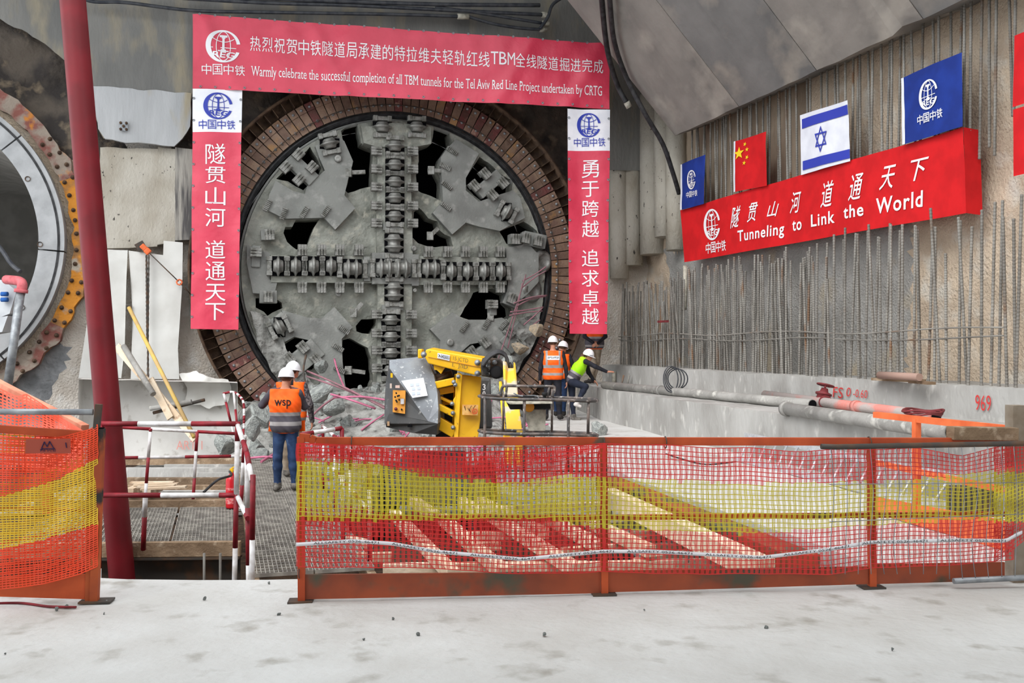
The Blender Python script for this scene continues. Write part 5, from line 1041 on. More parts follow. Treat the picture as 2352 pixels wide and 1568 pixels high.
# fire extinguisher
b = PZ(532, 1166, ZW + .02); t = thing('fire_extinguisher', 'red fire extinguisher with a black hose standing on the platform by the rail', 'fire extinguisher', b)
mb = MB(); mb.lathe(b, (0, 0, 1), [(0, 0), (.07, 0), (.075, .02), (.075, .36), (.06, .41), (.03, .44), (.025, .47), (0, .47)], 20); mb.build('cylinder', mat('extinguisher_red', rgb(200, 28, 40), rough_=.3, spec=.5), t)
mb = MB(); mb.lathe(b, (0, 0, 1), [(.0765, .06), (.0765, .19)], 20); mb.lathe(b, (0, 0, 1), [(.0765, .24), (.0765, .27)], 20); mb.build('label_band', mat('pale_red_label', rgb(226, 150, 150), rgb(206, 60, 66), 30), t)
mb = MB(); mb.box(b + Vector((0, 0, .49)), (.04, .04, .05)); mb.beam(b + Vector((0, 0, .52)), b + Vector((.1, -.02, .57)), .02, .015); mb.beam(b + Vector((0, 0, .5)), b + Vector((.1, -.02, .5)), .02, .012); mb.build('valve', M['yel'], t)
mb = MB(); mb.tube(smooth([b + Vector((-.02, -.02, .48)), P(530, 1092, 12.9), P(500, 1102, 12.6), P(468, 1130, 12.3)]), .016, 8); mb.build('hose', M['rubber'], t)
# leaning red pole
mb = MB(); mb.tube([P(158, -90, 10.6), P(167, 0, 10.6), P(281, 1335, 10.6), P(285, 1384, 10.6)], .132, 28); tag(mb.build('raking_pole', M['redp']), 'thick dark red steel pole leaning across the left of the scene', 'pole')
# ------------------------------------------------------------ wall dressing on the left
mb = px_plate('', [(190, 868), (545, 876), (545, 1060), (190, 1060)], 2.0, -.6, mat('whitewashed_concrete', rgb(214, 213, 210), rgb(196, 194, 190), 1.2, .4, .65, .85, bump=.2, bsc=10, c3=rgb(170, 166, 160), sc3=4, lo3=.6, hi3=.72), ra=.02, amp=.02)
WW = bpy.data.materials['whitewashed_concrete']; trim = struct(mb, 'trim_10', WW)
mb = MB(); fb = Frame(TB.to(0, 0, 2.03), TB.u.to_2d()); v, f = text2d('ART 1', .0); v = norm01(v)
mb.add([fb.p(405 + 60 * x, 1032 - 20 * y, .03) for x, y in v], f); mb.build('graffiti', mat('faint_red_spray', rgb(226, 160, 152)), trim)
M['membrane'] = mat('white_membrane', rgb(218, 218, 214), rgb(204, 203, 198), 1.5, .4, .65, .6, bump=.15, bsc=5)
for q, lb in (([(238, 572), (293, 574), (290, 640), (286, 800), (278, 868), (180, 868), (200, 740), (225, 600)], 'white membrane sheet hanging on the wall, left of the wedge gap'), ([(295, 575), (375, 586), (376, 553), (420, 557), (419, 650), (409, 800), (412, 870), (300, 870), (304, 720), (298, 620)], 'white membrane sheet hanging on the wall, behind the chain hoist')):
    uv = resample([TB.px(x, y, .3) for x, y in q], .12); mb = MB(); plate(mb, uv, [], .15, lambda u, v: .3 + .05 * nz(u, v, .9) + .06 * math.sin(u * 2.2), -.27, TB.to); tag(mb.build('membrane_sheet', M['membrane']), lb, 'sheet', 'white membrane sheets')
uv = rough(resample([TB.px(x, y, 2.2) for x, y in ((412, 860), (450, 852), (480, 866), (525, 872), (532, 895), (522, 926), (480, 938), (460, 930), (424, 928), (430, 890))], .06), .03, 6); mb = MB(); plate(mb, uv, [], .06, lambda u, v: 2.2 + .12 * nz(u, v, 2.2, 4, 3), -2.05, TB.to); tag(mb.build('tarpaulin', M['membrane']), 'crumpled pale tarpaulin draped over the end of the whitewashed block', 'tarpaulin')
t = thing('chain_hoist', 'red chain hoist bolted to the wall with chains hanging down the white membrane', 'hoist', TB.p(338, 600, .5))
mb = MB(); mb.box(TB.p(323, 565, .34), (.2, .06, .18), ((TB.u + TB.v * .6).normalized(), TB.n, (TB.v - TB.u * .6).normalized())); mb.build('anchor_plate', M['dark_steel'], t)
mb = MB(); mb.box(TB.p(330, 568, .46), (.14, .12, .12), ((TB.u - TB.v).normalized(), TB.n, (TB.v + TB.u).normalized())); mb.box(TB.p(339, 577, .46), (.12, .14, .14), ((TB.u - TB.v).normalized(), TB.n, (TB.v + TB.u).normalized())); mb.build('hoist_body', M['orange_l'], t, bevel=.02)
for x0, x1, y1 in ((337, 341, 868), (342, 339, 880), (336, 338, 800)):
    mb = MB(); n = 46; pts = [TB.p(x0 + (x1 - x0) * i / n, 585 + (y1 - 585) * i / n, .5 + 1.75 * max(0, (i / n - .93) / .07) * (y1 > 860)) for i in range(n + 1)]
    mb.tube(pts, [.014 + .008 * (i % 2) for i in range(n + 1)], 5); mb.build('chain', M['dark_steel'], t)
mb = MB(); mb.tube([TB.p(344, 582, .5), TB.p(410, 646, .5)], .014, 6); mb.tube([TB.p(414, 650, .5), TB.p(440, 678, .4)], .014, 6); mb.build('wire_rope', M['dark_steel'], t)
mb = MB(); mb.tube([TB.p(412, 648, .5) + TB.u * .06 * math.cos(a) + TB.v * .06 * math.sin(a) for a in [k * math.pi / 4 for k in range(8)]], .018, 6, closed=True); mb.build('hook', M['orange_l'], t)
t = thing('anchor_plate', 'small square anchor plate with four bolts on the grey concrete slab', 'anchor plate', TB.p(284, 300, .42)); mb = MB(); mb.box(TB.p(284, 290, .42), (.17, .02, .2), (TB.u, TB.n, TB.v)); mb.build('plate', M['steel'], t)
for a, b in ((-.06, .07), (.06, .07), (-.06, -.07), (.06, -.07), (0, 0)): mb = MB(); c = TB.p(284, 290, .42) + TB.u * a + TB.v * b; mb.lathe(c, TB.n, [(.03, 0), (.03, .05), (.0, .06)], 8); mb.build('bolt', M['rust'], t)
t = thing('anchor_plate', 'small dark anchor plate in the wedge gap between the white membranes', 'anchor plate', TB.p(296, 716, .3)); mb = MB(); mb.box(TB.p(296, 708, .3), (.13, .03, .13), (TB.u, TB.n, TB.v)); mb.build('plate', M['dark_steel'], t)
def L3(a, b, ya, yb): return P(*a, ya), P(*b, yb)
for a, b, ya, yb, r, m, lb in (((296, 706), (446, 1004), 20.9, 19.4, .04, mat('yellow_pole', rgb(206, 176, 96), rgb(190, 160, 110), 5), 'long yellow pole leaning against the whitewashed block'), ((284, 795), (352, 905), 20.6, 19.8, .06, M['pipe'], 'grey steel tube leaning against the whitewashed block'), ((345, 938), (440, 922), 20.0, 20.0, .05, M['pipe'], 'grey tube lying level across the face of the whitewashed block'), ((352, 948), (470, 918), 20.1, 20.1, .035, M['dark_steel'], 'thin dark tube lying level behind the leaning planks')):
    p, q = L3(a, b, ya, yb); mb = MB(); mb.tube([p, q], r, 10); tag(mb.build('tube', m), lb, 'tube')
for a, b, ya, yb, w_, lb in (((268, 795), (450, 1008), 20.7, 19.6, .16, 'wide plank leaning against the whitewashed block, longest one'), ((345, 870), (392, 960), 20.2, 19.8, .14, 'short plank with a torn end leaning against the whitewashed block')):
    p, q = L3(a, b, ya, yb); mb = MB(); mb.beam(p, q, w_, .04, (0, 1, 0)); tag(mb.build('plank', M['wood']), lb, 'plank', 'leaning planks')
# things in the left tunnel mouth
t = thing('standpipe', 'grey standpipe with a red elbow in front of the left tunnel', 'pipe', P(18, 900, 19.5)); mb = MB(); mb.tube([P(48, 665, 19.6), P(16, 900, 19.5)], .085, 14); mb.build('pipe_body', M['steel'], t)
mb = MB(); mb.tube(smooth([P(49, 668, 19.6), P(51, 652, 19.6), P(42, 645, 19.7), P(15, 642, 20.2)]), .095, 12); mb.tube([P(48, 672, 19.6), P(49, 664, 19.6)], .13, 14); mb.build('elbow', mat('pink_red_paint', rgb(204, 110, 116), rgb(180, 90, 96), 8), t)
t = thing('control_box', 'pale grey electrical box with blue sockets inside the left tunnel mouth', 'box', P(5, 760, 21)); mb = MB(); mb.prism([P(-40, 640, 20.4), P(8, 643, 20.4), P(38, 668, 20.4), P(22, 720, 20.4), P(2, 728, 20.4), P(-40, 728, 20.4)], (0, .4, 0)); mb.prism([P(-40, 735, 20.4), P(18, 725, 20.4), P(5, 762, 20.4), P(-40, 770, 20.4)], (0, .4, 0)); mb.build('case', mat('pale_box', rgb(196, 200, 204), rgb(180, 184, 190), 3), t)
for y in (675, 688): mb = MB(); mb.tube([P(3, y, 20.3), P(18, y, 20.3)], .045, 12); mb.build('socket', mat('socket_blue', rgb(40, 90, 160)), t)
mb = MB(); mb.tube(smooth([P(-20, 545, 20.8), P(5, 575, 20.6), P(25, 605, 20.5), P(47, 624, 20.4)]), .045, 10); tag(mb.build('hose', M['cable']), 'dark hose end hanging in the mouth of the left tunnel', 'hose')
# ------------------------------------------------------------ rubble, rods and the timber grid in the pit
def hmap(x, y):
    s_ = (y - 16.2 + .12 * (x + 3)) / 6.0; s_ = max(0.0, min(1.0, s_)); s_ = s_ * s_ * (3 - 2 * s_)
    e = max(0.0, min(1.0, (1.7 - x) / 2.0)); w_ = max(0.0, min(1.0, (x + .305 * y) / .9)); k = math.exp(-((x + 2.9) / 1.7) ** 2) * .35 + math.exp(-((x + .9) / .9) ** 2) * .3
    n = .16 * noise.fractal((x * 1.1, y * 1.1, 0), 1, 2, 4) + .08 * abs(noise.noise((x * 3.3, y * 3.3, 2)))
    return -1.02 + (s_ * (1.25 + k) + n * min(1, s_ * 5)) * e * w_
M['rubble'] = mat('crushed_spoil', rgb(158, 158, 154), rgb(120, 120, 116), 3.5, .42, .6, .95, bump=1.0, bsc=12, c3=rgb(84, 82, 80), sc3=5, lo3=.56, hi3=.68)
mb = MB(); nx, ny = 110, 90; x0, x1, y0, y1 = -8.2, 1.7, 15.6, 25.0
vs = [(x0 + (x1 - x0) * i / nx, y0 + (y1 - y0) * j / ny, hmap(x0 + (x1 - x0) * i / nx, y0 + (y1 - y0) * j / ny)) for j in range(ny + 1) for i in range(nx + 1)]
mb.add(vs, [(j * (nx + 1) + i, j * (nx + 1) + i + 1, (j + 1) * (nx + 1) + i + 1, (j + 1) * (nx + 1) + i) for j in range(ny) for i in range(nx)], 0, True)
tag(mb.build('rubble_heap', M['rubble'], fix=False), 'heap of crushed grey spoil at the foot of the cutterhead', 'rubble', kind='stuff')
M['rock'] = mat('broken_rock', rgb(160, 164, 160), rgb(128, 132, 130), 3, .42, .6, .95, bump=.7, bsc=9, vary=.14); M['rock_t'] = mat('tan_rock', rgb(176, 158, 134), rgb(150, 140, 126), 3, .42, .6, .95, bump=.7, bsc=9)
def rock_data(seed):
    bm = bmesh.new(); bmesh.ops.create_icosphere(bm, subdivisions=3, radius=1)
    rs_ = random.Random(seed); pl = [(Vector((rs_.gauss(0, 1), rs_.gauss(0, 1), rs_.gauss(0, 1))).normalized(), rs_.uniform(.5, .8)) for _ in range(11)]
    for v in bm.verts:
        for n, d in pl:
            k = v.co.dot(n) - d
            if k > 0: v.co -= n * k * .95
        v.co *= 1 + .1 * noise.noise(v.co * 2 + Vector((seed, 0, 0)))
    me = bpy.data.meshes.new('rock'); bm.to_mesh(me); bm.free(); me.materials.append(M['rock']); return me
RK = [rock_data(i) for i in range(7)]
def rock(c, s_, label, grp, seed, m=None):
    d = RK[seed % 7]
    if m: d = d.copy(); d.materials[0] = m
    o = bpy.data.objects.new('rock', d); COL.objects.link(o); rs_ = random.Random(seed); o.location = c; o.rotation_euler = (rs_.uniform(0, 6), rs_.uniform(0, 6), rs_.uniform(0, 6)); o.scale = (s_ * rs_.uniform(.8, 1.25), s_ * rs_.uniform(.7, 1.1), s_ * rs_.uniform(.6, .9)); return tag(o, label, 'rock', grp)
rs = random.Random(21); n = 0
while n < 150:
    x = rs.uniform(-7.2, .9); y = rs.uniform(16.6, 23.6); z = hmap(x, y)
    if z < -.85 or (-3.95 - .29 * (y - 15.4) - .75 < x < -3.2 - .29 * (y - 15.4) + .1 and y < 18.6): continue
    s_ = .07 + .2 * rs.random() ** 2.2; rock((x, y, z + s_ * .3), s_, 'broken grey rock lying in the spoil heap before the cutterhead', 'rocks in the spoil heap', n); n += 1
for px, py, Y, s_, lb, m in ((518, 1018, 17.6, .26, 'large dark grey boulder in front of the whitewashed block', None), (600, 955, 19.2, .3, 'large boulder at the foot of the seal ring left of the workers', None), (1232, 757, 23.75, .23, 'tan boulder caught on the lower right of the cutterhead', M['rock_t']), (1196, 800, 23.6, .25, 'flat tan slab of rock below the tan boulder on the right of the cutterhead', M['rock_t']), (1165, 836, 23.4, .26, 'dark broken block under the flat tan slab at the lower right', None), (738, 842, 22.2, .2, 'upright pale rock splinter beside the lower left bucket lip', None), (735, 905, 20.5, .3, 'pale angular rock right behind the two workers', None), (765, 930, 19.6, .24, 'pale angular rock nearer than the one behind the workers', None), (580, 985, 18.4, .22, 'grey rock right of the hoop rail', None)):
    rock(P(px, py, Y), s_, lb, None, int(px), m)
mb = MB(); uv = rough(resample([TB.px(x, y, .5) for x, y in ((575, 715), (612, 722), (640, 760), (668, 820), (720, 880), (760, 920), (690, 930), (640, 880), (598, 800))], .1), .05, 4); plate(mb, uv, [], .09, lambda u, v: .42 + .2 * nz(u, v, 2.5, 8, 4), -.1, TB.to); tag(mb.build('mud_bank', M['rubble']), 'bank of grey mud sliding off the lower left rim of the cutterhead', 'mud', kind='stuff')
mb = MB(); uv = rough(resample([TB.px(x, y, .5) for x, y in ((1195, 735), (1222, 725), (1246, 715), (1238, 770), (1205, 835), (1170, 885), (1105, 890), (1140, 850), (1165, 790))], .1), .05, 4); plate(mb, uv, [], .09, lambda u, v: .36 + .2 * nz(u, v, 2.5, 3, 4), -.1, TB.to); tag(mb.build('mud_bank', M['rubble']), 'bank of grey mud and rock on the lower right rim of the cutterhead', 'mud', kind='stuff')
M['pink'] = mat('pink_fibreglass', rgb(196, 112, 142), rgb(170, 96, 120), 6, rough_=.6); M['pink_d'] = mat('dusty_pink_rod', rgb(150, 104, 114), rgb(128, 100, 104), 6, rough_=.7)
def rod(a, b, r, m, label, grp):
    mb = MB(); a = Vector(a); b = Vector(b); c = (a + b) / 2 + Vector((U_(-.06, .06), U_(-.06, .06), U_(-.02, .05))); mb.tube(smooth([a, c, b], 4), r, 6); tag(mb.build('fibreglass_rod', m), label, 'rod', grp)
g1 = 'rods leaning on the cutterhead rim'; l1 = 'pink fibreglass rod leaning against the right rim of the cutterhead'
for a, b in (((1208, 630), (1143, 828)), ((1200, 650), (1166, 800)), ((1254, 612), (1200, 645)), ((1254, 622), (1200, 660)), ((1180, 696), (1256, 678)), ((1188, 702), (1254, 680)), ((1172, 716), (1248, 705)), ((1170, 724), (1246, 714)), ((1203, 746), (1246, 707)), ((1222, 748), (1240, 735))): rod(TB.p(*a, .72), TB.p(*b, .62), .018, M['pink_d'], l1, g1)
g2 = 'long rods over the spoil heap'; l2 = 'long dusty pink rod lying over the spoil heap left of the boom lift'
for a, b, y1, y2 in (((705, 864), (884, 934), 20.2, 17.6), ((706, 852), (884, 938), 20.6, 17.4), ((766, 913), (890, 919), 18.6, 17.4), ((768, 824), (791, 890), 21.8, 20.6), ((712, 960), (780, 905), 18.2, 19.2), ((760, 905), (862, 938), 18.6, 18.0)): rod(P(*a, y1), P(*b, y2), .02, M['pink_d'] if a[0] < 760 else M['pink'], l2, g2)
rod(P(703, 815, 20.8), P(702, 884, 20.6), .022, M['dark_steel'], 'thin dark steel bar standing upright in the spoil heap behind the workers', None)
g3 = 'short rods in the spoil heap'; l3 = 'short pink fibreglass rod sticking out of the spoil heap'
rs = random.Random(33); n = 0
while n < 62:
    x = rs.uniform(-6.0, 1.0); y = rs.uniform(16.4, 20.5)
    if x < -3.2 - .29 * (y - 15.4) + .1 and x > -4.9 - .29 * (y - 15.4): continue
    z = hmap(x, y) + .06; an = rs.uniform(0, 3.14); L = rs.uniform(.25, .8); rod((x, y, z), (x + L * math.cos(an), y + L * math.sin(an) * .6, z + rs.uniform(-.02, .32)), .017, M['pink'], l3, g3); n += 1
for a, b in (((598, 1043), (632, 1026)), ((572, 1052), (632, 1050)), ((600, 1060), (634, 1040))): rod(PZ(*a, -.45), PZ(*b, -.42), .024, M['pink'], 'pink fibreglass rod lying across the far end of the walkway', 'rods across the walkway')
mb = MB(); mb.tube(smooth([P(1390, 700, 20), P(1390, 700, 20)]), .01, 4) if False else None
# timbers
zt = -.42; TL = 'raw timber in the criss-cross timber grid behind the netting'
def timber(a, b, w_, h_, z, lab, grp, m='wood'):
    mb = MB(); mb.beam(PZ(*a, z), PZ(*b, z), w_, h_, (0, 0, 1)); tag(mb.build('timber', M[m], bevel=.004), lab, 'timber', grp)
gd = 'diagonal timbers in the pit'
for k, (a, b) in enumerate((((905, 1180), (1042, 1322)), ((1015, 1190), (1160, 1318)), ((1130, 1185), (1325, 1310)), ((1105, 1152), (1250, 1225)), ((1260, 1190), (1380, 1258)), ((1345, 1195), (1495, 1266)), ((950, 1150), (1000, 1185)), ((1060, 1152), (1110, 1180)))): timber(a, b, .115, .12, zt + .02 * (k % 3), 'pale raw timber laid diagonally away from the camera in the pit behind the netting', gd)
gh = 'cross timbers in the pit'
for k, (a, b) in enumerate((((880, 1304), (1350, 1299)), ((1160, 1306), (1720, 1290)), ((1290, 1268), (1440, 1255)), ((1320, 1232), (1560, 1226)), ((1360, 1210), (1500, 1200)), ((800, 1240), (850, 1250)), ((1050, 1230), (1200, 1228)), ((1080, 1255), (1150, 1252)), ((1400, 1258), (1625, 1258)), ((1460, 1292), (1580, 1272)), ((820, 1280), (900, 1278)), ((1240, 1215), (1400, 1180)), ((1450, 1245), (1560, 1226)), ((930, 1150), (1130, 1146)), ((1130, 1170), (1380, 1160)))): timber(a, b, .09, .09, zt - .12 + .015 * (k % 4), 'pale raw timber laid crosswise under the diagonal ones in the pit behind the netting', gh)
gb = 'steel beams along the pit edge'
for a, b, w_, m, lb in (((1392, 1110), (1850, 1302), .34, 'orange_d', 'rust-orange steel beam along the right edge of the timber grid'), ((1398, 1140), (1760, 1312), .2, 'wood', 'long edge timber running beside the rust-orange beam in the pit')): timber(a, b, w_ * .8, .2, -.16, lb, None, m)
mb = MB()
for i in range(10):
    a = PZ(1412 + i * 44, 1122 + i * 17, -.12); mb.tube([a, a + Vector((-.12, -.5, -.34))], .008, 5)
tag(mb.build('tie_rods', M['rebar']), 'thin tie rods sloping down from the edge beam into the timber grid', 'rod', kind='stuff')
mb = MB(); mb.prism([P(1200, 1075, 11.5), P(1390, 1090, 11.5), P(1390, 1130, 11.5), P(1230, 1128, 11.5)], (0, .1, 0)) if False else None
# aluminium ladder on its side against the lower ledge
t = thing('ladder', 'long aluminium ladder lying on its side against the lower concrete ledge behind the netting', 'ladder', PZ(1920, 1110, -.03))
la, lb_ = PZ(1690, 1052, 0), PZ(2160, 1166, 0); ua, ub = P(1711, 999, 15.0), P(2205, 1097, 10.3)
M['alu'] = mat('aluminium', rgb(206, 208, 212), rgb(186, 188, 192), 10, rough_=.4, metal=.4)
for nm, a, b in (('side_rail', la, lb_), ('side_rail', ua, ub)): mb = MB(); mb.beam(a, b, .03, .075, (0, 0, 1)); mb.build(nm, M['alu'], t)
for i in range(17): k = (i + .5) / 17; mb = MB(); mb.tube([la.lerp(lb_, k), ua.lerp(ub, k)], .017, 8); mb.build('rung', M['alu'], t)
mb = MB(); a = PZ(1590, 1058, 0); mb.tube(smooth([PZ(1530, 1042, 0), PZ(1560, 1052, 0.01), PZ(1620, 1066, 0.01), PZ(1690, 1060, .01)]), .012, 6); tag(mb.build('cable', M['rubber']), 'black cable lying on the concrete left of the ladder', 'cable')
c = PZ(1375, 998, -.05); rock(c + Vector((0, 0, .08)), .2, 'small lump of spilled concrete on the floor near the basket', None, 5)
mb = MB(); c = PZ(2228, 1172, -.04); mb.box(c + Vector((0, 0, .12)), (.42, .2, .26)); tag(mb.build('crate', M['dark_steel'], bevel=.01), 'dark box on the concrete behind the right end of the netting', 'box')

rs = random.Random(77)
for px, py in ((152, 1392), (245, 1381), (239, 1408), (130, 1398), (12, 1500), (470, 1374), (618, 1338), (640, 1410), (835, 1467), (960, 1456), (903, 1420), (1250, 1455), (1480, 1400), (1760, 1440), (2050, 1490)):
    q = PZ(px, py, .01); rock(q, rs.uniform(.008, .018), 'small pebble lying on the pale concrete slab in the foreground', 'pebbles on the slab', px)
mb = MB(); mb.tube(smooth([PZ(-60, 1388, .008), PZ(40, 1384, .008), PZ(110, 1392, .008), PZ(175, 1394, .008)]), .008, 6); tag(mb.build('cable', M['gr']), 'thin maroon cable lying on the slab under the left barrier', 'cable')
# ------------------------------------------------------------ people
def surface_nets(Fd, org, h):
    ins = Fd < 0; nx, ny, nz_ = Fd.shape
    c = [(0, 0, 0), (1, 0, 0), (0, 1, 0), (1, 1, 0), (0, 0, 1), (1, 0, 1), (0, 1, 1), (1, 1, 1)]
    sl = lambda A, q: A[q[0]:nx - 1 + q[0], q[1]:ny - 1 + q[1], q[2]:nz_ - 1 + q[2]]
    cnt = sum(sl(ins, q).astype(int) for q in c); act = (cnt > 0) & (cnt < 8)
    idx = -np.ones(act.shape, int); I = np.argwhere(act); idx[act] = np.arange(len(I))
    acc = np.zeros((len(I), 3)); num = np.zeros(len(I))
    for a in range(8):
        for b in range(a + 1, 8):
            if sum(abs(c[a][k] - c[b][k]) for k in range(3)) != 1: continue
            fa = sl(Fd, c[a])[act]; fb = sl(Fd, c[b])[act]; m = (fa < 0) != (fb < 0); t = np.where(m, fa / np.where(m, fa - fb, 1), 0)
            p = np.array(c[a])[None] + t[:, None] * (np.array(c[b]) - np.array(c[a]))[None]; acc[m] += p[m]; num[m] += 1
    V = (I + acc / num[:, None]) * h + org; Q = []
    for ax in range(3):
        o1, o2 = [(1, 2), (2, 0), (0, 1)][ax]; A = [slice(None)] * 3; B = [slice(None)] * 3; A[ax] = slice(0, -1); B[ax] = slice(1, None)
        fa = ins[tuple(A)]; fb = ins[tuple(B)]; E_ = np.argwhere(fa != fb); E_ = E_[(E_[:, o1] > 0) & (E_[:, o2] > 0) & (E_[:, o1] < ins.shape[o1] - 1) & (E_[:, o2] < ins.shape[o2] - 1)]
        d1 = np.zeros(3, int); d1[o1] = 1; d2 = np.zeros(3, int); d2[o2] = 1
        q = np.stack([idx[tuple((E_ - d1 - d2).T)], idx[tuple((E_ - d2).T)], idx[tuple(E_.T)], idx[tuple((E_ - d1).T)]], 1)
        fl_ = fa[tuple(E_.T)]; q[~fl_] = q[~fl_][:, ::-1]; Q.append(q)
    Q = np.concatenate(Q); Q = Q[(Q >= 0).all(1)]; return V, Q
class Body:
    """tapered limbs blended into one surface; each limb carries a material index"""
    def __init__(s, h=.0085): s.pr = []; s.h = h
    def limb(s, a, b, ra, rb, m, k=.03, flat=None): s.pr.append((np.array(a, float), np.array(b, float), ra, rb, m, k, flat))
    def grid(s, lo, hi): return [np.arange(lo[i], hi[i], s.h) for i in range(3)]
    def field(s, prs, pad=.06, grow=0.0):
        P_ = np.array([q for p in prs for q in (p[0], p[1])]); R_ = max(max(p[2], p[3]) for p in prs) + pad
        lo = P_.min(0) - R_; hi = P_.max(0) + R_; g = s.grid(lo, hi); X = [len(q) for q in g]
        Fd = np.full(X, 1.0, np.float32); D0 = np.full(X, 1.0, np.float32); G = np.zeros(X, np.int16)
        for a, b, ra, rb, m, k, flat in prs:
            r = max(ra, rb) + pad + grow; l = np.minimum(a, b) - r; u = np.maximum(a, b) + r; S_ = tuple(slice(max(0, int((l[i] - lo[i]) / s.h)), min(X[i], int((u[i] - lo[i]) / s.h) + 2)) for i in range(3))
            x, y, z = np.meshgrid(*[g[i][S_[i]] for i in range(3)], indexing='ij'); Q = np.stack([x, y, z], -1) - a; d = b - a; L = max(d @ d, 1e-9)
            t = np.clip(Q @ d / L, 0, 1); e = Q - t[..., None] * d
            if flat is not None:      # squash along a direction
                n, f = flat; n = np.array(n, float); n /= np.linalg.norm(n); c = e @ n; e = e + (c * (1 / f - 1))[..., None] * n
            D = np.sqrt((e * e).sum(-1)) - (ra + (rb - ra) * t) - grow; D = D.astype(np.float32)
            A = Fd[S_]; hh = np.maximum(k - np.abs(A - D), 0) / k; Fd[S_] = np.minimum(A, D) - hh * hh * k * .25
            w_ = D < D0[S_]; D0[S_] = np.where(w_, D, D0[S_]); G[S_] = np.where(w_, m, G[S_])
        return Fd, G, lo, g
    def mesh(s, name, mats, parent, base):
        Fd, G, lo, g = s.field(s.pr); V, Q = surface_nets(Fd, lo, s.h); ce = V[Q].mean(1); ij = np.clip(np.round((ce - lo) / s.h).astype(int), 0, np.array(G.shape) - 1)
        mi = G[tuple(ij.T)]; return mk(name, V, Q, mi, mats, parent, base)
    def shell(s, name, mat_, parent, base, groups, grow, cuts, folds=0.008, mats=None, mi_fn=None):
        """garment: blended limbs of the given indices grown outwards and cut by planes (point, normal kept side)"""
        prs = [s.pr[i] for i in groups]; Fd, G, lo, g = s.field(prs, .1, grow); x, y, z = np.meshgrid(*g, indexing='ij')
        if folds: Fd = Fd + folds * np.sin(x * 43 + z * 31 + 3 * np.sin(y * 20 + z * 9)) * np.sin(z * 17 + x * 11)
        for p, n in cuts: n = np.array(n, float); n /= np.linalg.norm(n); Fd = np.maximum(Fd, -((x - p[0]) * n[0] + (y - p[1]) * n[1] + (z - p[2]) * n[2]))
        V, Q = surface_nets(Fd, lo, s.h); mi = np.zeros(len(Q), int)
        if mi_fn is not None: mi = mi_fn(V[Q].mean(1))
        return mk(name, V, Q, mi, mats or [mat_], parent, base)
def mk(name, V, Q, mi, mats, parent, base):
    me = bpy.data.meshes.new(name); me.from_pydata([tuple(q) for q in V], [], [tuple(int(i) for i in q) for q in Q])
    for m in mats: me.materials.append(m)
    me.polygons.foreach_set('material_index', np.asarray(mi, np.int32)); me.polygons.foreach_set('use_smooth', [True] * len(me.polygons)); me.update()
    o = bpy.data.objects.new(name, me); COL.objects.link(o); o.parent = parent; o.location = Vector(base) - ORI[parent.name]; ORI[o.name] = Vector(base); 
    k = o.modifiers.new('smooth', 'SMOOTH'); k.factor = .5; k.iterations = 2
    return o
M['skin'] = mat('skin', rgb(196, 142, 116), rgb(180, 124, 100), 14, rough_=.6); M['helm'] = mat('white_helmet', rgb(236, 236, 240), rough_=.35, spec=.5)
M['vest_o'] = mat('orange_vest', rgb(255, 104, 22), rgb(244, 88, 14), 5, rough_=.7); M['vest_y'] = mat('lime_vest', rgb(176, 244, 30), rgb(160, 228, 20), 5, rough_=.7)
M['refl'] = mat('reflective_grey', rgb(150, 146, 146), rough_=.4); M['vest_d'] = mat('vest_charcoal', rgb(78, 74, 82), rough_=.7)
M['jean'] = mat('blue_jeans', rgb(44, 66, 102), rgb(30, 48, 80), 7, .4, .6, .85, c3=rgb(74, 98, 134), sc3=6, lo3=.6, hi3=.75); M['navy'] = mat('navy_trousers', rgb(38, 44, 60), rgb(30, 34, 48), 6, rough_=.85)
M['dark_cl'] = mat('dark_cloth', rgb(38, 38, 46), rgb(28, 28, 34), 8, rough_=.85); M['grey_cl'] = mat('grey_shirt', rgb(82, 78, 86), rgb(64, 60, 68), 8, rough_=.85)
M['camo'] = mat('patterned_sleeve', rgb(104, 96, 98), rgb(52, 48, 52), 26, .46, .54, .85); M['khaki'] = mat('khaki_trousers', rgb(150, 136, 120), rgb(126, 112, 96), 8, rough_=.85)
M['boot'] = mat('dusty_boot', rgb(120, 116, 110), rgb(84, 80, 76), 14, rough_=.85); M['boot_d'] = mat('dark_boot', rgb(58, 54, 52), rgb(40, 38, 38), 10, rough_=.8); M['hair'] = mat('brown_hair', rgb(96, 68, 50), rgb(70, 50, 38), 30, rough_=.6)
def hand(B, wr, dr, up, m, curl=.5, s=1.0):
    """palm, four unequal bent fingers and a thumb; dr = pointing direction, up = back-of-hand normal"""
    wr = Vector(wr); d = Vector(dr).normalized(); n = Vector(up); n = (n - d * n.dot(d)).normalized(); sd = d.cross(n)
    for o in (-.024, -.008, .008, .024): B.limb(wr + sd * o * .7 * s, wr + d * .085 * s + sd * o * s, .016 * s, .0135 * s, m, .012)
    for o, L in ((-.03, .072), (-.0105, .083), (.0105, .079), (.03, .062)):
        a = wr + d * .085 * s + sd * o * s; b = a + (d - n * curl * .5).normalized() * L * .45 * s; c = b + (d - n * curl * 1.3).normalized() * L * .3 * s; e = c + (d - n * curl * 2.2).normalized() * L * .26 * s
        B.limb(a, b, .0100 * s, .0095 * s, m, .006); B.limb(b, c, .0095 * s, .009 * s, m, .006); B.limb(c, e, .009 * s, .008 * s, m, .006)
    a = wr + d * .02 * s - sd * .028 * s; b = a + (d * .6 - sd * .7 - n * .2).normalized() * .042 * s; c = b + (d * .85 - sd * .25 - n * .35 * (1 + curl)).normalized() * .032 * s
    B.limb(a, b, .0125 * s, .011 * s, m, .01); B.limb(b, c, .011 * s, .009 * s, m, .006)
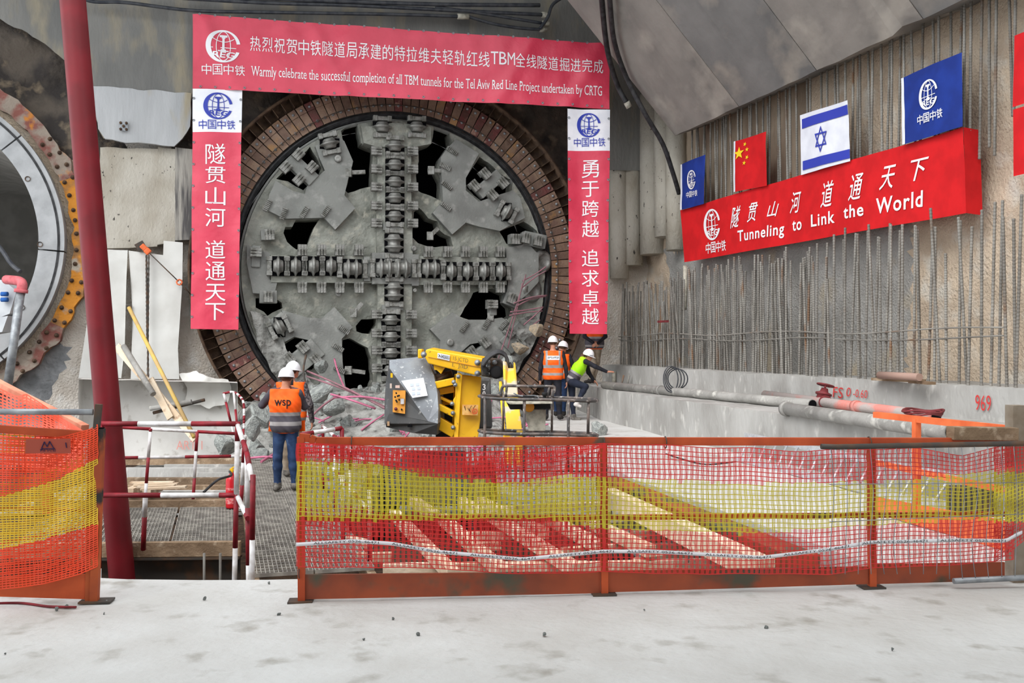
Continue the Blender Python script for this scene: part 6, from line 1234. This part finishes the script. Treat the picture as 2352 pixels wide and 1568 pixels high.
def head(B, c, fw, up, m, s=1.0):
    """c = middle of the skull, fw = facing direction"""
    c = Vector(c); f = Vector(fw).normalized(); u = Vector(up); u = (u - f * u.dot(f)).normalized(); r = f.cross(u)
    P3 = lambda a, b, e: c + f * a * s + r * b * s + u * e * s
    B.limb(P3(-.018, 0, .025), P3(.012, 0, .03), .088 * s, .084 * s, m, .04); B.limb(P3(.02, 0, -.03), P3(.045, 0, -.085), .066 * s, .045 * s, m, .05)
    B.limb(P3(.085, 0, .005), P3(.108, 0, -.03), .009 * s, .014 * s, m, .012); B.limb(P3(.08, -.02, -.066), P3(.08, .02, -.066), .011 * s, .011 * s, m, .012)
    B.limb(P3(.078, -.035, .022), P3(.078, .035, .022), .014 * s, .014 * s, m, .02)
    for q in (-1, 1): B.limb(P3(-.005, q * .078, -.02), P3(-.012, q * .086, .012), .012 * s, .014 * s, m, .01); B.limb(P3(.074, q * .032, .002), P3(.078, q * .03, .002), .012 * s, .012 * s, m, .006)
def helmet(par, c, fw, up, s=1.0, name='helmet'):
    c = Vector(c); f = Vector(fw).normalized(); u = Vector(up); u = (u - f * u.dot(f)).normalized(); r = f.cross(u); mb = MB(); n = 28
    rings = []
    for k in range(9):
        a = k / 8 * math.pi / 2; rings.append((math.cos(a), math.sin(a)))
    vs = []
    for ca, sa in rings:
        for i in range(n):
            t = 2 * math.pi * i / n; fx = math.cos(t); ry = math.sin(t); rid = .006 * math.exp(-(ry / .25) ** 2) * sa
            vs.append(c + f * (.132 * ca * fx - .005) * s + r * (.112 * ca * ry) * s + u * ((.14 + rid) * sa + .002) * s)
    fs = [(k * n + i, k * n + (i + 1) % n, (k + 1) * n + (i + 1) % n, (k + 1) * n + i) for k in range(8) for i in range(n)]; mb.add(vs, fs, 0, True)
    lo = []; 
    for e, z in ((1.0, .002), (1.06, -.004), (1.05, -.014), (.96, -.012), (.94, .002)):
        for i in range(n):
            t = 2 * math.pi * i / n; fx = math.cos(t); br = 1 + (.32 * max(0, fx) ** 3 if e > 1 else .0); lo.append(c + f * (.132 * e * fx * br - .005) * s + r * (.112 * e * math.sin(t)) * s + u * (z - .012 * max(0, fx) * (e > 1)) * s)
    mb.add(lo, [(k * n + i, k * n + (i + 1) % n, (k + 1) * n + (i + 1) % n, (k + 1) * n + i) for k in range(4) for i in range(n)], 0, True)
    h = mb.build(name, M['helm'], par); ins = MB(); ins.lathe(c - f * .005 * s, u, [(.1 * s, .0 * s), (.1 * s, -.022 * s), (.094 * s, -.026 * s)], 20); ins.build('headband', M['dark_cl'], h)
    hb = MB(); q = c - f * .02 * s + u * .004 * s; hb.lathe(q, u, [(.0905 * s * math.cos(a), .0905 * s * math.sin(a)) for a in [-.85 + .15 * k for k in range(10)]], 20); hb.build('hair', M['hair'], par); return h
def leg(B, hip, kn, an, toe, m, mb_, r=(.088, .056, .042), shoe=True):
    hip, kn, an, toe = map(Vector, (hip, kn, an, toe)); cf = kn.lerp(an, .3) + (hip - kn).cross(Vector((1, 0, 0))).normalized() * 0
    B.limb(hip, kn, r[0], r[1], m, .05); B.limb(kn, kn.lerp(an, .35), r[1], r[1] * 1.0, m, .03); B.limb(kn.lerp(an, .35), an, r[1] * 1.0, r[2], m, .03)
    if shoe:
        d = (toe - an); d.z = 0; d.normalize() if d.length else None; up = Vector((0, 0, 1)); h = toe - d * .17
        B.limb(an, an - (an - kn).normalized() * -.03, r[2] * 1.1, r[2] * 1.15, mb_, .01); B.limb(h + up * .03, toe - d * .03 + up * .02, .042, .036, mb_, .03); B.limb(an, h + up * .05, .048, .045, mb_, .03)
def arm(B, sh, el, wr, m, r=(.062, .047, .034), k=.035): B.limb(sh, el, r[0], r[1], m, k); B.limb(el, wr, r[1], r[2], m, .02)
def torso(B, pelvis, chest, neck, sd, m_top, m_bot, wd=1.0, fw=(0, 1, 0)):
    """two columns plus a middle blend into a flattened trunk; sd = unit vector to the side"""
    p, c, n = map(Vector, (pelvis, chest, neck)); s_ = Vector(sd).normalized(); i0 = len(B.pr)
    for q in (-1, 1):
        B.limb(p.lerp(c, .15) + s_ * q * .075 * wd, c + s_ * q * .085 * wd, .108 * wd, .112 * wd, m_top, .08)
        B.limb(c + s_ * q * .07 * wd, n - (n - c) * .25 + s_ * q * .135 * wd, .095 * wd, .066 * wd, m_top, .08)
    B.limb(c, n.lerp(c, .35), .1 * wd, .075 * wd, m_top, .08); i1 = len(B.pr)
    B.limb(p + s_ * -.07 * wd, p + s_ * .07 * wd, .112 * wd, .112 * wd, m_bot, .08); B.limb(n.lerp(c, .1), n + (n - c).normalized() * .06, .058, .052, 0, .04)
    return list(range(i0, i1 + 1))
V3 = Vector
def bands(z0, sp):      # material index by height above the base
    def fn(c): 
        r = np.zeros(len(c), int)
        for lo, hi, m in sp: r[(c[:, 2] > z0 + lo) & (c[:, 2] <= z0 + hi)] = m
        return r
    return fn
# the worker with the camera phone, standing on the walkway with his back to us
Bz = PZ(655, 1130, ZW); b = Bz + V3((0, 0, .02)); G_ = lambda x, y, z: b + V3((x, y, z))
t = thing('person', 'worker seen from behind on the walkway, in orange vest and blue jeans, hands raised', 'person', Bz)
B = Body(); tr = torso(B, G_(0, .03, .95), G_(0, .0, 1.25), G_(.0, .01, 1.50), (1, 0, 0), 1, 2, 1.06)
leg(B, G_(-.09, .03, .92), G_(-.11, .0, .49), G_(-.12, .03, .1), G_(-.13, -.10, .02), 2, 3, (.098, .066, .05)); leg(B, G_(.09, .03, .92), G_(.105, .02, .49), G_(.13, .06, .1), G_(.17, .2, .02), 2, 3, (.098, .066, .05))
arm(B, G_(-.19, .01, 1.43), G_(-.35, .06, 1.25), G_(-.14, .27, 1.46), 1, (.068, .054, .038)); hand(B, G_(-.12, .27, 1.46), (.6, .3, .5), (-.6, .3, .3), 0, .9)
arm(B, G_(.19, .01, 1.42), G_(.25, .16, 1.22), G_(.1, .3, 1.44), 1, (.066, .052, .038)); hand(B, G_(.1, .3, 1.44), (-.6, .3, .5), (.6, .3, .3), 0, .9)
head(B, G_(.01, .05, 1.66), (.15, 1, -.05), (0, 0, 1), 0)
B.mesh('body', [M['skin'], M['grey_cl'], M['jean'], M['boot']], t, (0, 0, 0)).location = -ORI[t.name]
vm = [M['vest_o'], M['refl'], M['vest_d']]
vs_ = B.shell('vest', None, t, (0, 0, 0), tr, .022, [(G_(0, 0, .84), (0, 0, 1)), (G_(0, 0, 1.49), (0, 0, -1)), (G_(-.235, 0, 1.3), (1, 0, -.1)), (G_(.235, 0, 1.3), (-1, 0, -.1))], .006, vm, bands(b.z, ((.84, .875, 2), (.875, .96, 2), (.96, 1.015, 1), (1.015, 1.10, 2), (1.10, 1.155, 1), (.83, .852, 0))))
helmet(t, G_(.01, .045, 1.665), (.15, 1, -.12), (0, .05, 1))
mb = MB(); v, f = text2d('wsp', .012); v = norm01(v)
def on_back(x, z): # project lettering onto the back of the vest
    return G_(x, -.165 + .5 * x * x + .1 * (z - 1.3) ** 2, z)
for fx in f: pass
mb.add([on_back(-.12 + .24 * x, 1.21 + .13 * y) for x, y in v], f); mb.build('lettering', M['black'], vs_)
for q in (-1, 1):
    mb = MB(); mb.prism([G_(q * .14, .17, 1.0), G_(q * .26, .12, 1.02), G_(q * .27, .1, .86), G_(q * .15, .16, .85)], (0, .02, 0)); mb.build('vest_flap', M['vest_o'], t)
mb = MB(); mb.box(G_(0, .36, 1.60), (.08, .012, .15)); tag(mb.build('phone', M['black']), 'dark phone held up by the worker on the walkway', 'phone')
# his companion, mostly hidden in front of him
Bz = PZ(668, 1098, ZW); b = Bz + V3((.0, 0, .02)); G_ = lambda x, y, z: b + V3((x, y, z))
t = thing('person', 'worker with patterned sleeves and khaki trousers, half hidden behind the man in blue jeans', 'person', Bz)
B = Body(); tr = torso(B, G_(0, .03, .97), G_(0, .0, 1.28), G_(.0, .02, 1.55), (1, 0, 0), 1, 2, 1.1)
leg(B, G_(-.09, .03, .94), G_(-.09, .0, .5), G_(-.07, .03, .1), G_(-.08, .2, .02), 2, 3, (.1, .07, .052)); leg(B, G_(.09, .03, .94), G_(.08, .02, .5), G_(.06, .06, .1), G_(.1, .22, .02), 2, 3, (.1, .07, .052))
arm(B, G_(-.2, .01, 1.46), G_(-.31, -.0, 1.18), G_(-.27, .1, .95), 1, (.07, .056, .04)); hand(B, G_(-.27, .1, .95), (.1, .2, -1), (-1, 0, 0), 0, .5)
arm(B, G_(.2, .01, 1.46), G_(.31, -.02, 1.16), G_(.33, .06, .90), 1, (.07, .056, .04)); hand(B, G_(.33, .06, .90), (.0, .1, -1), (1, 0, 0), 0, .5)
head(B, G_(.03, .05, 1.72), (.6, .8, 0), (0, 0, 1), 0); B.mesh('body', [M['skin'], M['camo'], M['khaki'], M['boot']], t, (0, 0, 0)).location = -ORI[t.name]
B.shell('vest', None, t, (0, 0, 0), tr, .03, [(G_(0, 0, .84), (0, 0, 1)), (G_(0, 0, 1.53), (0, 0, -1)), (G_(-.25, 0, 1.3), (1, 0, -.1)), (G_(.25, 0, 1.3), (-1, 0, -.1))], .006, vm, bands(b.z, ((.9, .96, 1), (1.06, 1.12, 1))))
helmet(t, G_(.03, .045, 1.725), (.6, .8, -.1), (0, 0, 1))
# three workers by the lower ledge and one standing on it
Zf = -.05
Bz = PZ(1270, 966, Zf); b = Bz + V3((0, 0, .02)); G_ = lambda x, y, z: b + V3((x, y, z)) * 1.02
t = thing('person', 'worker seen from behind in orange vest with white name patch, arms hanging, dark trousers', 'person', Bz)
B = Body(.0095); tr = torso(B, G_(0, .0, .95), G_(0, .0, 1.25), G_(.0, .01, 1.52), (1, 0, 0), 1, 2, 1.05)
leg(B, G_(-.09, 0, .92), G_(-.14, .0, .49), G_(-.15, .02, .1), G_(-.17, .2, .02), 2, 3, (.1, .066, .05)); leg(B, G_(.09, 0, .92), G_(.12, .0, .49), G_(.15, .02, .1), G_(.22, .17, .02), 2, 3, (.1, .066, .05))
arm(B, G_(-.2, .0, 1.44), G_(-.27, -.02, 1.12), G_(-.28, .06, .86), 1); hand(B, G_(-.28, .06, .86), (.0, .15, -1), (-1, 0, 0), 0, .6)
arm(B, G_(.2, .0, 1.44), G_(.28, -.02, 1.12), G_(.30, .02, .83), 1); hand(B, G_(.30, .02, .83), (.0, .1, -1), (1, 0, 0), 0, .6)
head(B, G_(.0, .04, 1.68), (.2, 1, 0), (0, 0, 1), 0); B.mesh('body', [M['skin'], M['dark_cl'], M['dark_cl'], M['boot_d']], t, (0, 0, 0)).location = -ORI[t.name]
vo = [M['vest_o'], M['refl']]
def mf(c):
    r = bands(b.z, ((.98, 1.04, 1), (1.15, 1.21, 1)))(c); dx = np.abs(c[:, 0] - b.x); r[(c[:, 2] > b.z + 1.2) & (dx > .12) & (dx < .165)] = 1; return r
vs_ = B.shell('vest', None, t, (0, 0, 0), tr, .022, [(G_(0, 0, .87), (0, 0, 1)), (G_(0, 0, 1.5), (0, 0, -1)), (G_(-.235, 0, 1.3), (1, 0, -.1)), (G_(.235, 0, 1.3), (-1, 0, -.1))], .005, vo, mf)
helmet(t, G_(.0, .035, 1.685), (.2, 1, -.1), (0, 0, 1))
mb = MB(); mb.prism([G_(-.135, -.157, 1.30), G_(.135, -.157, 1.30), G_(.135, -.152, 1.39), G_(-.135, -.152, 1.39)], (0, .02, 0)); pt_ = mb.build('name_patch', M['paper'], vs_)
mb = MB(); v, f = text2d('קניפס.א תרבח', .01); v = norm01(v); mb.add([G_(-.12 + .24 * x, -.163, 1.315 + .055 * y) for x, y in v], f); mb.build('lettering', M['black'], pt_)
Bz = PZ(1276, 958, Zf) + V3((.12, 0, 0)); b = Bz + V3((0, 0, .02)); G_ = lambda x, y, z: b + V3((x, y, z))
t = thing('person', 'worker in jeans and orange vest mostly hidden behind the man with the name patch', 'person', Bz)
B = Body(.0095); tr = torso(B, G_(0, .0, .93), G_(0, .0, 1.2), G_(.0, .01, 1.46), (1, 0, 0), 1, 2, 1.0)
leg(B, G_(-.09, 0, .9), G_(-.1, .0, .47), G_(-.11, .02, .1), G_(-.13, .18, .02), 2, 3); leg(B, G_(.09, 0, .9), G_(.08, .0, .47), G_(.07, .02, .1), G_(.1, .18, .02), 2, 3)
arm(B, G_(-.19, .0, 1.38), G_(-.26, .05, 1.1), G_(-.2, .2, .9), 1); hand(B, G_(-.2, .2, .9), (.3, .4, -.6), (-1, 0, 0), 0, .6)
arm(B, G_(.19, .0, 1.38), G_(.31, -.04, 1.1), G_(.16, .18, 1.0), 1); hand(B, G_(.16, .18, 1.0), (-.5, .6, .1), (1, 0, .3), 0, .6)
head(B, G_(.06, .04, 1.6), (.7, 1, -.2), (0, 0, 1), 0); B.mesh('body', [M['skin'], M['dark_cl'], M['jean'], M['boot_d']], t, (0, 0, 0)).location = -ORI[t.name]
B.shell('vest', None, t, (0, 0, 0), tr, .022, [(G_(0, 0, .87), (0, 0, 1)), (G_(0, 0, 1.44), (0, 0, -1)), (G_(-.23, 0, 1.3), (1, 0, -.1)), (G_(.23, 0, 1.3), (-1, 0, -.1))], .005, vo, bands(b.z, ((1.0, 1.06, 1),)))
helmet(t, G_(.06, .035, 1.605), (.7, 1, -.3), (0, 0, 1))
# reaching worker: side view bending towards the ledge, one knee up
Y0 = 22.0; Q = lambda x, y, dy=0: P(x / 5.226 + 1080, y / 5.226 + 740, Y0 + dy)
Bz = Q(1262, 1180); t = thing('person', 'worker in lime yellow vest bending right, one arm stretched over the ledge', 'person', V3((Bz.x, Bz.y, Zf)))
B = Body(.0095); pel = Q(1225, 690, .1); che = Q(1300, 560, .1); nk = Q(1385, 430, .1); ax_ = (nk - pel).normalized()
tr = torso(B, pel, che, nk, (.25, 1, -.15), 1, 2, .92)
leg(B, Q(1215, 720, .2), Q(1225, 930, .2), Q(1240, 1110, .2), Q(1330, 1172, .2), 2, 3, (.095, .062, .045)); leg(B, Q(1230, 720, -.06), Q(1385, 770, -.08), Q(1300, 930, -.02), Q(1245, 985, .0), 2, 4, (.095, .066, .046), False)
B.limb(Q(1300, 930, -.02), Q(1275, 985, -.02), .045, .045, 4, .02); B.limb(Q(1262, 985, -.02), Q(1320, 1008, -.02), .042, .034, 4, .02)
arm(B, Q(1385, 470, -.08), Q(1500, 530, -.15), Q(1635, 590, -.15), 1, (.06, .05, .036)); hand(B, Q(1640, 592, -.15), (1, 0, .0), (.0, -.3, 1), 0, .15)
arm(B, Q(1390, 470, .3), Q(1420, 600, .34), Q(1480, 690, .3), 1, (.06, .05, .036)); hand(B, Q(1480, 690, .3), (.6, 0, -.6), (.4, .2, 1), 0, .4)
head(B, Q(1420, 400, .08), (1, -.15, -.35), (.2, 0, 1), 0, .95); B.mesh('body', [M['skin'], M['dark_cl'], M['navy'], M['boot'], mat('white_shoe', rgb(206, 200, 196))], t, (0, 0, 0)).location = -ORI[t.name]
def mf2(c):
    s_ = (c - np.array(pel)) @ np.array(ax_); r = np.zeros(len(c), int); r[s_ < .14] = 2; r[(s_ > .0) & (s_ < .05)] = 1; r[(s_ > .14) & (s_ < .19)] = 1; return r
B.shell('vest', None, t, (0, 0, 0), tr, .024, [(pel - ax_ * .1, ax_), (nk - ax_ * .0, -ax_)], .006, [M['vest_y'], M['refl'], M['vest_d']], mf2)
helmet(t, Q(1420, 395, .08), (1, -.15, -.3), (.25, 0, 1), .98)
mb = MB(); h_ = Q(1395, 405, .08); mb.tube(smooth([h_ + V3((-.06, 0, .05)), h_ + V3((-.12, 0, -.02)), h_ + V3((-.14, .01, -.12))]), [.05] * 6 + [.05, .045, .04, .03, .025, .02, .01][:7], 8) if False else mb.tube([h_ + V3((-.05, 0, .03)), h_ + V3((-.11, 0, -.03)), h_ + V3((-.13, .01, -.12)), h_ + V3((-.14, .01, -.19))], [.06, .055, .04, .012], 10); mb.build('hair', M['hair'], t)
mb = MB(); g_ = Q(1462, 398, .0); mb.tube([g_ + V3((.02, -.02, -.01)), g_ + V3((-.06, -.03, .01))], .006, 6); mb.build('glasses', M['black'], t)
# the one standing on the ledge behind the right banner
Bz = V3((2.02, 24.35, .65)); b = Bz + V3((0, 0, .02)); G_ = lambda x, y, z: b + V3((x, y, z))
t = thing('person', 'worker on the ledge in khaki trousers, upper half hidden by the right vertical banner', 'person', Bz)
B = Body(.0095); tr = torso(B, G_(0, .0, .95), G_(0, .0, 1.25), G_(.0, .01, 1.52), (1, 0, 0), 1, 2, 1.05)
leg(B, G_(-.09, 0, .92), G_(-.02, -.04, .49), G_(-.1, .02, .1), G_(-.26, -.1, .03), 2, 3, (.1, .066, .052)); leg(B, G_(.09, 0, .92), G_(.06, .05, .49), G_(-.02, .12, .1), G_(-.12, .0, .03), 2, 3, (.1, .066, .052))
arm(B, G_(-.2, .0, 1.44), G_(-.25, -.08, 1.15), G_(-.05, -.2, 1.0), 1); hand(B, G_(-.05, -.2, 1.0), (.9, -.2, -.4), (0, -1, .3), 0, .6); arm(B, G_(.2, .0, 1.44), G_(.26, -.08, 1.15), G_(.06, -.2, .98), 1); hand(B, G_(.06, -.2, .98), (-.9, -.2, -.4), (0, -1, .3), 0, .6)
head(B, G_(.0, -.04, 1.68), (-.2, -1, -.2), (0, 0, 1), 0); B.mesh('body', [M['skin'], M['dark_cl'], M['khaki'], M['boot_d']], t, (0, 0, 0)).location = -ORI[t.name]
B.shell('vest', None, t, (0, 0, 0), tr, .03, [(G_(0, 0, .84), (0, 0, 1)), (G_(0, 0, 1.5), (0, 0, -1)), (G_(-.24, 0, 1.3), (1, 0, -.1)), (G_(.24, 0, 1.3), (-1, 0, -.1))], .005, [M['vest_o'], M['refl'], M['vest_d']], bands(b.z, ((.86, .9, 2), (.9, .95, 1), (.95, 1.1, 2), (1.1, 1.15, 1))))
helmet(t, G_(.0, -.035, 1.685), (-.2, -1, -.1), (0, 0, 1))
